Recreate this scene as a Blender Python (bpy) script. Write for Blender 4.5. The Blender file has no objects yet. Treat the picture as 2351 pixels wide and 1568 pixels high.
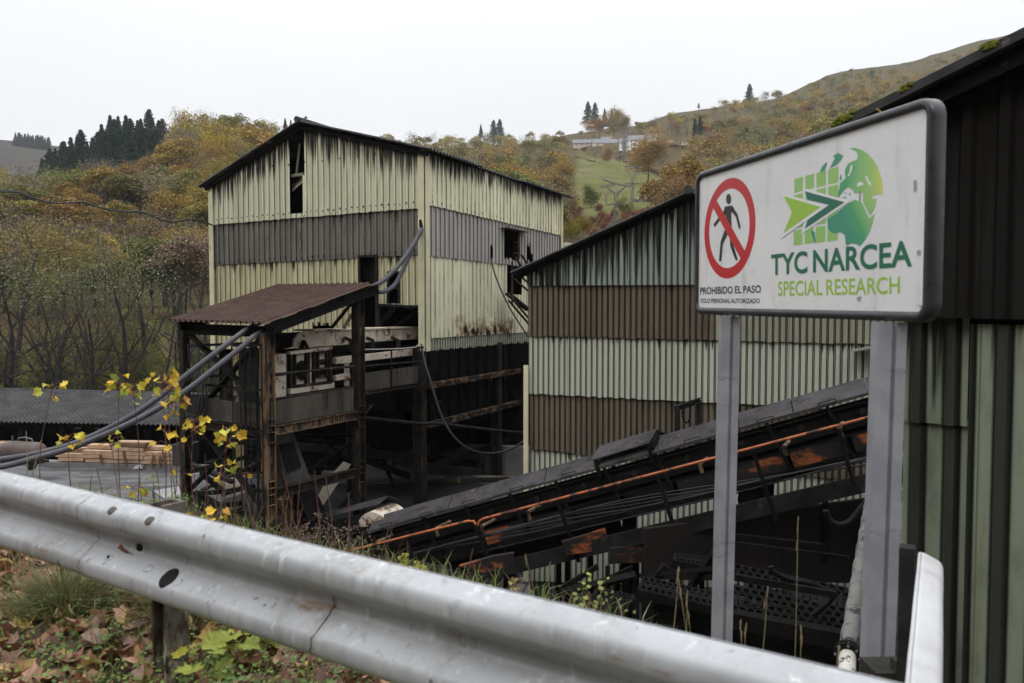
import bpy, bmesh, math, random
import numpy as np
from mathutils import Vector, Matrix, noise as mnoise

S = bpy.context.scene
C = S.collection
RAD = math.radians

# ---------------------------------------------------------------- camera
CAM_Z = 5.3
FPX, CX, CY, HOR = 1828.5, 1175.5, 784.0, 705.0      # pixel units of a 2351 px wide picture
PITCH = math.atan((CY - HOR) / FPX)
cam_d = bpy.data.cameras.new('camera'); cam = bpy.data.objects.new('camera', cam_d); C.objects.link(cam)
cam_d.sensor_width = 36; cam_d.lens = 28; cam_d.clip_start = 0.05; cam_d.clip_end = 6000
cam.location = (0, 0, CAM_Z); cam.rotation_euler = (math.pi / 2 - PITCH, 0, 0)
cam_d.dof.use_dof = True; cam_d.dof.focus_distance = 19.0; cam_d.dof.aperture_fstop = 4.5
S.camera = cam

# ---------------------------------------------------------------- sky, sun, exposure
SUN_EL, SUN_AZ = RAD(48), RAD(-150)
W = bpy.data.worlds.new('World'); S.world = W; W.use_nodes = True
nt = W.node_tree; N = nt.nodes; L = nt.links
bg = N['Background']
sky = N.new('ShaderNodeTexSky'); sky.sky_type = 'NISHITA'; sky.sun_disc = False
sky.sun_elevation = SUN_EL; sky.sun_rotation = SUN_AZ; sky.air_density = 1.0; sky.dust_density = 4.0; sky.ozone_density = 1.0
hs = N.new('ShaderNodeHueSaturation'); hs.inputs['Saturation'].default_value = 0.06
L.new(sky.outputs[0], hs.inputs['Color'])
# overcast cloud deck: evens the clear-sky gradient out and makes the zenith brighter than the horizon
sep = N.new('ShaderNodeSeparateXYZ')
txc = N.new('ShaderNodeTexCoord'); L.new(txc.outputs['Generated'], sep.inputs[0])
mr = N.new('ShaderNodeMapRange'); mr.inputs['From Min'].default_value = 0.0; mr.inputs['From Max'].default_value = 1.0
mr.inputs['To Min'].default_value = 8.3; mr.inputs['To Max'].default_value = 30.0
pw_ = N.new('ShaderNodeMath'); pw_.operation = 'POWER'; pw_.use_clamp = True; pw_.inputs[1].default_value = 2.6
L.new(sep.outputs['Z'], pw_.inputs[0]); L.new(pw_.outputs[0], mr.inputs['Value'])
cl = N.new('ShaderNodeTexNoise'); cl.inputs['Scale'].default_value = 2.2; cl.inputs['Detail'].default_value = 4
L.new(txc.outputs['Generated'], cl.inputs['Vector'])
mr2 = N.new('ShaderNodeMapRange'); mr2.inputs['From Min'].default_value = .3; mr2.inputs['From Max'].default_value = .7
mr2.inputs['To Min'].default_value = .97; mr2.inputs['To Max'].default_value = 1.03; L.new(cl.outputs[0], mr2.inputs['Value'])
mu = N.new('ShaderNodeMath'); mu.operation = 'MULTIPLY'; L.new(mr.outputs[0], mu.inputs[0]); L.new(mr2.outputs[0], mu.inputs[1])
cc = N.new('ShaderNodeCombineColor')
for i, k in enumerate((.975, .995, 1.02)):
    m_ = N.new('ShaderNodeMath'); m_.operation = 'MULTIPLY'; m_.inputs[1].default_value = k
    L.new(mu.outputs[0], m_.inputs[0]); L.new(m_.outputs[0], cc.inputs[i])
mx = N.new('ShaderNodeMix'); mx.data_type = 'RGBA'; mx.inputs[0].default_value = 0.9
L.new(hs.outputs[0], mx.inputs[6]); L.new(cc.outputs[0], mx.inputs[7])
L.new(mx.outputs[2], bg.inputs['Color']); bg.inputs['Strength'].default_value = 0.11
sun_d = bpy.data.lights.new('sun', 'SUN'); sun = bpy.data.objects.new('sun', sun_d); C.objects.link(sun)
sun_d.energy = 0.6; sun_d.angle = RAD(25); sun_d.color = (1, .97, .93)
sd = Vector((math.sin(-SUN_AZ) * 0 + math.cos(SUN_EL) * math.sin(SUN_AZ), math.cos(SUN_EL) * math.cos(SUN_AZ), math.sin(SUN_EL)))
sun.rotation_euler = sd.to_track_quat('Z', 'Y').to_euler(); sun.location = (0, -10, 60)
S.view_settings.view_transform = 'Standard'; S.view_settings.look = 'None'
S.view_settings.exposure = 0.12; S.view_settings.gamma = 1.0
S.cycles.max_bounces = 5; S.cycles.diffuse_bounces = 3; S.cycles.glossy_bounces = 3; S.cycles.transparent_max_bounces = 8
S.cycles.use_denoising = True

# ---------------------------------------------------------------- projection helpers (from picture measurements to metres)
cp, sp = math.cos(PITCH), math.sin(PITCH)
def ray(u, v):
    x = (u - CX) / FPX; y = (CY - v) / FPX
    return Vector((x, cp + sp * y, -sp + cp * y))
O = Vector((0, 0, CAM_Z))
def P(u, v, d):                       # point seen at (u,v) whose ground distance forward is d
    r = ray(u, v); return O + r * (d / r.y)
def PZ(u, v, z):
    r = ray(u, v); return O + r * ((z - CAM_Z) / r.z)
def zv(v, d): return P(CX, v, d).z
class Wall:
    """a vertical plane through plan point a, running along plan direction e (unit); n points towards the viewer's side"""
    def __init__(s, a, e):
        s.a = Vector((a[0], a[1], 0)); s.e = Vector((e[0], e[1], 0)).normalized()
        s.n = Vector((s.e.y, -s.e.x, 0))
        if s.n.dot(s.a) > 0: s.n = -s.n
    def hit(s, u, v, off=0.0):
        r = ray(u, v); q = s.a + s.n * off
        return O + r * ((q - O).dot(s.n) / r.dot(s.n))
    def tz(s, u, v, off=0.0):
        p = s.hit(u, v, off); return (p - s.a).dot(s.e), p.z
    def at(s, t, z, off=0.0):
        q = s.a + s.e * t + s.n * off; return Vector((q.x, q.y, z))
    def tu(s, u): return s.tz(u, 700)[0]

# ---------------------------------------------------------------- materials
def new_mat(name):
    m = bpy.data.materials.new(name); m.use_nodes = True
    nt = m.node_tree; b = nt.nodes['Principled BSDF']; return m, nt, b
def ramp(nt, fac, stops):
    r = nt.nodes.new('ShaderNodeValToRGB'); nt.links.new(fac, r.inputs[0])
    el = r.color_ramp.elements
    while len(el) < len(stops): el.new(.5)
    for e, (p, c) in zip(el, stops):
        e.position = p; e.color = (*c, 1) if len(c) == 3 else c
    return r.outputs[0]
def tex(nt, vec, scale, detail=5, rough=.6, dist=0.0):
    mp = nt.nodes.new('ShaderNodeMapping'); nt.links.new(vec, mp.inputs[0])
    mp.inputs['Scale'].default_value = scale if isinstance(scale, (tuple, list)) else (scale,) * 3
    n = nt.nodes.new('ShaderNodeTexNoise'); n.inputs['Scale'].default_value = 1; n.inputs['Detail'].default_value = detail
    n.inputs['Roughness'].default_value = rough; n.inputs['Distortion'].default_value = dist
    nt.links.new(mp.outputs[0], n.inputs['Vector']); return n.outputs[0]
def sstep(nt, val, lo, hi):
    r = nt.nodes.new('ShaderNodeMapRange'); r.interpolation_type = 'SMOOTHSTEP'
    r.inputs['From Min'].default_value = lo; r.inputs['From Max'].default_value = hi
    nt.links.new(val, r.inputs['Value']); return r.outputs[0]
def math_(nt, op, a, b=None, clamp=False):
    m = nt.nodes.new('ShaderNodeMath'); m.operation = op; m.use_clamp = clamp
    for i, x in enumerate((a, b)):
        if x is None: continue
        if isinstance(x, (int, float)): m.inputs[i].default_value = x
        else: nt.links.new(x, m.inputs[i])
    return m.outputs[0]
def mix(nt, fac, a, b):
    m = nt.nodes.new('ShaderNodeMix'); m.data_type = 'RGBA'
    for i, x in ((0, fac), (6, a), (7, b)):
        if isinstance(x, (int, float)): m.inputs[i].default_value = x
        elif isinstance(x, tuple): m.inputs[i].default_value = (*x, 1)
        else: nt.links.new(x, m.inputs[i])
    return m.outputs[2]
def bump(nt, b, h, strength=.3, dist=.02):
    n = nt.nodes.new('ShaderNodeBump'); n.inputs['Strength'].default_value = strength; n.inputs['Distance'].default_value = dist
    nt.links.new(h, n.inputs['Height']); nt.links.new(n.outputs[0], b.inputs['Normal'])
def objco(nt):
    return nt.nodes.new('ShaderNodeTexCoord').outputs['Object']
def grimy(name, c1, c2, scale=3, rough=.75, metal=0.0, layers=(), bmp=.25, bscale=18, spec=.3):
    """two mottled base tones, then worn layers: (colour, scale, lo, hi[, detail])"""
    m, nt, b = new_mat(name); co = objco(nt)
    n1 = tex(nt, co, scale, 6); col = mix(nt, sstep(nt, n1, .35, .65), c1, c2)
    for ly in layers:
        c, sc, lo, hi = ly[:4]
        col = mix(nt, sstep(nt, tex(nt, co, sc, ly[4] if len(ly) > 4 else 6, .65), lo, hi), col, c)
    nt.links.new(col, b.inputs['Base Color']); b.inputs['Metallic'].default_value = metal
    b.inputs['Specular IOR Level'].default_value = spec
    rn = sstep(nt, tex(nt, co, bscale * .6, 4), .2, .8)
    rr = nt.nodes.new('ShaderNodeMapRange'); rr.inputs['To Min'].default_value = max(.05, rough - .15); rr.inputs['To Max'].default_value = min(1, rough + .15)
    nt.links.new(rn, rr.inputs['Value']); nt.links.new(rr.outputs[0], b.inputs['Roughness'])
    if bmp: bump(nt, b, tex(nt, co, bscale, 5), bmp, .01)
    return m
def plain(name, c, rough=.6, metal=0.0, spec=.4):
    m, nt, b = new_mat(name); co = objco(nt)
    col = mix(nt, sstep(nt, tex(nt, co, 12, 5), .3, .7), tuple(x * .88 for x in c), c)
    nt.links.new(col, b.inputs['Base Color']); b.inputs['Roughness'].default_value = rough
    b.inputs['Metallic'].default_value = metal; b.inputs['Specular IOR Level'].default_value = spec
    return m
def cladding(name, base, base2, soot=(.012, .011, .010), top_len=1.0, top_amt=1.0, groove_amt=.7, grime=.3, rough=.55,
             streak=7.0, tint=None, speck=0.0, rust=0.0, bulk=0.0, burn=None):
    """profiled sheet: soot runs hanging from the upper edge, dark lines along the ribs, uneven weathering. attribute wuv = (along, z, distance below the upper edge)"""
    m, nt, b = new_mat(name)
    at = nt.nodes.new('ShaderNodeAttribute'); at.attribute_name = 'wuv'
    sp_ = nt.nodes.new('ShaderNodeSeparateXYZ'); nt.links.new(at.outputs['Vector'], sp_.inputs[0])
    t, z, dt = sp_.outputs
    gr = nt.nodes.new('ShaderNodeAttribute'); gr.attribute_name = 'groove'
    v = at.outputs['Vector']
    sheet = tex(nt, v, (1.1, .05, 0), 1)                       # tone from sheet to sheet
    col = mix(nt, sstep(nt, sheet, .35, .65), base, base2)
    wn = nt.nodes.new('ShaderNodeTexWhiteNoise'); wn.noise_dimensions = '1D'; nt.links.new(math_(nt, 'FLOOR', math_(nt, 'DIVIDE', t, .93)), wn.inputs['W'])
    col = mix(nt, math_(nt, 'MULTIPLY', wn.outputs['Value'], .30), col, tuple(x * .75 for x in base2))
    lapm = math_(nt, 'LESS_THAN', math_(nt, 'FRACT', math_(nt, 'DIVIDE', t, .93)), .018)
    col = mix(nt, math_(nt, 'MULTIPLY', lapm, .55), col, tuple(x * .15 for x in base))
    fine = tex(nt, v, (9, .35, .2), 6, .7)
    if tint: col = mix(nt, math_(nt, 'MULTIPLY', sstep(nt, fine, .48, .72), .8), col, tint)
    if speck: col = mix(nt, math_(nt, 'MULTIPLY', sstep(nt, tex(nt, v, (60, 60, 60), 3, .8), .45, .65), speck), col, tuple(min(1, x * 1.9) for x in base))
    gm = tex(nt, v, (2.2, .7, .5), 7, .7)
    col = mix(nt, math_(nt, 'MULTIPLY', sstep(nt, gm, .45, .75), grime), col, tuple(x * .34 for x in base))
    # dark lines that follow the ribs but break up
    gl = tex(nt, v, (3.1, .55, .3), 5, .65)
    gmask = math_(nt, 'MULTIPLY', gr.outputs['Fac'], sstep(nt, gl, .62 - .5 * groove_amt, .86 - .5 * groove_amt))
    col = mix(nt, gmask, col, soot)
    # soot runs
    st = tex(nt, v, (streak, .12, .02), 4, .75)
    fall = math_(nt, 'SUBTRACT', 1.0, math_(nt, 'DIVIDE', dt, top_len), True)
    fall2 = math_(nt, 'MULTIPLY', math_(nt, 'POWER', fall, 1.2), 1.15 * top_amt)
    s = math_(nt, 'ADD', fall2, math_(nt, 'MULTIPLY', math_(nt, 'SUBTRACT', st, .5), math_(nt, 'ADD', .35, math_(nt, 'MULTIPLY', math_(nt, 'POWER', fall, .6), 3.6))))
    if bulk: s = math_(nt, 'ADD', s, bulk)
    col = mix(nt, math_(nt, 'MULTIPLY', sstep(nt, s, .40, .80), .97), col, soot)
    if rust:
        rm = math_(nt, 'MULTIPLY', sstep(nt, tex(nt, v, (2.6, 1.1, 1), 8, .75), .62, .72), rust)
        col = mix(nt, rm, col, (.16, .055, .02))
        rm2 = math_(nt, 'MULTIPLY', sstep(nt, tex(nt, v, (2.6, 1.1, 1), 8, .75), .67, .72), rust)
        col = mix(nt, rm2, col, soot)
    if burn:          # one scorched, rusted scar: along t0..t1, rising from z0
        t0, t1, z0, hh = burn
        w = math_(nt, 'SUBTRACT', 1.0, math_(nt, 'ABSOLUTE', math_(nt, 'DIVIDE', math_(nt, 'SUBTRACT', t, (t0 + t1) / 2), (t1 - t0) / 2)))
        hgt = math_(nt, 'SUBTRACT', 1.0, math_(nt, 'ABSOLUTE', math_(nt, 'DIVIDE', math_(nt, 'SUBTRACT', z, z0), hh)))
        e = math_(nt, 'ADD', math_(nt, 'MINIMUM', math_(nt, 'MULTIPLY', w, 2.0), math_(nt, 'MULTIPLY', hgt, 1.1)), math_(nt, 'MULTIPLY', math_(nt, 'SUBTRACT', tex(nt, v, (4.5, 2.2, 1), 9, .75), .5), 3.6))
        col = mix(nt, math_(nt, 'MULTIPLY', sstep(nt, e, .50, .85), .7), col, (.24, .12, .05)); col = mix(nt, sstep(nt, e, .92, 1.12), col, soot)
    nt.links.new(col, b.inputs['Base Color']); b.inputs['Roughness'].default_value = rough; b.inputs['Specular IOR Level'].default_value = .3
    bump(nt, b, tex(nt, v, (14, 6, 6), 4), .12, .01)
    return m

# ---------------------------------------------------------------- mesh building
class MB:
    def __init__(s): s.v = []; s.f = []; s.attr = {}; s.sm = []
    def add(s, vs, fs, smooth=False):
        k = len(s.v); s.v += [tuple(x) for x in vs]; s.f += [tuple(i + k for i in f) for f in fs]; s.sm += [smooth] * len(fs); return s
    def quad(s, a, b, c, d): return s.add([a, b, c, d], [(0, 1, 2, 3)])
    def hexa(s, q):   # 8 points: bottom 4, top 4
        return s.add(q, [(3, 2, 1, 0), (4, 5, 6, 7), (0, 1, 5, 4), (1, 2, 6, 5), (2, 3, 7, 6), (3, 0, 4, 7)])
    def box(s, c, sx, sy, sz, ex=(1, 0, 0), ey=(0, 1, 0), ez=(0, 0, 1)):
        c = Vector(c); ex = Vector(ex) * sx / 2; ey = Vector(ey) * sy / 2; ez = Vector(ez) * sz / 2
        return s.hexa([c - ex - ey - ez, c + ex - ey - ez, c + ex + ey - ez, c - ex + ey - ez, c - ex - ey + ez, c + ex - ey + ez, c + ex + ey + ez, c - ex + ey + ez])
    def frame(s, p, q, up):
        d = (Vector(q) - Vector(p)).normalized(); up = Vector(up)
        if abs(d.dot(up.normalized())) > .98: up = Vector((1, .3, 0))
        x = d.cross(up).normalized(); y = x.cross(d).normalized(); return d, x, y
    def bar(s, p, q, w, h=None, up=(0, 0, 1)):
        h = h or w; p = Vector(p); q = Vector(q); d, x, y = s.frame(p, q, up); x = x * w / 2; y = y * h / 2
        return s.hexa([p - x - y, p + x - y, p + x + y, p - x + y, q - x - y, q + x - y, q + x + y, q - x + y])
    def extr(s, p, q, outline, up=(0, 0, 1)):
        """extrude a closed 2D outline (x sideways, y up) from p to q"""
        p = Vector(p); q = Vector(q); d, x, y = s.frame(p, q, up); n = len(outline)
        vs = [p + x * a + y * b for a, b in outline] + [q + x * a + y * b for a, b in outline]
        fs = [(i, (i + 1) % n, n + (i + 1) % n, n + i) for i in range(n)] + [tuple(range(n - 1, -1, -1)), tuple(range(n, 2 * n))]
        return s.add(vs, fs)
    def ibeam(s, p, q, h=.2, w=.2, t=.016, up=(0, 0, 1)):
        a, b = w / 2, h / 2
        o = [(-a, -b), (a, -b), (a, -b + t), (t / 2, -b + t), (t / 2, b - t), (a, b - t), (a, b), (-a, b), (-a, b - t), (-t / 2, b - t), (-t / 2, -b + t), (-a, -b + t)]
        p = Vector(p); q = Vector(q); d, x, y = s.frame(p, q, up); n = len(o)
        vs = [p + x * c + y * e for c, e in o] + [q + x * c + y * e for c, e in o]
        fs = [(i, (i + 1) % n, n + (i + 1) % n, n + i) for i in range(n)]
        for k in (0, n):
            fs += [(k, k + 1, k + 2, k + 11), (k + 8, k + 5, k + 6, k + 7), (k + 10, k + 3, k + 4, k + 9)]
        return s.add(vs, fs)
    def chan(s, p, q, h=.2, w=.08, t=.012, up=(0, 0, 1), flip=False):
        k = -1 if flip else 1; b = h / 2
        return s.extr(p, q, [(0, -b), (k * w, -b), (k * w, -b + t), (k * t, -b + t), (k * t, b - t), (k * w, b - t), (k * w, b), (0, b)], up)
    def tube(s, pts, r, n=8, caps=True, smooth=True):
        pts = [Vector(p) for p in pts]; m = len(pts); rs = r if isinstance(r, (list, tuple)) else [r] * m
        vs = []; prev = None
        for i, p in enumerate(pts):
            d = (pts[min(i + 1, m - 1)] - pts[max(i - 1, 0)]).normalized()
            if prev is None: x = d.orthogonal().normalized()
            else: x = (prev - d * prev.dot(d)).normalized()
            prev = x; y = d.cross(x)
            vs += [p + (x * math.cos(2 * math.pi * k / n) + y * math.sin(2 * math.pi * k / n)) * rs[i] for k in range(n)]
        fs = [(i * n + k, i * n + (k + 1) % n, (i + 1) * n + (k + 1) % n, (i + 1) * n + k) for i in range(m - 1) for k in range(n)]
        k0 = len(s.f); s.add(vs, fs, smooth)
        if caps: s.add(vs[:n], [tuple(range(n - 1, -1, -1))]); s.add(vs[-n:], [tuple(range(n))])
        return s
    def prism(s, pts, thick):
        """planar polygon given as 3D points, thickened by vector thick"""
        n = len(pts); pts = [Vector(p) for p in pts]; th = Vector(thick)
        return s.add(pts + [p + th for p in pts], [tuple(range(n - 1, -1, -1)), tuple(range(n, 2 * n))] + [(i, (i + 1) % n, n + (i + 1) % n, n + i) for i in range(n)])
    def build(s, name, m, parent=None, base=None):
        return mk(name, s.v, s.f, m, parent, base, s.sm, s.attr)
def root_of(o):
    while o.parent: o = o.parent
    return o
def mk(name, V, F, m, parent=None, base=None, smooth=None, attrs=None):
    V = np.asarray(V, dtype=np.float32).reshape(-1, 3)
    if parent is not None: org = np.array(root_of(parent).location)
    elif base is not None: org = np.array(base)
    else: org = np.array([(V[:, 0].min() + V[:, 0].max()) / 2, (V[:, 1].min() + V[:, 1].max()) / 2, V[:, 2].min()])
    me = bpy.data.meshes.new(name); V = V - org
    if isinstance(F, np.ndarray):
        me.vertices.add(len(V)); me.vertices.foreach_set('co', V.ravel().astype(np.float32))
        k = F.shape[1]; me.loops.add(F.size); me.loops.foreach_set('vertex_index', F.ravel().astype(np.int32))
        me.polygons.add(len(F)); me.polygons.foreach_set('loop_start', np.arange(0, F.size, k, dtype=np.int32)); me.update(calc_edges=True)
    else:
        me.from_pydata([tuple(v) for v in V], [], F); me.update()
    if smooth is not None:
        if smooth is True: smooth = [True] * len(me.polygons)
        me.polygons.foreach_set('use_smooth', smooth)
    for k, (typ, arr) in (attrs or {}).items():
        a = me.attributes.new(k, typ, 'POINT'); a.data.foreach_set({'FLOAT': 'value', 'FLOAT_VECTOR': 'vector', 'FLOAT_COLOR': 'color'}[typ], np.asarray(arr, dtype=np.float32).ravel())
    if m is not None: me.materials.append(m)
    o = bpy.data.objects.new(name, me); C.objects.link(o)
    if parent is not None: o.parent = parent
    else: o.location = org
    return o
def tag(o, label=None, cat=None, group=None, kind=None):
    if label: o['label'] = label
    if cat: o['category'] = cat
    if group: o['group'] = group
    if kind: o['kind'] = kind
    return o
def thing(name, loc, label, cat, group=None):
    o = bpy.data.objects.new(name, None); C.objects.link(o); o.location = loc; o.empty_display_size = .3
    return tag(o, label, cat, group)
def kids(o): return [c for c in bpy.data.objects if c.parent == o]
def copy_tree(src, loc, rot=None, scale=None):
    r = src.copy(); C.objects.link(r); r.location = loc
    if rot is not None: r.rotation_euler = rot
    if scale is not None: r.scale = scale if isinstance(scale, (tuple, list)) else (scale,) * 3
    for ch in src.children:
        c = ch.copy(); C.objects.link(c); c.parent = r
        for g in ch.children:
            d = g.copy(); C.objects.link(d); d.parent = c
    return r

def corrugated(wall, t0, t1, zb, zt, pitch, prof, off=0.0, holes=(), phase=0.0, top=None, ragged=0.0, rng=None, breaks=()):
    """profiled sheet on a vertical wall. zb, zt, top: functions of t. prof: [(fraction of pitch, outward m, groove 0..1)]. holes: (t0,t1,z0,z1)"""
    f = lambda g: g if callable(g) else (lambda t: g)
    zb, zt = f(zb), f(zt); top = f(top) if top is not None else zt
    def out(t):
        x = ((t + phase) / pitch) % 1.0
        for (a, oa, ga), (b, ob, gb) in zip(prof, prof[1:]):
            if a <= x <= b:
                k = (x - a) / max(b - a, 1e-9); return oa + (ob - oa) * k, ga + (gb - ga) * k
        return prof[-1][1], prof[-1][2]
    ts = set([t0, t1])
    k = math.floor((t0 + phase) / pitch)
    while k * pitch - phase < t1:
        for a, _, _ in prof:
            t = (k + a) * pitch - phase
            if t0 < t < t1: ts.add(round(t, 5))
        k += 1
    for h in holes: ts.update(x for x in h[:2] if t0 < x < t1)
    ts.update(b for b in breaks if t0 < b < t1)
    ts = sorted(ts); mb = MB(); wuv = []; gr = []
    for a, b in zip(ts, ts[1:]):
        if b - a < 1e-4: continue
        m_ = (a + b) / 2; oa, ga = out(a + 1e-5); ob, gb = out(b - 1e-5)
        iv = [(0.0, 1.0)]; lo, hi = zb(m_), zt(m_)
        if hi - lo < .005: continue
        dz = (rng.random() * ragged) if (ragged and rng) else 0
        iv = [[lo, hi]]
        for h in holes:
            if h[0] - 1e-6 <= m_ <= h[1] + 1e-6:
                j = (rng.random() - .5) * h[4] if len(h) > 4 and rng else 0; j2 = (rng.random() - .5) * h[4] if len(h) > 4 and rng else 0
                z0, z1 = h[2] + j, h[3] + j2; new = []
                for l_, h_ in iv:
                    if z1 <= l_ or z0 >= h_: new.append([l_, h_]); continue
                    if z0 > l_: new.append([l_, z0])
                    if z1 < h_: new.append([z1, h_])
                iv = new
        for l_, h_ in iv:
            la = zb(a) + dz if abs(l_ - lo) < 1e-6 else l_; lb = zb(b) + dz if abs(l_ - lo) < 1e-6 else l_
            ha = zt(a) if abs(h_ - hi) < 1e-6 else h_; hb = zt(b) if abs(h_ - hi) < 1e-6 else h_
            q = [wall.at(a, la, off + oa), wall.at(b, lb, off + ob), wall.at(b, hb, off + ob), wall.at(a, ha, off + oa)]
            mb.add(q, [(0, 1, 2, 3)])
            for t, z in ((a, la), (b, lb), (b, hb), (a, ha)): wuv.append((t, z, top(t) - z))
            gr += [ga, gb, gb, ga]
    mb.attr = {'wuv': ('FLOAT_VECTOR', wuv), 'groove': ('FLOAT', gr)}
    return mb
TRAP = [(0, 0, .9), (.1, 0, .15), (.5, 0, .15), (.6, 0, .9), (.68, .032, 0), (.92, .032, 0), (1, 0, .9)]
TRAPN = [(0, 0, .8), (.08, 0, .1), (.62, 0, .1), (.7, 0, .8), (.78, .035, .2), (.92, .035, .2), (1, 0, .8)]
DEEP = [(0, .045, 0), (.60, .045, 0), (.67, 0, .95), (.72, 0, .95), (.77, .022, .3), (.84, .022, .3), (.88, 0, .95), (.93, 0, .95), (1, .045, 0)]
# ================================================================ TERRAIN
def lerp_tab(tab, x):
    if x <= tab[0][0]: return tab[0][1]
    for (a, b), (c, d) in zip(tab, tab[1:]):
        if x <= c: return b + (d - b) * (x - a) / (c - a)
    return tab[-1][1]
def ss(x, a, b):
    t = max(0.0, min(1.0, (x - a) / (b - a))); return t * t * (3 - 2 * t)
def fbm(x, y, z=0.0, o=4):
    return sum(mnoise.noise(Vector((x * 2 ** i, y * 2 ** i, z + 7.1 * i))) / 2 ** i for i in range(o))
RA = Vector((-2.12, 3.3, 0)); RE = Vector((.834, -.552, 0)); RN = Vector((.552, .834, 0))    # line of the near guardrail
def rail_ad(x, y):
    q = Vector((x, y, 0)) - RA; return q.dot(RE), q.dot(RN)
def y_kerb(x): return 26.5 - .145 * (x + 17)
def yard_z(x, y): return -1.8 * ss(x, -1.6, 1.0) * (1 - ss(y, 20.5, 23.0))
def verge_z(x, y):
    a, n = rail_ad(x, y)
    if n < -.6: z = -1.32
    else: z = -1.32 - .06 * max(0, n) - (.04 if n < 0 else 0)
    nb = 1.7 - .95 * ss(a, 1.9, 2.9)
    if n > nb: z -= .86 * (n - nb) + .12 * ss(n, nb, nb + .5)
    z += CAM_Z + .05 * fbm(x * .9, y * .9) * (1 if n > -.3 else .2)
    if n > 4.5: z = max(z, yard_z(x, y) - .06)
    return z
def grid(name, us, vs, fn, m, kind='structure', attrs=None):
    V = [fn(u, v) for v in vs for u in us]; nu = len(us)
    F = np.array([(j * nu + i, j * nu + i + 1, (j + 1) * nu + i + 1, (j + 1) * nu + i) for j in range(len(vs) - 1) for i in range(nu - 1)])
    o = mk(name, [tuple(p) for p in V], F, m, base=(0, 0, 0), smooth=True, attrs={k: (t, f(us, vs, V)) for k, (t, f) in (attrs or {}).items()})
    return tag(o, kind=kind)
def soil_mat():
    m, nt, b = new_mat('leafy_soil'); co = objco(nt)
    col = ramp(nt, tex(nt, co, 5, 8, .75), [(.3, (.035, .022, .012)), (.48, (.085, .05, .026)), (.6, (.06, .055, .022)), (.72, (.10, .06, .03))])
    nt.links.new(col, b.inputs['Base Color']); b.inputs['Roughness'].default_value = .95
    bump(nt, b, tex(nt, co, 30, 6), .8, .03); return m
def asphalt_mat(name, c1, c2, wet=.35, pale=None):
    m, nt, b = new_mat(name); co = objco(nt)
    col = mix(nt, sstep(nt, tex(nt, co, (.45, 1.0, 1), 8, .7), .40, .60), c1, c2)
    col = mix(nt, sstep(nt, tex(nt, co, 25, 3, .8), .5, .8), col, tuple(x * 1.6 for x in c2))
    if pale: col = mix(nt, sstep(nt, tex(nt, co, (.5, .9, 1), 4, .6), .6, .66), col, pale)
    nt.links.new(col, b.inputs['Base Color'])
    r = nt.nodes.new('ShaderNodeMapRange'); r.inputs['To Min'].default_value = wet; r.inputs['To Max'].default_value = .95
    nt.links.new(sstep(nt, tex(nt, co, (.3, .6, 1), 5, .6), .35, .6), r.inputs['Value']); nt.links.new(r.outputs[0], b.inputs['Roughness'])
    bump(nt, b, tex(nt, co, 60, 4), .25, .008); return m
M_soil = soil_mat()
M_yard = asphalt_mat('yard_asphalt', (.032, .032, .034), (.125, .125, .13), .3, (.22, .22, .225))
M_road = asphalt_mat('road_asphalt', (.05, .05, .05), (.065, .065, .066), .7)
fr = lambda a, b, n: [a + (b - a) * i / (n - 1) for i in range(n)]
grid('verge', fr(-14, 9, 93), fr(-1.0, 9.0, 61), lambda a, n: (lambda p: (p.x, p.y, verge_z(p.x, p.y)))(RA + RE * a + RN * n), M_soil)
grid('road', fr(-60, 40, 21), fr(-9, -.95, 7), lambda a, n: (lambda p: (p.x, p.y, CAM_Z - 1.30 - .004 * abs(n + 5)))(RA + RE * a + RN * n), M_road)
grid('roadside_slope', fr(-200, 200, 41), fr(-300, -8.9, 30), lambda a, n: (lambda p: (p.x, p.y, CAM_Z - 1.33 + .95 * min(60, -8.9 - n) + .1 * max(0, -68.9 - n)))(RA + RE * a + RN * n), M_soil)  # unseen rise behind the camera, steepened to cut light on surfaces facing it
def yard_pt(x, s):
    y1 = y_kerb(x); y0 = min(3.3 + (5.6 - .552 * (x + 2.12)) / .834, y1 - .5); y = y0 + (y1 - y0) * s
    return (x, y, yard_z(x, y) + .012 * fbm(x * .7, y * .7))
grid('yard', fr(-30, 16, 70), fr(0, 1, 40), yard_pt, M_yard)
# ---- coal dust trodden over the yard round the machinery
def coal_sheet():
    r_ = random.Random(8); V = []; F = []; n = 64; c = Vector((-2.7, 18.9, 0))
    rings = 12
    for j in range(rings + 1):
        for i in range(n):
            a = 2 * math.pi * i / n; k = (1 + .22 * fbm(math.cos(a) * 1.6, math.sin(a) * 1.6, 2)) * j / rings; x, y = c.x + 6.6 * k * math.cos(a), c.y + 4.6 * k * math.sin(a); V.append((x, y, yard_z(x, y) + .022 + .012 * fbm(x * .7, y * .7)))
    F = np.array([(j * n + i, j * n + (i + 1) % n, (j + 1) * n + (i + 1) % n, (j + 1) * n + i) for j in range(rings) for i in range(n)])
    return tag(mk('coal_ground', V, F, M_coal, base=(0, 0, 0), smooth=True), kind='structure')
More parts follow.
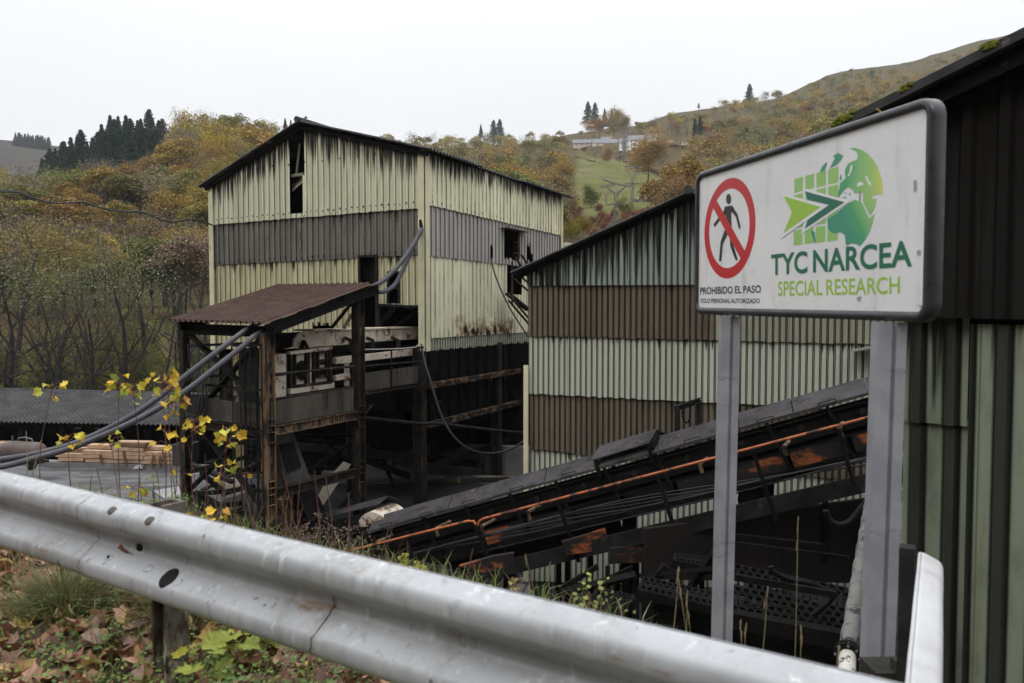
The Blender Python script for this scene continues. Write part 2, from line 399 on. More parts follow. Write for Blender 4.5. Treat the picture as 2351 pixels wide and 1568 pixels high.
# ---- hillside
VC = [(-1500, 560), (-400, 470), (-100, 425), (0, 412), (100, 395), (200, 365), (300, 338), (400, 318), (540, 312), (650, 335), (760, 345), (950, 342), (1080, 338), (1200, 330), (1300, 312),
      (1400, 300), (1480, 282), (1600, 250), (1700, 240), (1790, 222), (1850, 196), (1900, 172), (1960, 160), (2060, 148), (2130, 130), (2200, 108), (2351, 72), (2600, 20), (3200, -60), (4200, 60)]
DC = [(-1500, 200), (500, 240), (700, 300), (1000, 460), (1250, 560), (1700, 640), (2400, 700), (4000, 500)]
D0 = [(-1500, 100), (600, 105), (1000, 90), (1300, 78), (1500, 78), (2400, 90), (4000, 90)]
V0 = [(-1500, 640), (700, 640), (1200, 610), (1400, 600), (2400, 600)]
NP = [(0, 0), (.05, .16), (.12, .32), (.21, .47), (.35, .64), (.495, .76), (.675, .86), (.85, .945), (1, 1)]
def hill_v(u, d):
    vc, dc = lerp_tab(VC, u), lerp_tab(DC, u)
    d0, v0 = lerp_tab(D0, u), lerp_tab(V0, u); x = (d - d0) / (dc - d0)
    if x <= 1: return v0 + (vc - v0) * lerp_tab(NP, x) if x >= 0 else v0 - x * 900
    return vc + (x - 1) * 60
def hill(u, d):
    p = P(u, hill_v(u, d), d)
    p.z += .012 * d * fbm(p.x * .03, p.y * .03, 3.0, 3) * (0 if d < 48 else 1) * (1 - .75 * ss(d / lerp_tab(DC, u), .8, .97)); return p
def inv_d(u, v):
    a, b = lerp_tab(D0, u), lerp_tab(DC, u)
    for _ in range(40):
        c = (a + b) / 2
        if hill_v(u, c) > v: a = c
        else: b = c
    return a
def meadow_f(u, d):
    v = hill_v(u, d)
    left = lerp_tab([(375, 1330), (420, 1318), (470, 1322), (500, 1345)], v); right = lerp_tab([(335, 1480), (365, 1470), (375, 1450), (400, 1500), (420, 1535), (440, 1530), (490, 1515), (500, 1500)], v)
    a = ss(u, left - 10, left + 6) * (1 - ss(u, right - 6, right + 10)) * ss(v, 352, 356) * (1 - ss(v, 494, 500))
    return a
def hill_mat():
    m, nt, b = new_mat('hillside_floor'); co = objco(nt)
    base = ramp(nt, tex(nt, co, .05, 7, .65), [(.3, (.05, .045, .02)), (.5, (.10, .075, .04)), (.62, (.075, .07, .028)), (.75, (.13, .09, .05))])
    grass = ramp(nt, tex(nt, co, .12, 8, .7), [(.3, (.085, .09, .032)), (.5, (.125, .128, .05)), (.68, (.16, .14, .08))])
    moor = ramp(nt, tex(nt, co, .06, 9, .75), [(.3, (.045, .05, .022)), (.5, (.085, .07, .042)), (.6, (.05, .052, .024)), (.72, (.075, .06, .036))])
    a1 = nt.nodes.new('ShaderNodeAttribute'); a1.attribute_name = 'meadow'
    a2 = nt.nodes.new('ShaderNodeAttribute'); a2.attribute_name = 'moor'
    col = mix(nt, a2.outputs['Fac'], base, moor); col = mix(nt, a1.outputs['Fac'], col, grass)
    nt.links.new(col, b.inputs['Base Color']); b.inputs['Roughness'].default_value = 1; b.inputs['Specular IOR Level'].default_value = 0
    bump(nt, b, tex(nt, co, .5, 8, .7), .6, .8); return m
M_hill = hill_mat()
M_coal = grimy('coal_dust', (.010, .010, .0105), (.022, .021, .021), 1.2, .75, layers=[((.07, .068, .07), .8, .62, .74)], bmp=.4, bscale=25, spec=.25)
coal_sheet()
us_ = [-1500, -1200, -900, -600, -400, -300, -200] + fr(-150, 2400, 213) + [2460, 2550, 2700, 2900, 3200, 3600, 4200]
ks_ = [-.3, -.12] + [x ** 1.6 for x in fr(0, 1, 64)] + [1.05, 1.15, 1.4, 2.0]
def hk(u, k): d0 = lerp_tab(D0, u); return d0 + (lerp_tab(DC, u) - d0) * k if k >= 0 else d0 + 60 * k
grid('hillside', us_, ks_, lambda u, k: hill(u, hk(u, k)), M_hill,
     attrs={'meadow': ('FLOAT', lambda us, vs, V: [meadow_f(u, hk(u, k)) for k in vs for u in us]),
            'moor': ('FLOAT', lambda us, vs, V: [ss(u, 1700, 1900) * ss(k, .90, .97) + (1 - ss(u, 1700, 1900)) * ss(u, 1350, 1450) * ss(k, .95, .99) for k in vs for u in us])})
FAR = [(-800, 330), (-200, 322), (0, 316), (45, 320), (110, 330), (200, 345), (350, 380), (600, 420)]
grid('distant_hill', fr(-800, 600, 60), fr(0, 1.2, 12), lambda u, k: P(u, lerp_tab(FAR, u) + (1 - min(k, 1)) * 190 + max(0, k - 1) * 120 + 5 * fbm(u * .01, k * 3), 420 + 520 * k),
     grimy('heather_moor', (.032, .027, .024), (.05, .042, .035), .012, 1, layers=[((.04, .042, .022), .03, .5, .6)], bmp=0, spec=0))
# low ground between yard and hill, and the sheet under everything out to the horizon
grid('riverbank', fr(-190, 210, 60), fr(14, 120, 44), lambda x, y: (x, y, -2.4 + .5 * fbm(x * .1, y * .1) + 7.0 * ss(y, 38, 62) + 3.5 * ss(y, 60, 110)), M_hill)
grid('ground', fr(-1250, 1250, 13), fr(-850, 1450, 13), lambda x, y: (x, y, -6.0), M_hill)

# ================================================================ TREES
def np_tubes(segs, k=4):
    segs = np.array(segs, dtype=np.float64)                    # (n,8) p q r0 r1
    p, q, r0, r1 = segs[:, :3], segs[:, 3:6], segs[:, 6], segs[:, 7]
    d = q - p; d /= np.linalg.norm(d, axis=1, keepdims=True) + 1e-9
    h = np.where(np.abs(d[:, 2:3]) > .9, np.array([[1., 0, 0]]), np.array([[0., 0, 1.]]))
    x = np.cross(d, h); x /= np.linalg.norm(x, axis=1, keepdims=True); y = np.cross(d, x)
    an = np.arange(k) * 2 * np.pi / k; ring = x[:, None, :] * np.cos(an)[None, :, None] + y[:, None, :] * np.sin(an)[None, :, None]
    V = np.concatenate([p[:, None, :] + ring * r0[:, None, None], q[:, None, :] + ring * r1[:, None, None]], 1)
    n = len(segs); b = np.arange(n)[:, None] * 2 * k; i = np.arange(k)[None, :]; j = (np.arange(k) + 1)[None, :] % k
    F = np.stack([b + i, b + j, b + k + j, b + k + i], -1).reshape(-1, 4)
    return V.reshape(-1, 3), F
def np_leaves(rng, cen, size, up=.35, elong=1.5):
    n = len(cen); nor = rng.normal(size=(n, 3)); nor[:, 2] += up * np.sign(nor[:, 2] + .3)
    nor /= np.linalg.norm(nor, axis=1, keepdims=True); t = rng.normal(size=(n, 3)); t -= nor * (t * nor).sum(1, keepdims=True)
    t /= np.linalg.norm(t, axis=1, keepdims=True); s = np.cross(nor, t); sz = (size * rng.uniform(.6, 1.35, n))[:, None]
    V = np.stack([cen - t * sz * elong * .5, cen + s * sz * .5 + nor * sz * .1, cen + t * sz * elong * .5, cen - s * sz * .5 + nor * sz * .1], 1).reshape(-1, 3)
    return V, np.arange(4 * n).reshape(-1, 4), np.repeat(rng.uniform(.62, 1.38, n), 4)
def grow(rng, H, spread=.9, levels=3, lean=.0, first=.3, kids_n=(7, 5, 4), r0=None, droop=0.0, fork=False, limb_r=.62):
    segs, tips = [], []
    def limb(p, d, Ln, r, lev):
        n = max(3, int(5 - lev)); q = p
        for i in range(n):
            d = d + rng.normal(size=3) * (.10 + .07 * lev); d[2] += (.06 - droop * lev) if lev else .05
            d /= np.linalg.norm(d); nq = q + d * Ln / n; ra, rb = r * (1 - .75 * i / n), r * (1 - .75 * (i + 1) / n)
            segs.append((*q, *nq, ra, rb)); q = nq
            f = (i + 1) / n
            if lev < levels and (f >= first or lev > 0):
                m = kids_n[min(lev, len(kids_n) - 1)] / n; m = int(m) + (rng.random() < m % 1)
                for _ in range(m):
                    a = rng.uniform(0, 2 * np.pi); x = np.cross(d, [0.3, .2, 1.]); x /= np.linalg.norm(x) + 1e-9; y = np.cross(d, x)
                    nd = d * rng.uniform(.35, .8) + (x * np.cos(a) + y * np.sin(a)) * spread; nd /= np.linalg.norm(nd)
                    limb(q, nd, Ln * rng.uniform(.42, .68) * (1.15 - .45 * f if lev == 0 else 1), rb * limb_r, lev + 1)
        tips.append((*q, lev))
    d0 = np.array([lean * rng.normal(), lean * rng.normal(), 1.])
    r = r0 or H * .016
    if fork:
        for _ in range(fork): limb(rng.normal(size=3) * [.25, .25, 0], d0 + rng.normal(size=3) * [.3, .3, 0], H * rng.uniform(.75, .95), r * .7, 0)
    else: limb(np.zeros(3), d0, H * .8, r, 0)
    return np.array(segs), np.array(tips)
def foliage_mat(name, attr_col=False, trans=.25, rough=.8):
    m, nt, b = new_mat(name)
    a = nt.nodes.new('ShaderNodeAttribute'); a.attribute_name = 'tint'
    if attr_col:
        c = nt.nodes.new('ShaderNodeAttribute'); c.attribute_name = 'hue'; src = c.outputs['Color']
    else: src = nt.nodes.new('ShaderNodeObjectInfo').outputs['Color']
    v = nt.nodes.new('ShaderNodeVectorMath'); v.operation = 'SCALE'; nt.links.new(src, v.inputs[0]); nt.links.new(a.outputs['Fac'], v.inputs['Scale'])
    nt.links.new(v.outputs[0], b.inputs['Base Color']); b.inputs['Roughness'].default_value = rough; b.inputs['Specular IOR Level'].default_value = .15
    if trans:
        t = nt.nodes.new('ShaderNodeBsdfTranslucent'); nt.links.new(v.outputs[0], t.inputs[0]); ms = nt.nodes.new('ShaderNodeMixShader'); ms.inputs[0].default_value = trans
        nt.links.new(b.outputs[0], ms.inputs[1]); nt.links.new(t.outputs[0], ms.inputs[2]); nt.links.new(ms.outputs[0], nt.nodes['Material Output'].inputs[0])
    return m
M_fol = foliage_mat('autumn_foliage'); M_wood = foliage_mat('woodland_foliage', True); M_needle = foliage_mat('conifer_needles', trans=.0)
M_bark = grimy('bark', (.045, .038, .032), (.085, .075, .062), 2.5, .95, bmp=.5, bscale=12)
M_barkd = grimy('dark_bark', (.026, .023, .021), (.05, .045, .04), 2.5, .95, bmp=.5, bscale=12)
def tree_proto(seed, H=9, leaves=1500, lsize=.34, cl=.75, twig_k=3, low=.28, upper_only=0.0, name='broadleaf_tree', bark=None, min_tip=1, squeeze=None, **kw):
    rng = np.random.default_rng(seed); segs, tips = grow(rng, H, **kw)
    kz = H * .97 / np.percentile(tips[:, 2], 99); segs[:, :6] *= kz; tips[:, :3] *= kz
    if squeeze: segs[:, [0, 1, 3, 4]] *= squeeze; tips[:, :2] *= squeeze
    r = bpy.data.objects.new(name, None); C.objects.link(r); r.empty_display_size = .3
    V, F = np_tubes(segs, twig_k); tr = mk('trunk', V, F, bark or M_bark, base=(0, 0, 0), smooth=True); tr.parent = r
    t = tips[tips[:, 3] >= min_tip][:, :3]; t = t[t[:, 2] > max(low * H, upper_only * H)]
    if leaves:
        k = rng.integers(0, len(t), leaves); c = t[k] + rng.normal(size=(leaves, 3)) * cl * [1, 1, .8]; clump = rng.uniform(.78, 1.22, len(t))
        V, F, ti = np_leaves(rng, c, lsize); ti *= np.repeat(clump[k], 4)
        cr = mk('crown', V, F, M_fol, base=(0, 0, 0), attrs={'tint': ('FLOAT', ti)}); cr.parent = r
    return r
def dome_proto(seed, H=9, wid=.34, n_blob=16, leaves=6500, lsize=.19, base=.22, gap=.0, name='broadleaf_tree'):
    """leafy crown: many leaf clumps heaped into a rounded dome on a forked trunk"""
    rng = np.random.default_rng(seed); r = bpy.data.objects.new(name, None); C.objects.link(r); r.empty_display_size = .3
    segs, cen, nor, cl = [], [], [], []; top = np.array([0, 0, H * .45]); segs.append((0, 0, -.4, *(rng.normal(size=3) * [.15, .15, 0] + top), H * .02, H * .012))
    for k in range(n_blob):
        a = rng.uniform(0, 2 * np.pi); e = np.arccos(rng.uniform(-.35, 1)); rr = rng.uniform(.55, 1.0)
        c = np.array([math.sin(e) * math.cos(a) * H * wid * rr, math.sin(e) * math.sin(a) * H * wid * rr, H * (.60 + .27 * math.cos(e) * rr)]); br = H * rng.uniform(.10, .17)
        segs.append((0, 0, H * rng.uniform(.18, .45), *c, H * .008, H * .003)); n = int(leaves / n_blob * (br / (H * .135)) ** 2); d = rng.normal(size=(n, 3)); d /= np.linalg.norm(d, axis=1, keepdims=True); d[:, 2] = np.where(d[:, 2] < -.3, -d[:, 2], d[:, 2])
        q = c + d * br * rng.uniform(.65, 1.12, (n, 1)) * [1.05, 1.05, .85]; cen.append(q); cl.append(np.full(n, rng.uniform(.82, 1.2)))
        for _ in range(4): t = c + rng.normal(size=3) * br * 1.1; segs.append((*c, *t, H * .003, .008))
    V, F = np_tubes(segs, 4); o = mk('trunk', V, F, M_bark, base=(0, 0, 0), smooth=True); o.parent = r
    cen = np.concatenate(cen); cl = np.concatenate(cl); V, F, ti = np_leaves(rng, cen, lsize, .9); ti *= np.repeat(cl, 4)
    o = mk('crown', V, F, M_fol, base=(0, 0, 0), attrs={'tint': ('FLOAT', ti)}); o.parent = r; return r
def conifer_proto(seed, H=12, name='spruce_tree', wid=.2, n_wh=22, dens=1.0, bare=.08, pw=.85):
    rng = np.random.default_rng(seed); segs = [(0, 0, 0, 0, 0, H * 1.0, H * .014, .02)]; cen = [np.array([0, 0, H * (1 - .006 * k)]) for k in range(14)]
    for w in range(n_wh):
        f = bare + (1 - bare) * w / n_wh; z = f * H; Lr = H * wid * (1 - f) ** pw * rng.uniform(.75, 1.15) + .05
        for k in range(int(9 * dens)):
            a = rng.uniform(0, 2 * np.pi); L_ = Lr * rng.uniform(.6, 1.1); e = np.array([np.cos(a) * L_, np.sin(a) * L_, -.18 * L_ + .05])
            segs.append((0, 0, z, *(e + [0, 0, z]), .02, .006))
            for s_ in range(int(15 * dens)):
                g = rng.uniform(.1, 1.02); cen.append(e * g + [0, 0, z] + rng.normal(size=3) * [.10, .10, .08])
    r = bpy.data.objects.new(name, None); C.objects.link(r); r.empty_display_size = .3
    V, F = np_tubes(segs, 4); o = mk('trunk', V, F, M_barkd, base=(0, 0, 0)); o.parent = r
    V, F, ti = np_leaves(rng, np.array(cen), H * .017, .4, 2.6)
    o = mk('crown', V, F, M_needle, base=(0, 0, 0), attrs={'tint': ('FLOAT', ti)}); o.parent = r
    return r
PAL = {'mustard': (.30, .23, .06), 'ochre': (.29, .19, .055), 'olive': (.205, .19, .062), 'rust': (.22, .135, .08), 'green': (.125, .145, .055), 'grey': (.20, .165, .12), 'yellow': (.44, .34, .055)}
domes = [dome_proto(61), dome_proto(62, wid=.28, n_blob=14), dome_proto(63, wid=.40, n_blob=20, leaves=7500), dome_proto(64, wid=.30, n_blob=18, leaves=5000), dome_proto(65, wid=.36, n_blob=12, leaves=4200)]
protos = [tree_proto(s, squeeze=.75, **k) for s, k in [
    (1, dict(H=9, leaves=8000, lsize=.165, cl=.62, spread=1.0)), (2, dict(H=9, leaves=7000, lsize=.165, cl=.6, spread=.8)), (3, dict(H=10, leaves=9500, lsize=.17, cl=.7, spread=1.1)),
    (4, dict(H=9, leaves=3400, lsize=.15, cl=.55, spread=.85, levels=4)), (5, dict(H=9, leaves=900, lsize=.14, cl=.45, spread=.75, levels=4)), (6, dict(H=8, leaves=8000, lsize=.165, cl=.65, spread=1.2, low=.15)),
    (7, dict(H=10, leaves=1500, lsize=.14, cl=.5, spread=.7, levels=4)), (8, dict(H=8, leaves=6000, lsize=.165, cl=.65, spread=1.0, low=.1))]] + domes
HIDE = [(-400, 900), (470, 900), (471, 430), (700, 285), (975, 345), (1310, 458), (1312, 570), (1590, 445), (1600, 400), (2150, 215), (2351, 65), (2352, 900), (3000, 900)]
rng = np.random.default_rng(11)
spots = []
def kind_at(u, d, v, r):
    # left slope: conifer foot greyer, olive at the far left, ochre and mustard mid slope
    if u < 900:
        if u < 160 and v < 520: w = dict(olive=5, mustard=3, green=2, grey=1)
        elif v > 560: w = dict(grey=4, mustard=3, ochre=2, olive=2)
        elif 180 < u < 420 and v < 440: w = dict(grey=5, rust=1.2, olive=2.5, green=1.2)
        elif u > 380 and v < 380: w = dict(olive=4, mustard=4, ochre=1.5, grey=1)
        else: w = dict(mustard=4.5, ochre=2.4, grey=2.6, olive=3, yellow=.8)
    elif u < 1320: w = dict(mustard=3.5, ochre=1.8, grey=3.4, olive=3, green=.8)
    else: w = dict(mustard=3.3, ochre=2.0, olive=3, grey=3, rust=.7, green=1, yellow=.5)
    ks = list(w); pr = np.array([w[k] for k in ks]); return ks[r.choice(len(ks), p=pr / pr.sum())]
def keep_out(u, d, v):
    if meadow_f(u, d) > .1 or meadow_f(u + 12, d) > .3 or meadow_f(u - 12, d) > .3: return True
    if 1300 < u < 1545 and 320 < v < 362: return True
    if 1550 < u < 1600 and 318 < v < 350: return True
    if 1385 < u < 1500 and v > 485: return True
    k = (d - lerp_tab(D0, u)) / (lerp_tab(DC, u) - lerp_tab(D0, u))
    if ss(u, 1700, 1900) * ss(k, .91, .98) > .35 and rng.random() < .70: return True
    return False
TOPLIM = [(-400, 410), (-100, 385), (0, 374), (60, 388), (100, 402), (180, 392), (250, 372), (330, 352), (384, 330), (392, 258), (430, 248), (540, 246), (590, 265), (640, 285), (700, 300), (900, 306), (1000, 300), (1100, 296), (1180, 302), (1250, 296), (1310, 300), (1340, 288), (1400, 262), (1470, 272), (1600, 252), (1680, 228), (1760, 206), (1800, 212), (1900, 172), (2050, 152), (2200, 112), (2351, 76), (2600, 20)]
def fit_tree(u, v, H, d):
    """keep the crowns off the conifer clump, the meadow and the village, and the skyline where it is"""
    top = v - H * 1828 / d; lim = lerp_tab(TOPLIM, u) + abs(rng.normal()) * 9
    if 1308 < u < 1592 and v > 347: lim = max(lim, 352 + abs(rng.normal()) * 6)
    if 1285 < u < 1560 and v > 366: lim = max(lim, 505 if 1306 < u < 1540 else lerp_tab([(366, 380), (500, 440)], v))
    if top < lim: H = (v - lim) * d / 1828
    return H
d = 80.0
while d < 700:
    sp_m = 4.4 + d * .009; step = sp_m * 1828 / d; u = -330 + rng.uniform(0, step)
    while u < 2480:
        dd = d * rng.uniform(.97, 1.03); uu = u + rng.uniform(-.3, .3) * step; u += step * rng.uniform(.75, 1.25)
        if dd > lerp_tab(DC, uu) * .99 or dd < lerp_tab(D0, uu) - 4: continue
        v = hill_v(uu, dd); H = rng.uniform(7.5, 11)
        H = fit_tree(uu, v, H, dd)
        if H < 4.2: continue
        vt = v - H * 1828 / dd
        if vt > lerp_tab(HIDE, uu) + 60 or keep_out(uu, dd, v): continue
        spots.append((dd, uu, v, H, kind_at(uu, dd, v, rng)))
    d *= 1.05
spots.sort()
# those that show largest are trees of their own; the rest is the far wood
LAB = {'mustard': 'mustard yellow leafy tree in the hillside wood', 'ochre': 'orange ochre autumn tree in the hillside wood', 'olive': 'olive green tree in the hillside wood', 'rust': 'rust brown autumn tree in the hillside wood',
       'green': 'dull green tree among the autumn trees of the hillside wood', 'grey': 'grey brown half bare tree in the hillside wood', 'yellow': 'bright yellow tree in the hillside wood'}
def vary(c, r, a=.22):
    k = r.uniform(1 - a, 1 + a); return tuple(float(min(1, x * k * r.uniform(.9, 1.1))) for x in c)
tree_n = 0; far = []
for dd, uu, v, H, kd in spots:
    gi = int(rng.choice([4, 6, 3])) if kd == 'grey' else int(rng.choice([0, 1, 3, 8, 9, 10, 11, 12], p=[.06, .06, .10, .18, .18, .16, .16, .10]))
    if tree_n < 225:
        pr = protos[gi]; p = hill(uu, dd); p.z -= .3
        o = copy_tree(pr, p, (0, 0, rng.uniform(0, 6.28)), H / 9 * rng.uniform(.9, 1.1)); tag(o, LAB[kd], 'tree', kd + ' trees on the wooded hillside')
        for ch in o.children: ch.color = (*vary(PAL[kd], rng), 1)
        tree_n += 1
    else: far.append((dd, uu, v, H, kd, gi))
def lite(pr, n):
    me = pr.children[1].data if pr.children[0].name.startswith('trunk') else pr.children[0].data
    V = np.empty(len(me.vertices) * 3, np.float32); me.vertices.foreach_get('co', V); V = V.reshape(-1, 4, 3)
    ti = np.empty(len(me.vertices), np.float32); me.attributes['tint'].data.foreach_get('value', ti); ti = ti.reshape(-1, 4)
    k = rng.permutation(len(V))[:n]; Q = V[k]; c = Q.mean(1, keepdims=True); return c + (Q - c) * (len(V) / len(k)) ** .5 * .72, ti[k]
VV, TT, HH = [], [], []
for dd, uu, v, H, kd, gi in far:
    Q, ti = lite(protos[gi], 850 if gi not in (4, 6) else 450)
    a = rng.uniform(0, 6.28); s = H / 9 * rng.uniform(.9, 1.1); R = np.array([[math.cos(a), -math.sin(a), 0], [math.sin(a), math.cos(a), 0], [0, 0, 1]])
    p = hill(uu, dd); VV.append((Q.reshape(-1, 3) @ R.T) * s + np.array([p.x, p.y, p.z - .3])); TT.append(ti.ravel()); HH.append(np.tile(np.array([*vary(PAL[kd], rng), 1]), (ti.size, 1)))
VV = np.concatenate(VV); wood = mk('woodland', VV, np.arange(len(VV)).reshape(-1, 4), M_wood, base=(0, 0, 0), attrs={'tint': ('FLOAT', np.concatenate(TT)), 'hue': ('FLOAT_COLOR', np.concatenate(HH))})
tag(wood, 'mixed autumn woodland covering the far valley slopes', 'woodland', kind='stuff')
# trunks of the far wood
sg = []
for dd, uu, v, H, kd, gi in far:
    p = hill(uu, dd)
    for _ in range(4 if gi in (4, 6) else 2):
        q = rng.normal(size=3) * [H * .13, H * .13, 0]; h = H * rng.uniform(.5, .95)
        sg.append((p.x + q[0] * .2, p.y + q[1] * .2, p.z - .3, p.x + q[0], p.y + q[1], p.z + h, H * .012, .02))
V_, F_ = np_tubes(sg, 3); tag(mk('woodland_trunks', V_, F_, M_bark, base=(0, 0, 0)), 'thin grey trunks and limbs of the far wood', 'woodland', kind='stuff')
# ---- conifers
cps = [conifer_proto(21, 12, wid=.40, n_wh=32, dens=1.45, pw=1.15), conifer_proto(22, 12, wid=.34, n_wh=34, dens=1.4, pw=1.1), conifer_proto(23, 12, wid=.36, n_wh=22, dens=1.5, pw=.7, bare=.15)]
DG = (.034, .064, .048)
def put(pr, u, vb, vt, d, label, cat, group, col, wob=0):
    d = inv_d(u, vb) if u > 800 else d
    p = P(u, vb, d); H = (vb - vt) * d / 1828
    o = copy_tree(pr, p, (0, 0, rng.uniform(0, 6.28)), H / 12); tag(o, label, cat, group)
    for ch in o.children: ch.color = (*vary(col, rng, .15), 1)
    return o
ctop = [(100, 368), (112, 335), (135, 345), (158, 318), (170, 325), (185, 302), (200, 318), (215, 308), (240, 275), (262, 262), (280, 268), (300, 262), (318, 268), (340, 252), (362, 270), (388, 260)]
for i in range(46):
    u = 101 + i * 6.3 + rng.uniform(-5, 5); front = i % 2
    vt = lerp_tab(ctop, u) + (28 if front else 0) + rng.uniform(-8, 16); vb = vt + rng.uniform(88, 112) * (1 if u > 140 else .8)
    put(cps[i % 3], u, vb, vt, 205 - 14 * front + rng.uniform(-5, 5), 'dark green spruce in the clump on the skyline above the wooded slope', 'conifer', 'spruces of the skyline clump', DG)
for i in range(18):
    put(cps[i % 3], 38 + i * 4.4 + rng.uniform(-2, 2), 336 + i * .6, 303 + rng.uniform(0, 6) + i * .5, 640, 'blue green conifer in the dark strip on the distant moor', 'conifer', 'conifers on the distant moor', (.025, .045, .042))
for u, vb, vt in ((655, 312, 272), (668, 312, 276), (680, 310, 270), (703, 300, 276), (726, 300, 280)):
    put(cps[1], u, vb, vt, 280, 'small dark fir showing above the ridge of the cream building', 'conifer', 'firs above the building ridge', DG)
for u, vb, vt, pr, lb in ((1104, 318, 286, 1, 'slim dark fir left of the round pine on the skyline'), (1133, 330, 276, 2, 'broad dark pine on the skyline beyond the building roof'), (1147, 330, 274, 2, 'tallest broad pine of the skyline pair beyond the roof'),
                           (1350, 290, 234, 2, 'tall dark pine standing behind the orange tree above the village'), (1366, 290, 236, 2, 'tall dark pine beside its twin above the village'), (1388, 292, 250, 1, 'shorter dark fir right of the two tall village pines'),
                           (1404, 300, 252, 1, 'dark evergreen between pines and orange wood above the village'), (1720, 250, 193, 2, 'lone dark pine breaking the skyline of the right hill'), (1604, 250, 236, 2, 'tiny dark shrub alone on the moor skyline')):
    put(cps[pr], u, vb, vt, 470 if u < 1500 else 600, lb, 'conifer', None, DG)
cyp = conifer_proto(31, 12, name='cypress_tree', wid=.13, n_wh=34, bare=.02, pw=.45, dens=1.2)
put(cyp, 1595, 343, 274, 400, 'dense dark cypress, left one of the pair by the white hut', 'conifer', None, (.016, .05, .04)); put(cyp, 1607, 343, 268, 402, 'dense dark cypress, taller one of the pair by the white hut', 'conifer', None, (.016, .05, .04))
# ---- single trees about the meadow
def single(gi, u, vb, vt, d, col, label, cat='tree', wide=1.0):
    d = inv_d(u, vb); p = P(u, vb, d); H = (vb - vt) * d / 1828; s = H / 9
    o = copy_tree(protos[gi], p, (0, 0, rng.uniform(0, 6.28)), (s * wide, s * wide, s)); tag(o, label, cat)
    if cat == 'bush': o.name = 'bush'
    for ch in o.children: ch.color = (*vary(col, rng, .1), 1)
for a in [(2, 1363, 320, 273, 455, (.36, .17, .03), 'round orange oak behind the yellow house', 'tree', 1.15), (0, 1410, 318, 255, 470, PAL['mustard'], 'tall ochre tree on the skyline above the white house', 'tree', 1.0),
          (0, 1428, 322, 268, 465, PAL['olive'], 'olive tree with bare twigs above the white house', 'tree', 1.0), (2, 1487, 428, 322, 190, (.30, .19, .06), 'big ochre tree with forked trunk at the meadow edge', 'tree', 1.15),
          (3, 1520, 400, 330, 230, PAL['grey'], 'ivy dark tree right of the big forked tree', 'tree', .7), (5, 1396, 376, 336, 300, PAL['ochre'], 'orange bushy tree in the hedge above the meadow', 'tree', 1.2),
          (7, 1425, 372, 350, 300, PAL['rust'], 'low rust bush in the hedge beside the pylon', 'bush', 2.0), (7, 1440, 366, 346, 305, PAL['ochre'], 'orange bush in the hedge behind the pylon', 'bush', 2.0), (5, 1460, 392, 352, 215, PAL['olive'], 'olive bush below the big forked tree', 'bush', 1.3),
          (4, 1366, 372, 330, 310, PAL['grey'], 'bare grey tree below the yellow house', 'tree', 1.0), (5, 1358, 478, 420, 120, (.13, .15, .03), 'green round bush left of the pylon foot', 'bush', 1.1), (7, 1432, 500, 448, 108, (.17, .17, .04), 'yellow green bush right of the lower pylon', 'bush', 1.2),
          (4, 1393, 473, 440, 115, PAL['grey'], 'small twisted bare tree beside the lower pylon', 'tree', 1.1), (7, 1340, 540, 490, 80, (.22, .20, .03), 'yellow green bush at the building corner', 'bush', 1.3), (7, 1312, 555, 500, 75, (.30, .24, .03), 'bright yellow bush beside the cream wall', 'bush', 1.1),
          (5, 1300, 505, 420, 85, (.34, .19, .03), 'orange tree close behind the cream building corner', 'tree', 1.0), (0, 1560, 480, 395, 120, PAL['mustard'], 'mustard tree right of the meadow above the shed roof', 'tree', 1.1), (3, 1550, 470, 400, 115, PAL['grey'], 'thin brown tree at the right meadow edge', 'tree', 1.0),
          (2, 1292, 470, 378, 105, PAL['ochre'], 'ochre tree at the left edge of the meadow', 'tree', 1.0), (0, 1592, 395, 340, 200, PAL['mustard'], 'golden tree beneath the cypresses', 'tree', 1.0)]: single(*a)
for i in range(24):     # low trees and hedges round the village
    u = 1312 + i * 11.5 + rng.uniform(-4, 4); vb = rng.uniform(343, 350); d = inv_d(u, vb); p = P(u, vb, d); s = rng.uniform(5, 13) * d / 1828 / 9 * (1.4 if 1478 < u < 1560 else 1)
    kd = ['olive', 'grey', 'mustard', 'ochre'][i % 4]; o = copy_tree(protos[int(rng.choice([3, 8, 11, 12]))], p, (0, 0, rng.uniform(0, 6)), (s * 1.5, s * 1.5, s)); o.name = 'garden_tree'; tag(o, 'small ' + {'grey': 'grey half bare', 'ochre': 'orange', 'mustard': 'yellow', 'olive': 'olive'}[kd] + ' tree among the village houses', 'tree', kd + ' trees among the village houses')
    for ch in o.children: ch.color = (*vary(PAL[kd], rng), 1)
# bracken patch: rust shrubs
for i in range(46):
    u = rng.uniform(1300, 1510); v = rng.uniform(488, 560); dd = inv_d(u, v)
    if v > lerp_tab(HIDE, u) + 10 and u > 1316: continue
    p = P(u, v, dd); o = copy_tree(protos[7], p, (0, 0, rng.uniform(0, 6)), (.30, .30, .15 + .1 * rng.random())); o.name = 'bracken_clump'; tag(o, 'rust brown bracken clump on the slope behind the sheds', 'bracken', 'bracken clumps behind the sheds')
    for ch in o.children: ch.color = (*vary((.20, .085, .045), rng), 1)
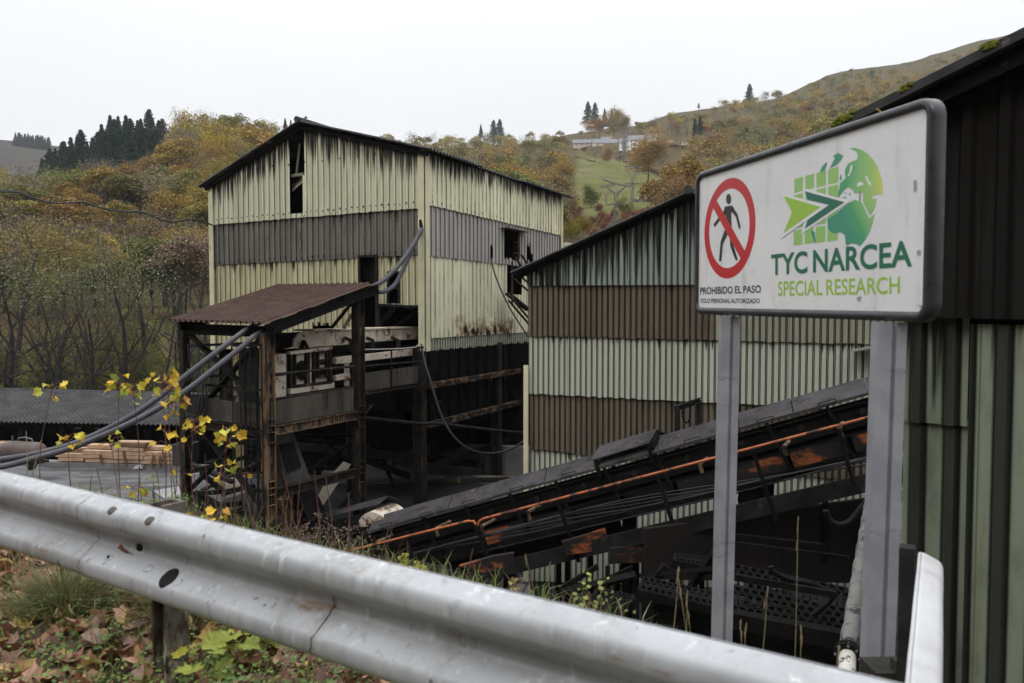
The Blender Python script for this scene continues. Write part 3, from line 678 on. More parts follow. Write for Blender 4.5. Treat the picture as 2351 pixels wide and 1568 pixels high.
# ---- bare riverside trees behind the low shed
bare = [tree_proto(41, 11, leaves=0, twig_k=5, spread=.75, levels=4, kids_n=(9, 5, 4, 3), limb_r=.46, name='riverside_tree', bark=M_barkd, fork=2, r0=.19),
        tree_proto(42, 11, leaves=0, twig_k=5, spread=.8, levels=4, kids_n=(10, 5, 4, 3), limb_r=.44, first=.25, name='riverside_tree', bark=M_barkd, r0=.21),
        tree_proto(43, 11, leaves=2200, lsize=.085, cl=.5, twig_k=5, spread=.8, levels=4, kids_n=(9, 5, 4, 3), limb_r=.46, upper_only=.62, name='riverside_tree', bark=M_barkd, fork=3, r0=.16),
        tree_proto(44, 11, leaves=0, twig_k=5, spread=.55, levels=4, kids_n=(10, 5, 4, 3), limb_r=.46, first=.2, name='riverside_tree', bark=M_barkd, fork=2, r0=.17)]
for i, (u, d, vt, g) in enumerate([(-60, 36, 560, 1), (15, 38, 600, 1), (62, 36, 640, 3), (130, 41, 545, 2), (160, 36, 620, 3), (195, 35, 650, 1), (215, 42, 520, 2), (252, 36, 590, 3), (285, 38, 570, 1), (318, 36, 620, 3), (352, 39, 560, 3), (392, 36, 575, 3), (425, 40, 540, 1), (462, 36, 590, 3), (500, 39, 570, 1), (-120, 40, 540, 1), (560, 42, 640, 3), (95, 43, 540, 2), (20, 46, 470, 1), (340, 46, 530, 1), (-20, 36, 640, 3), (110, 35, 660, 1)]):
    z0 = -1.6; H = zv(vt - (0 if g == 2 else 62), d) - z0; p = P(u, 705, d); s = H / 10.5
    o = copy_tree(bare[g], (p.x, p.y, z0), (0, 0, rng.uniform(0, 6.28)), (s * .85, s * .85, s))
    tag(o, {0: 'double stemmed dark leafless tree behind the low shed', 1: 'single stemmed dark leafless tree behind the low shed', 2: 'many stemmed willow with silver green leaves behind the low shed', 3: 'leafless dark tree with thin rising twigs beside the low shed'}[g], 'tree', ['double stemmed', 'single stemmed', 'willow like', 'twiggy'][g] + ' trees along the river')
    for ch in o.children: ch.color = (*vary((.17, .20, .10) if g in (0, 2) else (.24, .22, .07), rng, .12), 1)
for i in range(60):   # trees between river and slope
    u = rng.uniform(-160, 520); d = rng.uniform(58, 106); p = P(u, 705, d); z = -2.4 + 7.0 * ss(d, 38, 62) + 3.5 * ss(d, 60, 110); kd = ['grey', 'mustard', 'olive', 'grey', 'ochre'][i % 5]
    o = copy_tree(protos[int(rng.choice([3, 4, 6, 8, 11, 12]))], (p.x, p.y, z - .3), (0, 0, rng.uniform(0, 6)), rng.uniform(.62, .95)); tag(o, {'grey': 'grey brown half bare tree', 'mustard': 'mustard tree', 'olive': 'olive tree', 'ochre': 'ochre tree'}[kd] + ' at the foot of the left slope above the river', 'tree', kd + ' trees at the foot of the left slope')
    for ch in o.children: ch.color = (*vary(PAL[kd], rng), 1)
for i in range(26):   # yellow green understorey
    u = rng.uniform(-120, 520); d = rng.uniform(41, 50); p = P(u, 705, d); o = copy_tree(protos[7], (p.x, p.y, -1.9 + max(0, d - 40) * .35), (0, 0, rng.uniform(0, 6)), rng.uniform(.28, .5))
    o.name = 'undergrowth_bush'; tag(o, 'yellow green undergrowth bush beneath the dark riverside trees', 'bush', 'undergrowth beneath the riverside trees')
    for ch in o.children: ch.color = (*vary((.21, .20, .06), rng), 1)
for r_ in protos + cps + [cyp] + bare:
    for ch in list(r_.children): bpy.data.objects.remove(ch)
    bpy.data.objects.remove(r_)
# ================================================================ VILLAGE, PYLONS, MEADOW
M_steelg = grimy('galvanised_lattice', (.17, .175, .18), (.12, .125, .13), 4, .6, .2, bmp=0)
M_ins = plain('insulator_glass', (.35, .33, .30), .3)
M_stone = grimy('field_stone', (.10, .095, .085), (.22, .21, .19), 1.2, .95, bmp=.6, bscale=4)
M_slate = grimy('slate_roof', (.13, .13, .14), (.20, .20, .21), 1.0, .8, bmp=0)
M_glassd = plain('dark_window', (.03, .03, .035), .25)
M_wood_fr = plain('brown_window_frame', (.10, .05, .03), .7)
def house(u, vb, w_px, h_px, d, wallc, label, roofc=None, depth=6.0, roof_h=.35, wins=(), turn=0.0, chim=None, name='village_house', sink=1.5):
    d = inv_d(u, vb + 2); c = P(u, vb, d); s = d / 1828; w, h = w_px * s, h_px * s; z0 = c.z
    view = Vector((c.x, c.y, 0)).normalized(); ey = Matrix.Rotation(turn, 3, 'Z') @ view; ex = Vector((ey.y, -ey.x, 0))
    t = thing(name, c, label, 'house')
    A = lambda x, y, z: c + ex * x + ey * y + Vector((0, 0, z))
    m = MB(); m.hexa([A(-w / 2, 0, -sink), A(w / 2, 0, -sink), A(w / 2, depth, -sink), A(-w / 2, depth, -sink), A(-w / 2, 0, h), A(w / 2, 0, h), A(w / 2, depth, h), A(-w / 2, depth, h)])
    rh = depth * roof_h
    m.add([A(-w / 2, 0, h), A(-w / 2, depth, h), A(-w / 2, depth / 2, h + rh), A(w / 2, 0, h), A(w / 2, depth, h), A(w / 2, depth / 2, h + rh)], [(0, 1, 2), (3, 5, 4)])
    m.build('wall', grimy('render_' + str(round(u)), tuple(x * .85 for x in wallc), wallc, .4, .9, bmp=0), t)
    r = MB(); o = .35
    for y0, y1, za, zb in ((-o, depth / 2, h - o * roof_h * 2, h + rh), (depth + o, depth / 2, h - o * roof_h * 2, h + rh)):
        q = [A(-w / 2 - .3, y0, za + .02), A(w / 2 + .3, y0, za + .02), A(w / 2 + .3, y1, zb + .02), A(-w / 2 - .3, y1, zb + .02)]
        r.prism(q, Vector((0, 0, .18)))
    ro = r.build('roof', M_slate if roofc is None else grimy('tiles_' + str(round(u)), tuple(x * .8 for x in roofc), roofc, .8, .9, bmp=0), t)
    if chim is not None:
        k = MB(); k.box(A(chim * w, depth / 2, h + rh + .4), .6, .6, 1.4); k.build('chimney', M_stone, ro)
    for fx, fz, fw, fh in wins:
        k = MB(); k.box(A((fx - .5) * w, -.02, fz * h), fw * w, .12, fh * h, ex, ey); f = k.build('window', M_wood_fr, t)
        k = MB(); k.box(A((fx - .5) * w, -.06, fz * h), fw * w * .72, .1, fh * h * .8, ex, ey); k.build('pane', M_glassd, f)
    return t
house(1341, 336, 50, 8, 455, (.46, .38, .32), 'long pale pink house with grey slate roof at the left end of the village', depth=7, wins=[(.15, .6, .07, .3), (.4, .6, .07, .3), (.65, .6, .07, .3), (.85, .6, .07, .3)], chim=.3)
house(1390, 338, 56, 10, 440, (.66, .60, .45), 'long low yellow house with grey roof in the village', depth=8, wins=[(.2, .6, .05, .28), (.45, .55, .05, .28), (.62, .6, .06, .28), (.85, .55, .06, .28)], chim=.48, turn=.1)
house(1394, 331, 26, 8, 452, (.5, .48, .44), 'grey roofed house rising behind the yellow one', depth=8)
house(1432, 339, 20, 13, 436, (.75, .76, .76), 'small white house with grey balcony beside the pylon', depth=6, wins=[(.3, .65, .16, .3), (.7, .65, .16, .3)])
house(1460, 337, 34, 16, 438, (.82, .83, .84), 'tall white two storey house with brown windows', depth=8, wins=[(.2, .75, .1, .2), (.5, .75, .1, .2), (.8, .75, .1, .2), (.2, .32, .1, .24), (.45, .32, .16, .28), (.8, .3, .1, .24)], chim=-.48)
house(1496, 322, 22, 8, 452, (.6, .58, .55), 'white gable showing behind the big forked tree', depth=6)
house(1538, 336, 14, 8, 400, (.45, .36, .30), 'tiny reddish stone hut in the village wood', (.22, .10, .07), depth=4)
house(1573, 337, 18, 11, 395, (.62, .60, .55), 'pale square hut with red tiled roof beside the cypresses', (.34, .13, .09), depth=5, roof_h=.12, wins=[(.45, .6, .16, .26)])
# pylons
def pylon(u, vb, vt, d, arm_w, label, style=0, lower=None, w_px=9):
    d = inv_d(u, vb) if vb < 500 else d
    b = P(u, vb, d); top = P(u, vt, d).z; s = d / 1828; H = top - b.z; hw = w_px * s / 2; t = thing('power_pylon', b, label, 'pylon')
    view = Vector((b.x, b.y, 0)).normalized(); ex = Vector((view.y, -view.x, 0)); ey = view; r = .05 * max(1, d / 110)
    A = lambda x, y, z: b + ex * x + ey * y + Vector((0, 0, z)); th = H * (.80 if style == 0 else .72); m = MB(); k0 = 1.15
    for sx in (-1, 1):
        for sy in (-1, 1): m.bar(A(sx * hw * k0, sy * hw * k0, 0), A(sx * hw * .8, sy * hw * .8, th), r * 1.5)
    n = max(6, int(th / (hw * 2.1))); 
    for i in range(n):
        z0, z1 = th * i / n, th * (i + 1) / n; a = hw * (k0 - .35 * i / n)
        for sy in (-1, 1): m.bar(A(-a * (1 if i % 2 else -1), sy * a, z0), A(a * (1 if i % 2 else -1), sy * a, z1), r)
        for sx in (-1, 1): m.bar(A(sx * a, -a * (1 if i % 2 else -1), z0), A(sx * a, a * (1 if i % 2 else -1), z1), r)
        m.bar(A(-a, -a, z1), A(a, -a, z1), r)
    m.build('lattice_tower', M_steelg, t)
    a = MB(); aw = arm_w * s / 2; zt = H
    if style == 0:      # Y head with sloping yoke
        for sx in (-1, 1):
            for sy in (-1, 1):
                a.bar(A(sx * hw * .8, sy * hw * .5, th), A(sx * aw * .68, 0, H * .97), r * 1.3); a.bar(A(sx * hw * .2, sy * hw * .5, th + .1), A(sx * aw * .7, 0, H * .985), r)
            for k in range(5):
                f = (k + .5) / 5; x = hw * .5 + (aw * .68 - hw * .5) * f; z = th + (H * .97 - th) * f; a.bar(A(sx * (x - .14), 0, z + .12), A(sx * (x + .18), 0, z - .05), r)
            a.bar(A(sx * aw, 0, H * .955), A(0, 0, H * 1.025), r * 2.4); a.bar(A(sx * aw * 1.12, 0, H * .965), A(sx * aw * .9, 0, H * .955), r * 2)
    else:
        for sx in (-1, 1):
            for sy in (-1, 1): a.bar(A(sx * hw * .8, sy * hw * .5, th), A(sx * aw * .8, 0, H), r * 1.3)
            a.bar(A(sx * hw * .1, 0, th + .2), A(sx * aw * .5, 0, H * .96), r)
        a.bar(A(-aw, 0, H), A(aw, 0, H), r * 2.6)
    a.build('crossarm', M_steelg, t)
    tips = [A(x * aw, 0, H * (.955 if style == 0 and x else 1.0)) for x in (-1, 0, 1)]
    if lower:
        zl = P(u, lower, d).z - b.z; a = MB(); a.bar(A(-aw * .62, 0, zl), A(aw * .6, 0, zl + .05), r * 2.2); a.bar(A(-aw * .55, 0, zl), A(-hw, 0, zl + .35), r); a.build('lower_crossarm', M_steelg, t)
    for p in tips:
        a = MB(); a.tube([p, p - Vector((0, 0, .3)), p - Vector((0, 0, .55))], [.05, .07, .03], 6); a.build('insulator', M_ins, t)
    return tips
T1 = pylon(1414, 530, 425, 95, 68, 'nearest lattice pylon with sloping Y shaped head behind the sheds', 0, 470)
T2 = pylon(1451, 488, 382, 150, 37, 'second lattice pylon with flat crossarm standing in the meadow', 1, w_px=6)
T3 = pylon(1436, 374, 298, 320, 18, 'thin far pylon in front of the white village houses', 1, w_px=4)
T4 = pylon(1431, 372, 307, 335, 14, 'far pylon half hidden behind its taller neighbour', 1, w_px=4)
M_wire = plain('grey_wire', (.16, .16, .165), .5)
def sag(p, q, s=.04, n=14): 
    p, q = Vector(p), Vector(q); L_ = (q - p).length
    return [p.lerp(q, i / n) - Vector((0, 0, 4 * s * L_ * (i / n) * (1 - i / n))) for i in range(n + 1)]
for A_, B_, lb, r_ in ((T1, T2, 'power line from the nearest pylon to the meadow pylon', .018), (T2, T3, 'power line climbing from the meadow pylon to the village', .03)):
    m = MB()
    for p, q in zip(A_, B_): m.tube(sag(p - Vector((0, 0, .5)), q - Vector((0, 0, .5)), .03), r_, 4)
    tag(m.build('power_line', M_wire), lb, 'power line')
m = MB()
for p, du in zip(T1, (-10, 0, 10)): m.tube(sag(Vector((p.x, p.y, p.z - 3.2)), P(1290 + du * 3, 620, 40), .01), .014, 4)
tag(m.build('power_line', M_wire), 'three wires running down from the nearest pylon behind the shed roof', 'power line')
# hedges and dry stone walls
def stone_row(pts, h, label, name='stone_wall', m=None, n=160, bush=False):
    P3 = [hill(u, d) if d else None for u, d in pts]; mb = MB(); r = random.Random(len(pts) * 7 + int(pts[0][0]))
    V, F = [], []
    for i in range(n):
        f = i / n * (len(P3) - 1); k = min(int(f), len(P3) - 2); p = P3[k].lerp(P3[k + 1], f - k); sz = h * r.uniform(.35, .7)
        c = p + Vector((r.uniform(-.3, .3), r.uniform(-.3, .3), h * r.uniform(.1, .8)))
        ico = [(0, 0, 1), (.89, 0, .45), (.28, .85, .45), (-.72, .53, .45), (-.72, -.53, .45), (.28, -.85, .45), (.72, .53, -.45), (-.28, .85, -.45), (-.89, 0, -.45), (-.28, -.85, -.45), (.72, -.53, -.45), (0, 0, -1)]
        fs = [(0, 1, 2), (0, 2, 3), (0, 3, 4), (0, 4, 5), (0, 5, 1), (1, 6, 2), (2, 7, 3), (3, 8, 4), (4, 9, 5), (5, 10, 1), (2, 6, 7), (3, 7, 8), (4, 8, 9), (5, 9, 10), (1, 10, 6), (11, 7, 6), (11, 8, 7), (11, 9, 8), (11, 10, 9), (11, 6, 10)]
        mb.add([c + Vector((x * sz * r.uniform(.7, 1.3), y * sz * r.uniform(.7, 1.2), z * sz * r.uniform(.6, 1))) for x, y, z in ico], fs)
    return tag(mb.build(name, m or M_stone), label, 'wall' if name == 'stone_wall' else 'hedge')
uv = lambda *l: [(u, inv_d(u, v)) for u, v in l]
M_hedge = grimy('hedge_twigs', (.06, .05, .03), (.12, .09, .05), 1.5, 1, bmp=0, spec=0)
stone_row(uv((1452, 450), (1480, 452), (1525, 453)), .75, 'grey dry stone wall across the bottom of the meadow', n=110)
stone_row(uv((1330, 409), (1380, 417), (1420, 422)), .5, 'broken stone wall on the left of the meadow', n=100)
stone_row(uv((1420, 422), (1470, 430), (1530, 437)), .45, 'dark overgrown bank crossing the middle of the meadow', 'hedge_bank', M_hedge, n=130)
stone_row(uv((1322, 369), (1390, 372), (1440, 378)), .7, 'dark hedge along the upper edge of the meadow', 'hedge_bank', M_hedge, n=150)
stone_row(uv((1440, 378), (1490, 392), (1535, 412)), .9, 'dark hedge slanting down the right edge of the meadow', 'hedge_bank', M_hedge, n=170)
# ================================================================ MATERIALS OF THE WORKS
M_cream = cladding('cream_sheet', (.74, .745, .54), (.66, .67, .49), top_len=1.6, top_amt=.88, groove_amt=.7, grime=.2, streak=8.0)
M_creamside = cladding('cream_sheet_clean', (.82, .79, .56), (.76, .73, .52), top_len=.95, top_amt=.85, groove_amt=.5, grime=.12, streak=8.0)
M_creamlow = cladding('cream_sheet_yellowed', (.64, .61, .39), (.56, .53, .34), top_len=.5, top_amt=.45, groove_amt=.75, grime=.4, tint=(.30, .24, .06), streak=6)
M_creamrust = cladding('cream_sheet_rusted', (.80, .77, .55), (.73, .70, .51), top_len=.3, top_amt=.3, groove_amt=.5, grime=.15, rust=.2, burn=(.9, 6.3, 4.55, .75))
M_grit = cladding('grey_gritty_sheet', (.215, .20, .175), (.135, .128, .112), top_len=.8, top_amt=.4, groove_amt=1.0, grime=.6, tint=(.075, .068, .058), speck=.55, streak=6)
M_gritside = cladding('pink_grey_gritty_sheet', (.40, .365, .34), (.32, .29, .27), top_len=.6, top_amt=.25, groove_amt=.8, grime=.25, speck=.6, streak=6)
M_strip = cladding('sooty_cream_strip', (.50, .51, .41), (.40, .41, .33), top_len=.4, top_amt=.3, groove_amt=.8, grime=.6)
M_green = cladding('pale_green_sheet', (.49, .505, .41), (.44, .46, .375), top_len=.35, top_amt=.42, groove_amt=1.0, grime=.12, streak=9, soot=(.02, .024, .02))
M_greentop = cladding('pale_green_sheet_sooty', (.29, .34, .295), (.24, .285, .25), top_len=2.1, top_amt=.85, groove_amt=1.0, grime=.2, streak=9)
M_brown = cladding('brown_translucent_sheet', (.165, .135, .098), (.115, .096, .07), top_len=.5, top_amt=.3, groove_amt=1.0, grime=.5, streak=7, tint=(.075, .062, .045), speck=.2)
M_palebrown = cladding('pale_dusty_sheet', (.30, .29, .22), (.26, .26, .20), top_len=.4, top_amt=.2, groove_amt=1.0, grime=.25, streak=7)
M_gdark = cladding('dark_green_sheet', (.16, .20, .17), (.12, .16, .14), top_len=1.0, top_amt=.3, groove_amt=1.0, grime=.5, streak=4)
M_trim = grimy('cream_trim', (.68, .65, .44), (.58, .55, .38), 1.5, .6, layers=[((.10, .09, .06), (6, 6, 1.2), .66, .74)], bmp=.1)
M_fibre = grimy('weathered_fibre_roof', (.03, .03, .031), (.062, .062, .064), 2, .95, layers=[((.16, .155, .14), (3, 3, 3), .62, .7), ((.12, .13, .02), 5, .68, .74)], bmp=.4)
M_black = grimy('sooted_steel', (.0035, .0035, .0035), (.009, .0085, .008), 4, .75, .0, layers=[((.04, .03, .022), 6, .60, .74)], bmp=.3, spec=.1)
M_black2 = grimy('dusty_black_steel', (.008, .0078, .0078), (.02, .0195, .019), 3, .65, layers=[((.05, .046, .042), (5, 5, 1.5), .58, .75)], bmp=.3, spec=.15)
M_rusty = grimy('rusty_beam', (.014, .012, .011), (.032, .026, .02), 3, .8, layers=[((.17, .11, .065), (9, 9, 1.6), .58, .68), ((.13, .055, .025), 9, .60, .70)], bmp=.35, spec=.15)
M_rustpale = grimy('rusty_cream_plate', (.66, .60, .50), (.52, .44, .36), 2.5, .7, layers=[((.24, .12, .07), 5.5, .55, .62, 9), ((.022, .018, .016), 2.6, .57, .66, 9)], bmp=.35)
M_rusttan = grimy('tan_rusted_column', (.20, .13, .075), (.15, .09, .05), 2.5, .8, layers=[((.02, .016, .013), (9, 9, 1.3), .47, .56, 8), ((.10, .04, .018), 6, .62, .7)], bmp=.35)
M_railr = grimy('rust_flaked_rail', (.014, .012, .011), (.03, .024, .019), 3, .8, layers=[((.20, .115, .065), (3.2, 3.2, 6), .50, .60, 8), ((.12, .05, .022), 7, .56, .66)], bmp=.35, spec=.15)
M_kick = grimy('dusty_kickplate', (.04, .036, .03), (.085, .073, .058), (2, 2, .8), .85, layers=[((.018, .016, .015), (7, 7, .8), .52, .68), ((.13, .105, .075), (9, 9, .7), .63, .78)], bmp=.3)
M_maroon = grimy('maroon_painted_sheet', (.060, .035, .028), (.084, .050, .040), 2.2, .65, layers=[((.045, .022, .02), (1.5, 1.5, 8), .55, .72), ((.12, .065, .055), 7, .62, .74)], bmp=.15, spec=.15)
M_orange = grimy('orange_painted_steel', (.30, .085, .025), (.20, .06, .02), 3, .7, layers=[((.012, .010, .010), (1.3, 1.3, 2.5), .38, .50, 8), ((.10, .03, .012), 8, .6, .7)], bmp=.2)
M_orangerail = grimy('orange_hand_rail', (.46, .14, .05), (.32, .095, .035), 6, .6, layers=[((.05, .03, .022), (5, 5, 5), .50, .60)], bmp=.3)
M_cover = grimy('dusty_belt_cover', (.042, .039, .041), (.065, .06, .063), 1.6, .75, layers=[((.022, .021, .021), (1, 5, 5), .50, .66), ((.17, .08, .05), 5, .62, .68, 9)], bmp=.2, spec=.2)
M_rubber = plain('black_rubber', (.009, .009, .010), .6, spec=.15)
M_hose = grimy('grey_hose', (.06, .06, .072), (.085, .085, .098), 3, .5, bmp=.1)
M_cable = plain('black_cable', (.025, .025, .027), .5)
M_timber = grimy('fresh_sawn_timber', (.50, .345, .235), (.36, .23, .15), (3, 12, 12), .85, layers=[((.30, .15, .07), (2, 10, 10), .58, .72)], bmp=.2)
M_timbark = grimy('timber_bark_edge', (.12, .075, .045), (.20, .12, .07), 6, .95, bmp=.5)
M_conc = grimy('stained_concrete', (.13, .125, .12), (.20, .195, .185), 1.5, .95, layers=[((.05, .05, .05), 1.2, .55, .66)], bmp=.4)
M_pale = grimy('pale_board', (.62, .55, .45), (.55, .47, .37), 2, .8, layers=[((.28, .2, .13), (9, 2, 2), .62, .7)], bmp=.1)

# ================================================================ CREAM PROCESSING BUILDING
corner = P(975, 705, 21.0)
FD = Vector((-math.sin(RAD(64)), math.cos(RAD(64)), 0)); SD = Vector((math.sin(RAD(26)), math.cos(RAD(26)), 0))
WF = Wall(corner, FD); WS = Wall(corner, SD)
BW = WF.tu(487); BL = WS.tu(1288)
B = thing('processing_building', (corner.x - 1.5, corner.y + 6, 0), 'tall cream corrugated steel processing building with grey band and soot runs', 'building')
zr_t, zr = WF.tz(697, 281)[0], WF.tz(697, 281)[1]
z_eave = WS.tz(990, 345)[1]; z_eaveL = WF.tz(487, 420)[1]
roofz = lambda t: (z_eave + (zr - z_eave) * t / zr_t if t <= zr_t else zr + (z_eaveL - zr) * (t - zr_t) / (BW - zr_t)) - .06
lin = lambda a, b, T: (lambda t: a + (b - a) * t / T)
F1 = lin(WF.tz(972, 478)[1], WF.tz(497, 517)[1], BW); F2 = lin(WF.tz(972, 588)[1], WF.tz(497, 612)[1], BW); F3 = lin(4.12, 4.02, BW)
S1 = lin(WS.tz(989, 472.6)[1], WS.tz(1287, 541.5)[1], BL); S2 = lin(WS.tz(987, 588.6)[1], WS.tz(1168, 609)[1], WS.tu(1168)); S3 = lin(WS.tz(987, 777)[1], WS.tz(1190, 764)[1], WS.tu(1190)); S4 = lin(WS.tz(987, 808)[1], WS.tz(1213, 788)[1], WS.tu(1213))
def hole(w, u0, u1, v0, v1, jag=0):
    um = (u0 + u1) / 2; a, b = sorted((w.tu(u0), w.tu(u1))); return (a, b, w.tz(um, v1)[1], w.tz(um, v0)[1], jag)
R7 = random.Random(7)
h_slot1 = hole(WF, 671, 705, 250, 403); h_slot2 = hole(WF, 671, 699, 400, 490)
h_door = hole(WF, 823, 866, 585, 800); h_win = hole(WF, 891, 916, 625, 697); h_open = hole(WF, 868, 967, 702, 810); h_burn = hole(WF, 715, 760, 744, 790, .12); h_h4 = hole(WF, 560, 640, 770, 800, .1)
MA = lambda k, jag=0: k
corrugated(WF, .12, BW, F1, roofz, .2, TRAP, 0.02, [h_slot1, h_slot2], top=roofz, rng=R7, ragged=.025, breaks=[zr_t], phase=.05).build('wall', M_cream, B)
corrugated(WF, .12, BW, lambda t: F2(t) + .03, lambda t: F1(t) + .12, .2, TRAP, -.03, [h_door], top=F1, rng=R7, ragged=.03).build('wall_band', M_grit, B)
corrugated(WF, .12, BW, F3, lambda t: F2(t) + .1, .2, TRAP, -.06, [h_door, h_win, h_open, h_burn], top=F2, rng=R7).build('wall', M_creamlow, B)
d1 = hole(WS, 1159, 1191, 523, 595, .1); d2 = hole(WS, 1168, 1202, 592, 676); hA = hole(WS, 1126, 1132, 565, 592, .1); hB = hole(WS, 1211, 1219, 562, 600, .15); hC = hole(WS, 1215, 1225, 580, 612, .1)
side_drop = lambda t: z_eave - .10 - .0 * t
corrugated(WS, .14, BL, S1, side_drop, .235, TRAP, .02, top=side_drop, rng=R7, ragged=.025).build('wall', M_creamside, B)
corrugated(WS, .14, BL, S2, lambda t: S1(t) + .12, .235, TRAP, -.03, [d1, hA, hB, hC], top=S1, rng=R7, ragged=.03).build('wall_band', M_gritside, B)
corrugated(WS, .14, BL, S3, lambda t: S2(t) + .1, .235, TRAP, -.06, [d2], top=S2).build('wall', M_creamrust, B)
corrugated(WS, .14, BL, S4, lambda t: S3(t) + .06, .14, TRAP, -.1, top=S3, rng=R7, ragged=.05).build('wall_band', M_strip, B)
# corner trims
for (w, t0, t1, z0, z1, nm) in ((WF, -.02, .16, WF.tz(975, 806)[1], z_eave - .05, 'corner_trim'), (WS, .0, .17, WS.tz(980, 806)[1], z_eave - .08, 'corner_trim'), (WF, BW - .14, BW + .03, 4.0, z_eaveL - .1, 'corner_trim'), (WS, BL - .12, BL + .04, 4.0, z_eave - .12, 'corner_trim')):
    m = MB(); m.hexa([w.at(t0, z0, .03), w.at(t1, z0, .03), w.at(t1, z0, .06), w.at(t0, z0, .06), w.at(t0, z1, .03), w.at(t1, z1, .03), w.at(t1, z1, .06), w.at(t0, z1, .06)]); m.build(nm, M_trim, B)
# back and far walls, floor
bk = MB(); c0 = WF.at(0, 0); q = lambda t, s, z: Vector((corner.x, corner.y, 0)) + FD * t + SD * s + Vector((0, 0, z))
for (ta, sa, tb, sb) in ((0, BL, BW, BL), (BW, 0, BW, BL)): bk.quad(q(ta, sa, 4), q(tb, sb, 4), q(tb, sb, z_eave - .1), q(ta, sa, z_eave - .1))
bk.add([q(0, BL, z_eave - .1), q(BW, BL, z_eave - .1), q(zr_t, BL, zr - .1)], [(0, 1, 2)])
bk.build('back_wall', M_strip, B)
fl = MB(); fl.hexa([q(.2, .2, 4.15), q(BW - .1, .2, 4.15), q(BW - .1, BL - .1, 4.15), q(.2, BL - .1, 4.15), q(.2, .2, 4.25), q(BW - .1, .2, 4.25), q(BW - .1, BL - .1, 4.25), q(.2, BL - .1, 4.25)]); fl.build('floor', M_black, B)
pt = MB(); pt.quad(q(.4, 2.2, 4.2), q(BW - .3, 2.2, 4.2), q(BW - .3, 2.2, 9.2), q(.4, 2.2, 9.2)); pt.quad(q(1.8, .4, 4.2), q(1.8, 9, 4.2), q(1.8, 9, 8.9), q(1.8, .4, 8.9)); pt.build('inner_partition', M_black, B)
# roof: wavy fibre sheets, eave corrugation shows along the right side
def wavy(o, du, dv, nu, nv, amp, wl, th=.02):
    """sheet spanned by du (across the waves) and dv (along them)"""
    o, du, dv = Vector(o), Vector(du), Vector(dv); up = du.cross(dv).normalized(); up = up if up.z > 0 else -up
    n = int(du.length / wl * 8); V = []
    for j in range(2):
        for i in range(n + 1):
            h = amp * math.sin(i / 8 * 2 * math.pi) if amp else 0
            V.append(o + du * i / n + dv * j + up * h)
    m = MB(); F = [(i, i + 1, n + 2 + i, n + 1 + i) for i in range(n)]
    m.add(V, F, True); m.add([v - up * th for v in V], [f[::-1] for f in F], True)
    k = 2 * (n + 1)
    m.add([*V[:n + 1], *[v - up * th for v in V[:n + 1]]], [(i, n + 1 + i, n + 2 + i, i + 1) for i in range(n)]); m.add([*V[n + 1:], *[v - up * th for v in V[n + 1:]]], [(i, i + 1, n + 2 + i, n + 1 + i) for i in range(n)])
    for a in (0, n): m.add([V[a], V[n + 1 + a], V[n + 1 + a] - up * th, V[a] - up * th], [(0, 1, 2, 3)])
    return m
ov = .25
def roof_pt(t, s): 
    z = z_eave + (zr - z_eave) * t / zr_t if t <= zr_t else zr + (z_eaveL - zr) * (t - zr_t) / (BW - zr_t); return q(t, s, z)
R0, R1 = roof_pt(zr_t, -ov), roof_pt(-.35, -ov); sl = R1 - R0
Ls = WS.tu(1088)
wavy(R0, SD * (Ls + ov), sl, 0, 0, .028, .16).build('roof_slope', M_fibre, B)
wavy(roof_pt(zr_t, Ls), SD * (WS.tu(1185) - Ls + .1), (roof_pt(-.12, 0) - roof_pt(zr_t, 0)) - Vector((0, 0, .03)), 0, 0, .028, .16).build('roof_slope', M_fibre, B)
wavy(roof_pt(zr_t, WS.tu(1185) + .1), SD * (BL - WS.tu(1185) + .35), (roof_pt(-.33, 0) - roof_pt(zr_t, 0)) - Vector((0, 0, .02)), 0, 0, .028, .16).build('roof_slope', M_fibre, B)
wavy(roof_pt(zr_t, -ov), SD * (BL + ov + .3), roof_pt(BW + .28, 0) - roof_pt(zr_t, 0), 0, 0, .028, .16).build('roof_slope', M_fibre, B)
m = MB(); pr = roof_pt(zr_t, 0) + Vector((0, 0, .03)); m.tube([pr - SD * (ov + .06), pr + SD * (BL + .3)], .085, 10); m.build('ridge_cap', M_fibre, B)
# verge board hidden in soot under the front edge
m = MB(); m.bar(roof_pt(-.2, -.1) - Vector((0, 0, .14)), roof_pt(zr_t, -.1) - Vector((0, 0, .14)), .06, .12); m.bar(roof_pt(zr_t, -.1) - Vector((0, 0, .14)), roof_pt(BW + .1, -.1) - Vector((0, 0, .14)), .06, .12); m.build('verge_beam', M_black, B)
# slot details, frames
def on(w, pts, off, th=.04): return [w.hit(u, v, off) for u, v in pts]
m = MB(); m.bar(WF.hit(688, 330, -.25), WF.hit(680, 404, -.25), .06); m.bar(WF.hit(671, 404, -.15), WF.hit(699, 400, -.15), .12, .08); m.bar(WF.hit(673, 300, -.2), WF.hit(704, 268, -.2), .05); m.build('slot_frame', M_strip, B)
m = MB(); m.quad(WF.hit(671, 422, -.4), WF.hit(699, 405, -.4), WF.hit(699, 415, -.1), WF.hit(671, 440, -.1)); m.build('loose_sheet', M_creamlow, B)
def door_frame(w, u0, u1, v0, v1, nm='door_frame', mt=None, wd=.06):
    m = MB(); um = (u0 + u1) / 2; a, b = sorted((w.tu(u0), w.tu(u1))); zb, zt = w.tz(um, v1)[1], w.tz(um, v0)[1]
    for t in (a, b): m.bar(w.at(t, zb, -.0), w.at(t, zt, -.0), wd, wd)
    m.bar(w.at(a, zt, 0), w.at(b, zt, 0), wd, wd); return m.build(nm, mt or M_rusty, B)
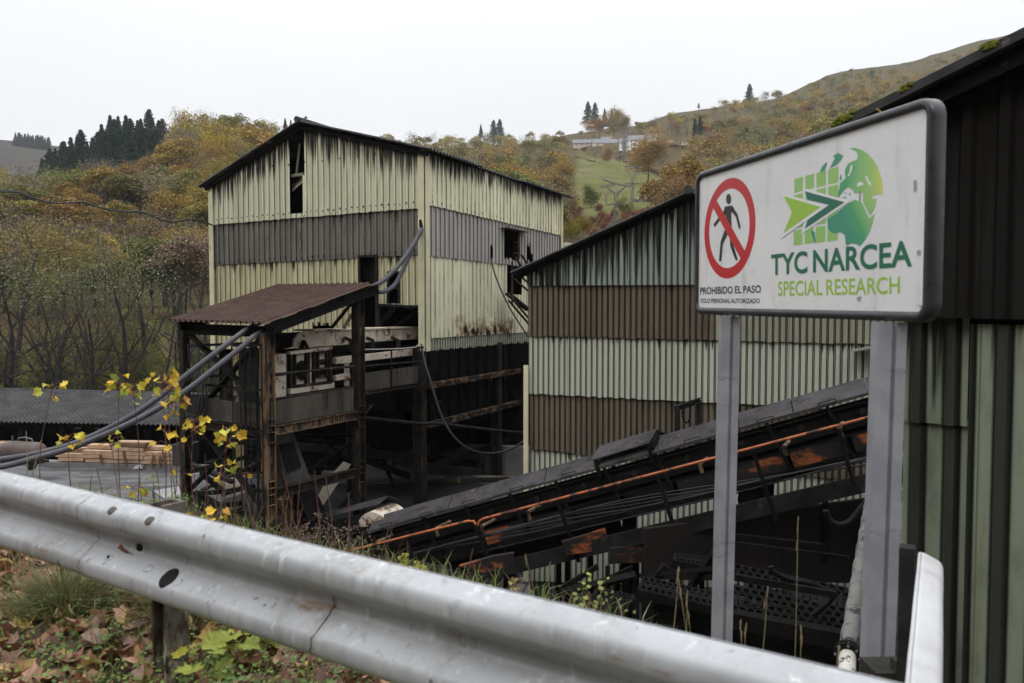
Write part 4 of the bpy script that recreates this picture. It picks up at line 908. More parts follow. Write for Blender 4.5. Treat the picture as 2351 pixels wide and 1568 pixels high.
door_frame(WF, 825, 864, 588, 800); door_frame(WF, 891, 916, 625, 697, 'window_frame', M_black2); door_frame(WF, 868, 966, 703, 810, 'opening_frame', M_black2)
m = MB(); m.bar(WF.hit(889, 661, .0), WF.hit(917, 662, .0), .05); m.bar(WF.hit(891, 660, .0), WF.hit(890, 697, .0), .06); m.bar(WF.hit(868, 699, .03), WF.hit(925, 702, .03), .1, .05); m.build('window_sill', M_black2, B)
m = MB(); m.bar(WF.hit(872, 752, -.5), WF.hit(905, 704, -.3), .12); m.bar(WF.hit(905, 750, -1), WF.hit(962, 712, -.6), .06); m.bar(WF.hit(930, 706, -.4), WF.hit(966, 720, -.4), .04); m.build('inner_brace', M_black2, B)
m = MB(); m.add([WF.hit(828, 600, -.35), WF.hit(866, 600, -.35), WF.hit(866, 655, -.35), WF.hit(845, 650, -.35), WF.hit(832, 632, -.35)], [(0, 1, 2, 3, 4)]); m.build('hanging_flap', M_black2, B)
m = MB(); m.bar(WS.hit(1158, 522, .12), WS.hit(1212, 533, .12), .3, .025, (0, 0, 1)); m.build('door_canopy', M_gritside, B)
m = MB(); m.prism([WS.hit(a, b, .05) for a, b in ((1188, 525), (1193, 526), (1193, 592), (1189, 600))], WS.n * .02); m.build('door_leaf', M_rusty, B)
# fixings along the sheet laps
m = MB()
for w, fn, off, pit, T in ((WF, lambda t: F1(t) + .16, .06, .2, BW), (WF, lambda t: F2(t) + .15, .01, .2, BW), (WS, lambda t: S1(t) + .12, .06, .47, BL), (WF, lambda t: F1(t) + 1.55, .06, .6, BW)):
    t = .3
    while t < T - .2:
        c = w.at(t + R7.uniform(-.02, .02), fn(t) + R7.uniform(-.02, .02), off); m.tube([c, c + w.n * .015], R7.uniform(.014, .026), 6); t += pit
m.build('fixing_bolts', M_black, B)['kind'] = 'stuff'
# wall bracket where the hoses enter
m = MB(); m.prism([WF.hit(u, v, .03) for u, v in ((958, 500), (963, 488), (971, 492), (972, 508), (964, 512))], WF.n * .01); m.bar(WF.hit(966, 505, .04), WF.hit(968, 530, .08), .08); m.build('cable_bracket', M_black, B)
# columns and hopper beneath
def col_at(t, s, h, nm='column', z0=-.3, mt=None, w=.28):
    m = MB(); a = q(t, s, z0); m.ibeam(a, q(t, s, h), w, w * .9, .02, up=FD); return m.build(nm, mt or M_rusty, B)
for t, s in ((.2, .05), (.1, WS.tu(1146)), (.1, 8.9), (2.6, .3), (5, .3), (BW - .2, .3), (BW - .2, 4.5), (3.5, 4.5), (2.0, 6.4)): col_at(t, s, 4.2, z0=yard_z(q(t, s, 0).x, q(t, s, 0).y) - .2)
HW = Wall(q(0, -.02, 0), SD); m = MB(); te = WS.tu(1212); zt_, zm, zl = 4.15, HW.tz(985, 885)[1], HW.tz(985, 975)[1]
def slab(m, w, t0, t1, z0, z1, o0, o1): m.hexa([w.at(t0, z0, o0), w.at(t1, z0, o0), w.at(t1, z0, o1), w.at(t0, z0, o1), w.at(t0, z1, o0), w.at(t1, z1, o0), w.at(t1, z1, o1), w.at(t0, z1, o1)])
slab(m, HW, .1, te + 2, zl, zt_, -.22, -.15)
for t in np.arange(.35, te + 2, .55): slab(m, HW, t, t + .03, zl, zt_, -.148, -.03)
c1 = [HW.at(.2, zl, -.2), HW.at(te + 2, zl, -.2), HW.at(te + 1, .9, -2.2), HW.at(2, .9, -2.2)]; m.quad(*c1); m.quad(HW.at(.2, zl, -.2), HW.at(2, .9, -2.2), HW.at(2, .9, -3.2), HW.at(.2, zl, -5))
m.build('hopper', M_black, B)
for z, h in ((zm, .15), (zl, .16)):
    m = MB(); slab(m, HW, .1, te + 2, z - h / 2, z + h / 2, -.03, .09); m.build('hopper_rail', M_railr, B)
rz_ = random.Random(31)
for i in range(26):
    a_ = (rz_.uniform(.2, BW), rz_.uniform(.5, 5.5)); b_ = (a_[0] + rz_.gauss(0, 1.6), a_[1] + rz_.gauss(0, 1.2)); m = MB(); m.bar(q(*a_, rz_.uniform(.1, 2.6)), q(*b_, rz_.uniform(.1, 3.2)), rz_.uniform(.06, .2), rz_.uniform(.05, .16)); m.build('brace', M_black if i % 3 else M_rusty, B)
m = MB(); m.bar(q(.3, .3, 1.2), q(BW, .3, 1.2), .2); m.bar(q(.3, 3.5, .5), q(BW, 3.5, .5), .22); m.bar(q(2.6, .3, .6), q(2.6, 4.5, 2.4), .14); m.bar(q(.3, .3, .9), q(.3, 6, .9), .15); m.build('brace', M_black, B)
m = MB()
for t0, s0, t1, s1 in ((.6, 1.2, 5.5, 1.2), (.6, 3.2, 6, 3.2), (1.6, 1.0, 1.6, 6)): m.hexa([q(t0, s0, 2.3), q(t1, s1, 2.3), q(t1 - .6, s1 + .5, 4.0), q(t0 + .4, s0 + .5, 4.0), q(t0, s0 + 1.4, 2.3), q(t1, s1 + 1.4, 2.3), q(t1, s1 + 1.0, 4.0), q(t0, s0 + 1.0, 4.0)])
for (ta, sa, tb, sb, za, zb) in ((-1.2, BL - .6, BW + 1, BL - .6, .45, 4.1), (1.2, 4.6, BW + .2, 4.6, .6, 4.1), (BW - .3, 1, BW - .3, BL, .5, 4.1), (1.4, 2.6, 1.4, BL, .8, 4.1)): m.bar(q(ta, sa, (za + zb) / 2), q(tb, sb, (za + zb) / 2), .1, zb - za)
m.bar((lambda x, dy, z: Vector((x, y_kerb(x) + dy, z)))(-9.3, 2.2, 1.4), Vector((2, y_kerb(2) + 2.2, 1.4)), .1, 5.4); m.bar((lambda x, dy, z: Vector((x, y_kerb(x) + dy, z)))(-9.3, 2.2, 1.4), Vector((-9.3, y_kerb(-9.3) + 6, 1.4)), .1, 5.4)
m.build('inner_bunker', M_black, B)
# stair landing at the side door
m = MB()
for a, b in (((1183, 590), (1212, 635)), ((1197, 585), (1214, 610)), ((1176, 600), (1176, 700)), ((1168, 676), (1213, 730)), ((1180, 640), (1213, 668)), ((1185, 624), (1213, 650)), ((1168, 690), (1215, 745))): m.bar(WS.hit(*a, .5), WS.hit(*b, .5), .05)
m.bar(WS.hit(1166, 674, .3), WS.hit(1213, 712, .5), .22, .06); m.build('stair_landing', M_rusty, B)
m = MB(); w_ = [WS.hit(*p, .9) for p in ((1179, 557), (1188, 557), (1189, 580), (1178, 582))]; m.tube(w_, .022, 5); m.build('grab_handle', M_black, B)

# pale round hood behind the building, low wall, concrete kerb
c = P(1300, 568, 32); m = MB(); V = []
for k in range(13):
    a = math.pi * k / 12; V += [c + Vector((math.cos(a) * 1.1, 0, math.sin(a) * .95 - .75)), c + Vector((math.cos(a) * 1.1 + .8, 3.2, math.sin(a) * .95 - .75))]
m.add(V, [(2 * k, 2 * k + 1, 2 * k + 3, 2 * k + 2) for k in range(12)], True); m.add([V[2 * k] for k in range(13)], [tuple(range(13))]); m.bar(c + Vector((-.9, .5, -4)), c + Vector((-.9, .5, -.7)), .2); m.bar(c + Vector((.9, .5, -4)), c + Vector((.9, .5, -.7)), .2)
tag(m.build('storage_hood', M_rustpale), 'pale rust streaked rounded hood peeping out behind the cream building', 'hood')
def yl(x, dy=0, z=0): return Vector((x, y_kerb(x) + dy, z))
m = MB(); m.hexa([yl(-30, 0, -2), yl(-9.5, 0, -2), yl(-9.5, .35, -2), yl(-30, .35, -2), yl(-30, 0, .17), yl(-9.5, 0, .17), yl(-9.5, .35, .17), yl(-30, .35, .17)]); tag(m.build('kerb_wall', M_conc), 'low concrete kerb along the far edge of the yard under the timber', 'kerb')
m = MB(); m.hexa([yl(-6, 0, -2), yl(14, 0, -2), yl(14, .3, -2), yl(-6, .3, -2), yl(-6, 0, .1), yl(14, 0, .1), yl(14, .3, .1), yl(-6, .3, .1)]); m.hexa([yl(-5, 1.2, -2), yl(14, 1.2, -2), yl(14, 1.5, -2), yl(-5, 1.5, -2), yl(-5, 1.2, .85), yl(14, 1.2, .85), yl(14, 1.5, .85), yl(-5, 1.5, .85)])
for i in range(7): x = -4 + i * 1.6; m.bar(yl(x, 1.1, -1), yl(x, 1.1, .9), .16)
tag(m.build('retaining_wall', M_conc), 'dark stained retaining wall seen through the legs of the cream building', 'wall')

# ================================================================ GREEN SHED
SH_E = Vector((.912, -.411, 0)); sh_a = P(1213, 705, 18.0); WG = Wall(sh_a, SH_E)
tR = WG.tu(2060); H_ = thing('corrugated_shed', (sh_a.x + 3, sh_a.y + 1.5, -1.8), 'pale green corrugated shed with brown translucent bands and mossy gable roof', 'shed')
gl = lambda u, v: WG.tz(u, v)
ap_t, ap_z = gl(1588, 443); e_z = gl(1200, 618)[1]
gz = lambda t: (e_z + (ap_z - e_z) * (t + .13) / (ap_t + .13) if t < ap_t else ap_z - (ap_z - e_z) * (t - ap_t) / (ap_t + .13)) - .07
seam = lambda a, b: lin(WG.tz(*a)[1], WG.tz(*b)[1], WG.tu(b[0])) 
G1 = seam((1217, 656), (1600, 654)); G2 = seam((1217, 772.5), (1560, 781)); G3 = seam((1217, 906), (1560, 923)); G4 = seam((1217, 1034), (1380, 1050)); G5 = seam((1213, 1338), (1400, 1345))
tsw = WG.tu(1640); pg = .1265
corrugated(WG, 0, tR, G1, gz, pg, DEEP, .02, top=gz, breaks=[ap_t]).build('wall', M_greentop, H_)
corrugated(WG, 0, tsw, G2, lambda t: G1(t) + .1, pg, DEEP, -.03, top=G1, rng=R7, ragged=.03).build('wall_band', M_brown, H_)
corrugated(WG, tsw, tR, G2, lambda t: G1(t) + .1, pg, DEEP, -.03, top=G1, rng=R7, ragged=.03).build('wall_band', M_palebrown, H_)
corrugated(WG, 0, tR, G3, lambda t: G2(t) + .08, pg, DEEP, -.08, top=G2, rng=R7, ragged=.03).build('wall', M_green, H_)
corrugated(WG, 0, tR, G4, lambda t: G3(t) + .08, pg, DEEP, -.13, top=G3, rng=R7, ragged=.03).build('wall_band', M_brown, H_)
corrugated(WG, 0, tR, G5, lambda t: G4(t) + .08, pg, DEEP, -.18, top=G4).build('wall', M_green, H_)
corrugated(WG, 0, tR, -2.6, lambda t: G5(t) + .08, pg, DEEP, -.23, top=G5).build('wall', M_gdark, H_)
qs = lambda t, s, z: WG.at(t, z, -s)
m = MB(); m.quad(qs(0, .1, -2.5), qs(0, 9, -2.5), qs(0, 9, e_z), qs(0, .1, e_z)); m.quad(qs(tR, .1, -2.5), qs(tR, 9, -2.5), qs(tR, 9, e_z), qs(tR, .1, e_z)); m.quad(qs(0, 9, -2.5), qs(tR, 9, -2.5), qs(tR, 9, e_z), qs(0, 9, e_z)); m.build('back_wall', M_gdark, H_)
rp = lambda t, s: qs(t, s, gz(t) + .07)
aE = rp(-.33, -.28); aR = rp(ap_t, -.28); aT = rp(tR + .3, -.28); gd = -WG.n
wavy(aE, gd * 9.5, aR - aE, 0, 0, .022, .16).build('roof_slope', M_fibre, H_); wavy(aR, gd * 9.5, aT - aR, 0, 0, .022, .16).build('roof_slope', M_fibre, H_)
m = MB(); m.tube([aR - gd * .05 + Vector((0, 0, .03)), aR + gd * 9.5 + Vector((0, 0, .03))], .09, 10); m.build('ridge_cap', M_fibre, H_)
m = MB(); dn = Vector((0, 0, -.12)); m.bar(rp(-.2, -.05) + dn, rp(ap_t, -.05) + dn, .05, .12); m.bar(rp(ap_t, -.05) + dn, rp(tR, -.05) + dn, .05, .12)
for f in (.12, .35, .62, .88): p = rp(-.2 + (ap_t + .2) * f, -.12) + Vector((0, 0, -.1)); m.bar(p, p + Vector((.02, 0, -.14)), .03); m.bar(p + Vector((.02, 0, -.14)), p + Vector((.12, -.03, -.17)), .03)
m.build('verge_beam', M_black, H_)
m = MB(); a, b = WG.tz(1205, 870), WG.tz(1213, 870); slab(m, WG, a[0], b[0] + .02, -1.5, WG.tz(1208, 838)[1], .03, .08); m.build('corner_trim', M_trim, H_)
m = MB(); t_, z_ = WG.tz(1960, 805); m.hexa([WG.at(t_, z_, .0), WG.at(t_ + .5, z_ + .1, 0), WG.at(t_ + .5, z_ + .1, .45), WG.at(t_, z_, .45), WG.at(t_, z_ + .03, .0), WG.at(t_ + .5, z_ + .13, 0), WG.at(t_ + .5, z_ + .13, .45), WG.at(t_, z_ + .03, .45)]); m.build('ledge', M_strip, H_)

# ================================================================ DARK SHED ON THE RIGHT
KE = Vector((.72, -.694, 0)); k_a = P(2250, 705, 6.4); WK = Wall(k_a, KE); tl = WK.tu(2072); tr = 3.5
K = thing('dark_shed', (k_a.x + 2, k_a.y + 1, .5), 'near dark shed with dirty green wide ribbed wall and heavy mossy roof edge', 'shed')
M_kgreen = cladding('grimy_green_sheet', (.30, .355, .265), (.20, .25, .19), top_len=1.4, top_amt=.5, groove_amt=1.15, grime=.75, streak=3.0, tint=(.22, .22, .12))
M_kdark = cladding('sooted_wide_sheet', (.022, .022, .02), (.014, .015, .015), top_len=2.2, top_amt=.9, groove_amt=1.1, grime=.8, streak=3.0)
for m_, s_ in ((M_kdark, .06), (M_kgreen, .15), (M_brown, .12), (M_grit, .12)): m_.node_tree.nodes['Principled BSDF'].inputs['Specular IOR Level'].default_value = s_
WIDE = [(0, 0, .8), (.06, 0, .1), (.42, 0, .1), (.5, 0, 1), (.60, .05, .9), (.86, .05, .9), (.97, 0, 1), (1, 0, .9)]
k1 = lin(WK.tz(2250, 731)[1], WK.tz(2351, 733)[1], WK.tu(2351)); kr = lambda u, v: WK.tz(u, v, .35)[1]
ra, rb = WK.tz(1932, 272, .35), WK.tz(2351, 62, .35); ksl = (rb[1] - ra[1]) / (rb[0] - ra[0]); kz = lambda t: ra[1] + ksl * (t - ra[0])
corrugated(WK, tl, tr, k1, lambda t: kz(t) - .12, .262, WIDE, .06, top=lambda t: kz(t) - .1, phase=.03).build('wall', M_kdark, K)
t_gap = WK.tu(2222)
corrugated(WK, tl, t_gap, lambda t: WK.tz(2150, 975)[1], lambda t: k1(t) - .0, .262, WIDE, -.06, top=k1, phase=.14).build('wall', M_kgreen, K)
corrugated(WK, tl, t_gap, lambda t: .4, lambda t: WK.tz(2150, 975)[1] + .05, .262, WIDE, -.10, top=lambda t: 5, phase=.14).build('wall', M_kgreen, K)
corrugated(WK, t_gap + .03, tr, lambda t: .4, lambda t: k1(t) - .045, .262, WIDE, -.02, top=k1, phase=.02).build('wall', M_kgreen, K)
qk = lambda t, s, z: WK.at(t, z, -s); dpt = 5.0
m = MB(); m.quad(qk(tl, .1, .3), qk(tl, dpt, .3), qk(tl, dpt, kz(tl) - .15), qk(tl, .1, kz(tl) - .15)); m.quad(qk(tl, dpt, .3), qk(tr, dpt, .3), qk(tr, dpt, kz(tr) - .15), qk(tl, dpt, kz(tl) - .15)); m.quad(qk(tr, .1, .3), qk(tr, dpt, .3), qk(tr, dpt, kz(tr) - .15), qk(tr, .1, kz(tr) - .15)); m.build('back_wall', M_gdark, K)
m = MB(); slab(m, WK, tl, tr, .3, kz(tl), -.25, -.2); m.build('inner_lining', M_black, K)
m = MB(); a0 = qk(ra[0], -.35, kz(ra[0])); a1 = qk(tr + .3, -.35, kz(tr + .3)); up = Vector((0, 0, 1))
m.hexa([a0 - up * .075, a1 - up * .075, a1 - up * .075 + (-WK.n) * 6, a0 - up * .075 + (-WK.n) * 6, a0, a1, a1 + (-WK.n) * 6, a0 + (-WK.n) * 6]); m.build('roof', M_fibre, K)
m = MB(); m.bar(qk(ra[0] + .25, -.2, kz(ra[0] + .25) - .16), qk(tr, -.2, kz(tr) - .16), .12, .14); m.build('verge_beam', M_black, K)
mr_ = random.Random(3)
M_moss = grimy('roof_moss', (.10, .12, .015), (.18, .19, .02), 20, 1, bmp=.8)
for u, n in ((1950, 14), (1975, 8), (2285, 26), (2100, 9)):
    m = MB()
    for i in range(n):
        t = WK.tu(u) + mr_.uniform(-.05, .05); c = qk(t, -.34, kz(t) + mr_.uniform(-.03, .012)); s_ = mr_.uniform(.010, .026)
        m.box(c, s_ * 2, s_ * 2, s_, Vector((1, mr_.uniform(-.5, .5), 0)).normalized())
    m.build('moss_patch', M_moss, K)
m = MB(); t = WK.tu(2040); m.bar(qk(t, -.36, kz(t) - .07), qk(t + .06, -.36, kz(t) - .13), .03, .012); m.build('leaf_scrap', plain('dry_leaf', (.35, .2, .07)), K)
# ================================================================ LOADING PLATFORM WITH MAROON ROOF
P1, P2, P3 = P(612, 705, 16.5), P(822, 705, 18.7), P(421, 705, 18.3); P4 = P2 + P3 - P1
WA = Wall(P1, P2 - P1); WB = Wall(P1, P3 - P1)              # right hand side and left hand (front) side
T = thing('loading_platform', ((P1.x + P4.x) / 2, (P1.y + P4.y) / 2, 0), 'rusty steel loading platform on four columns under a maroon corrugated canopy', 'platform')
rL, rF, rR, rB = P(389, 737, 18.45), P(607, 744, 16.15), P(857, 652, 18.95), P(636, 652, 21.2)
rB = rL + (rR - rF)
def trap_sheet(o, du, dv, wl=.22, h=.055):
    o, du, dv = Vector(o), Vector(du), Vector(dv); up = du.cross(dv).normalized(); up = up if up.z > 0 else -up
    n = int(du.length / wl); pr = [(0, 0), (.55, 0), (.68, 1), (.88, 1)]; L_ = []
    for i in range(n):
        for a, k in pr: L_.append(((i + a) / n, k * h))
    L_.append((1, 0)); m = MB(); V = [o + du * a + up * b for a, b in L_] + [o + du * a + dv + up * b for a, b in L_]; k = len(L_)
    m.add(V, [(i, i + 1, k + i + 1, k + i) for i in range(k - 1)]); m.add([v - up * .006 for v in V], [(k + i, k + i + 1, i + 1, i) for i in range(k - 1)]); return m
trap_sheet(rF, rL - rF, rR - rF, .215).build('roof', M_maroon, T)
dn = Vector((0, 0, -1)); e1 = (rL - rF).normalized(); e2 = (rR - rF).normalized()
m = MB(); m.ibeam(rF + e1 * .06 + dn * .16 + e2 * .1, rR + e1 * .06 + dn * .16 + e2 * .25, .22, .12, .014); m.build('roof_beam', M_black, T)
m = MB(); m.ibeam(rL - e1 * .3 + dn * .16 + e2 * .1, rB - e1 * .3 + dn * .16, .22, .12, .014); m.build('roof_beam', M_black, T)
m = MB(); m.ibeam(rF + dn * .22 + e2 * .25, rL + dn * .22 + e2 * .25, .2, .12, .014); m.build('roof_beam', M_black, T)
for f in (.4, .7, .97):
    m = MB(); m.chan(rF.lerp(rR, f) + dn * .08, rL.lerp(rB, f) + dn * .08, .12, .05); m.build('purlin', M_black, T)
def roof_z(p):  # height of the canopy above plan point
    a = np.array([[e1.x, e2.x], [e1.y, e2.y]]); s_, r_ = np.linalg.solve(a, [p.x - rF.x, p.y - rF.y]); return (rF + e1 * float(s_) + e2 * float(r_)).z
for p, mt, w in ((P1, M_rusttan, .22), (P2, M_rusty, .22), (P3, M_rusty, .18), (P4, M_rusty, .2)):
    m = MB(); m.ibeam((p.x, p.y, yard_z(p.x, p.y) - .2), (p.x, p.y, roof_z(p) - .25), w, w, .02, up=P2 - P1); 
    for zz in (977, 1120):
        z = P(u=612, v=zz, d=16.5).z
        for dz in (.0, .14, -.14, -.36): m.box((p.x, p.y, z + dz), w * .96, w * .96, .014, WA.e, WB.e)
    m.build('column', mt, T)
# side kick plates, floor beams, rails
def strip(w, pts, off, th, nm, mt, n=None): m = MB(); m.prism([w.hit(u, v, off) for u, v in pts], w.n * th); return m.build(nm, mt, T)
strip(WA, [(622, 922), (812, 887), (812, 942), (622, 977)], .07, -.02, 'kickplate', M_kick)
strip(WB, [(419, 907), (600, 930), (600, 982), (419, 952)], .05, -.02, 'kickplate', M_kick)
m = MB(); m.ibeam(WA.hit(622, 990, .02), WA.hit(815, 953, .02), .2, .14, .016); m.build('floor_beam', M_rusttan, T)
m = MB(); m.ibeam(WB.hit(419, 968, .0), WB.hit(605, 992, .0), .2, .14, .016); m.build('floor_beam', M_rusty, T)
zf = WA.tz(622, 977)[1]
m = MB(); m.hexa([Vector((p.x, p.y, z)) for z in (zf - .03, zf + .02) for p in (P1, P2, P4, P3)]); m.build('floor', M_black2, T)
for a, b in (((622, 860), (812, 841)), ((622, 917), (812, 889))):
    m = MB(); m.tube([WA.hit(*a, .05), WA.hit(*b, .05)], .026, 6); m.build('handrail', M_rusty, T)
m = MB(); m.ibeam(WA.hit(630, 1133, -.02), WA.hit(815, 1085, -.02), .2, .16, .016); m.build('lower_beam', M_rusty, T)
for k in ((605, 1000, 640, 975), (655, 980, 640, 1000), (815, 960, 845, 930)): 
    m = MB(); m.bar(WA.hit(k[0] + 15, k[1], .0), WA.hit(k[2] + 10, k[3], .0), .05, .02); m.build('gusset', M_rusty, T)
# left side: horizontals and X braces
for (a, b, w) in (((427, 764), (600, 770), .07), ((430, 794), (600, 787), .06), ((427, 870), (540, 858), .05), ((430, 880), (535, 888), .05), ((430, 975), (600, 960), .05), ((430, 1085), (600, 1040), .09)):
    m = MB(); m.bar(WB.hit(*a, -.05), WB.hit(*b, -.05), w); m.build('rail', M_black, T)
for (a, b) in (((432, 765), (600, 925)), ((455, 945), (600, 775)), ((428, 940), (600, 1160)), ((430, 1130), (600, 960))):
    m = MB(); m.bar(WB.hit(*a, -.1), WB.hit(*b, -.1), .15, .05); m.build('cross_brace', M_black2, T)
for (a, b) in (((762, 752), (806, 697)), ((790, 752), (808, 722))):
    m = MB(); m.bar(WA.hit(*a, -1.2), WA.hit(*b, -.2), .07, .05); m.build('roof_strut', M_rustpale if a[0] > 780 else M_rusty, T)
# ladder cage at the front left
lc = WB.hit(548, 900, .42); lx, ly = WB.e, WB.n
zt_, zb_ = P(548, 792, lc.y).z, P(548, 1215, lc.y).z
m = MB()
for sx in (-1, 1): m.bar(lc + lx * .2 * sx - ly * .3 + Vector((0, 0, zt_ - lc.z)), lc + lx * .2 * sx - ly * .3 + Vector((0, 0, zb_ - 2 - lc.z)), .05)
z = zb_ - 2
while z < zt_ - .6: m.tube([Vector((lc.x, lc.y, z)) + lx * .2 - ly * .3, Vector((lc.x, lc.y, z)) - lx * .2 - ly * .3], .014, 5); z += .28
lad = m.build('ladder', M_black2, T)
for v in (793, 895, 990, 1085, 1180):
    z = P(548, v, lc.y).z; m = MB(); pts = [Vector((lc.x, lc.y, z)) + lx * .36 * math.cos(a) + ly * (.38 * math.sin(a) - .3) for a in np.linspace(0, math.pi, 13)]
    for a, b in zip(pts, pts[1:]): m.bar(a, b, .012, .05)
    m.build('hoop', M_rusty, lad)
for k, a in enumerate((.0, .7, 1.2, 1.95, 2.5, math.pi)):
    x = Vector((lc.x, lc.y, 0)) + lx * .365 * math.cos(a) + ly * (.385 * math.sin(a) - .3); m = MB(); m.bar((x.x, x.y, zt_ + .02), (x.x, x.y, zb_ - .2), .035, .02); m.build('cage_bar', M_rusty if k in (1, 2, 3) else M_black2, lad)
# electrical cabinet with torn paint seen through the cage, cable coil
m = MB(); m.prism([WB.hit(u, v, -.7) for u, v in ((548, 800), (596, 800), (596, 960), (548, 955))], -WB.n * .4); o_ = tag(m.build('switch_cabinet', grimy('burnt_cabinet', (.02, .02, .02), (.05, .045, .04), 3, .7, layers=[((.38, .40, .42), (4, 4, 4), .69, .71)], bmp=.2)), 'burnt dark cabinet with a torn white patch behind the caged ladder', 'cabinet')
m = MB(); cr = random.Random(5); cc_ = WB.hit(452, 885, .12)
for i in range(9):
    ph = cr.uniform(0, 6); rx, rz = cr.uniform(.24, .42), cr.uniform(.4, .62); m.tube([cc_ + lx * (rx * math.cos(a)) + ly * (.02 * i + .03 * math.sin(2 * a + ph)) + Vector((0, 0, rz * math.sin(a) - .3 + .1 * cr.random())) for a in np.linspace(0, 6.4, 26)], .012, 5)
for i in range(4): m.tube([WB.hit(430 + 6 * i, 790, .1), WB.hit(440 + 10 * i, 860, .16), WB.hit(428 + 9 * i, 960, .1), WB.hit(445 + 7 * i, 1010, .1)], .01, 5)
tag(m.build('cable_coil', M_cable), 'coil of black cable hanging on the left side of the loading platform', 'cable')

# ---- screening machine on the platform
MCH = thing('screening_machine', WA.hit(715, 905, -.9), 'burnt rusty cream screening machine with long trough and round motor hole', 'machine')
OF = -.75
def mp(pts, off, th, nm, mt, par=MCH): m = MB(); m.prism([WA.hit(u, v, off) for u, v in pts], WA.n * th); return m.build(nm, mt, par)
mp([(623, 815), (657, 812), (657, 909), (623, 914)], OF, -.4, 'side_cabinet', M_rustpale)
mp([(625, 862), (655, 859), (655, 861), (625, 864)], OF + .02, -.03, 'cabinet_seam', M_black)
mp([(657, 812), (668, 811), (668, 905), (657, 909)], OF - .05, -.3, 'dark_gap', M_black)
pan = mp([(668, 812), (762, 800), (762, 878), (668, 888)], OF - .05, -.12, 'panel', M_rustpale)
for a, b, c_, d_ in ((667, 671, 812, 888), (678, 681, 811, 887), (705, 708, 808, 884), (709.5, 712, 808, 884), (722, 725, 806, 882), (757, 763, 800, 878)):
    mp([(a, c_), (b, c_ - .5), (b, d_), (a, d_)], OF + .05, -.12, 'stiffener', M_rusty, pan)
mp([(667, 808), (763, 796), (763, 802), (667, 814)], OF + .06, -.15, 'stiffener', M_rustpale, pan); mp([(667, 886), (763, 874), (763, 880), (667, 892)], OF + .06, -.15, 'stiffener', M_rusty, pan)
for v in (808, 826, 845, 862): mp([(733, v), (752, v - 2), (752, v + 2), (733, v + 4)], OF + .04, -.1, 'ladder_rung', M_rusty, pan)
for u in (731, 751): mp([(u, 808), (u + 3, 807.5), (u + 3, 866), (u, 867)], OF + .04, -.1, 'ladder_rail', M_rusty, pan)
mp([(735, 851), (750, 849), (750, 861), (735, 863)], OF + .0, -.04, 'hole', M_black, pan); mp([(735, 831), (750, 829), (750, 835), (735, 837)], OF + .0, -.04, 'hole', M_black, pan)
ctr = WA.hit(692, 850, OF - .03); m = MB(); zz = Vector((0, 0, 1))
m.prism([ctr + WA.e * .16 * math.cos(a) + zz * .225 * math.sin(a) for a in np.linspace(0, 2 * math.pi, 25)[:-1]], WA.n * .05); mo = m.build('motor_flange', M_black, pan)
for a in np.linspace(0, 2 * math.pi, 9)[:-1]: m = MB(); c = ctr + WA.n * .05 + WA.e * .10 * math.cos(a) + zz * .14 * math.sin(a); m.tube([c, c + WA.n * .02], .014, 6); m.build('bolt', M_rusty, pan)
mp([(667, 892), (768, 878), (768, 890), (667, 905)], OF + .05, -.5, 'machine_base', M_rustpale)
# trough
def trough(pts, off, dep, nm, mt): m = MB(); m.prism([WA.hit(u, v, off) for u, v in pts], -WA.n * dep); return m.build(nm, mt, MCH)
trough([(674, 797), (676, 780), (683, 768), (693, 762), (720, 760), (960, 752), (960, 778), (880, 783), (745, 792), (705, 799)], OF - .25, .06, 'trough_side', M_rustpale)
trough([(634, 765), (690, 762), (678, 775), (672, 797), (640, 803)], OF - .8, .05, 'scoop', M_black2)
trough([(720, 757), (960, 750), (960, 753), (720, 761)], OF - .2, .7, 'trough_lid', M_rustpale)
trough([(674, 803), (960, 782), (960, 800), (674, 812)], OF - .4, .5, 'trough_belly', M_black)
for u, v in ((692, 800), (698, 786)): pass
m = MB(); m.bar(WA.hit(690, 810, OF - .1), WA.hit(697, 782, OF - .15), .07); m.bar(WA.hit(710, 806, OF - .1), WA.hit(697, 782, OF - .15), .07); m.build('angle_bracket', M_black, MCH)
for u in (806, 856, 914):
    m = MB(); m.bar(WA.hit(u - 14, 776, OF - .1), WA.hit(u, 782, OF - .05), .08); m.bar(WA.hit(u, 781, OF - .05), WA.hit(u, 808, OF - .05), .09); m.build('support_arm', M_rusty, MCH)
m = MB(); m.bar(WA.hit(768, 828, OF), WA.hit(950, 808, OF), .14, .16); m.bar(WA.hit(796, 826, OF), WA.hit(796, 886, OF), .12); m.bar(WA.hit(768, 868, OF), WA.hit(800, 862, OF), .12); m.build('support_frame', M_rustpale, MCH)
m = MB(); m.bar(WA.hit(770, 880, OF - .4), WA.hit(955, 830, OF - .4), .06); m.bar(WA.hit(765, 850, OF - .5), WA.hit(800, 880, OF - .4), .07); m.tube([WA.hit(775, 815, OF - .1), WA.hit(777, 827, OF - .1)], .1, 10); m.prism([WA.hit(u, v, OF - .6) for u, v in ((765, 800), (965, 786), (965, 870), (765, 905))], -WA.n * .05); m.build('drive_guard', M_black, MCH)

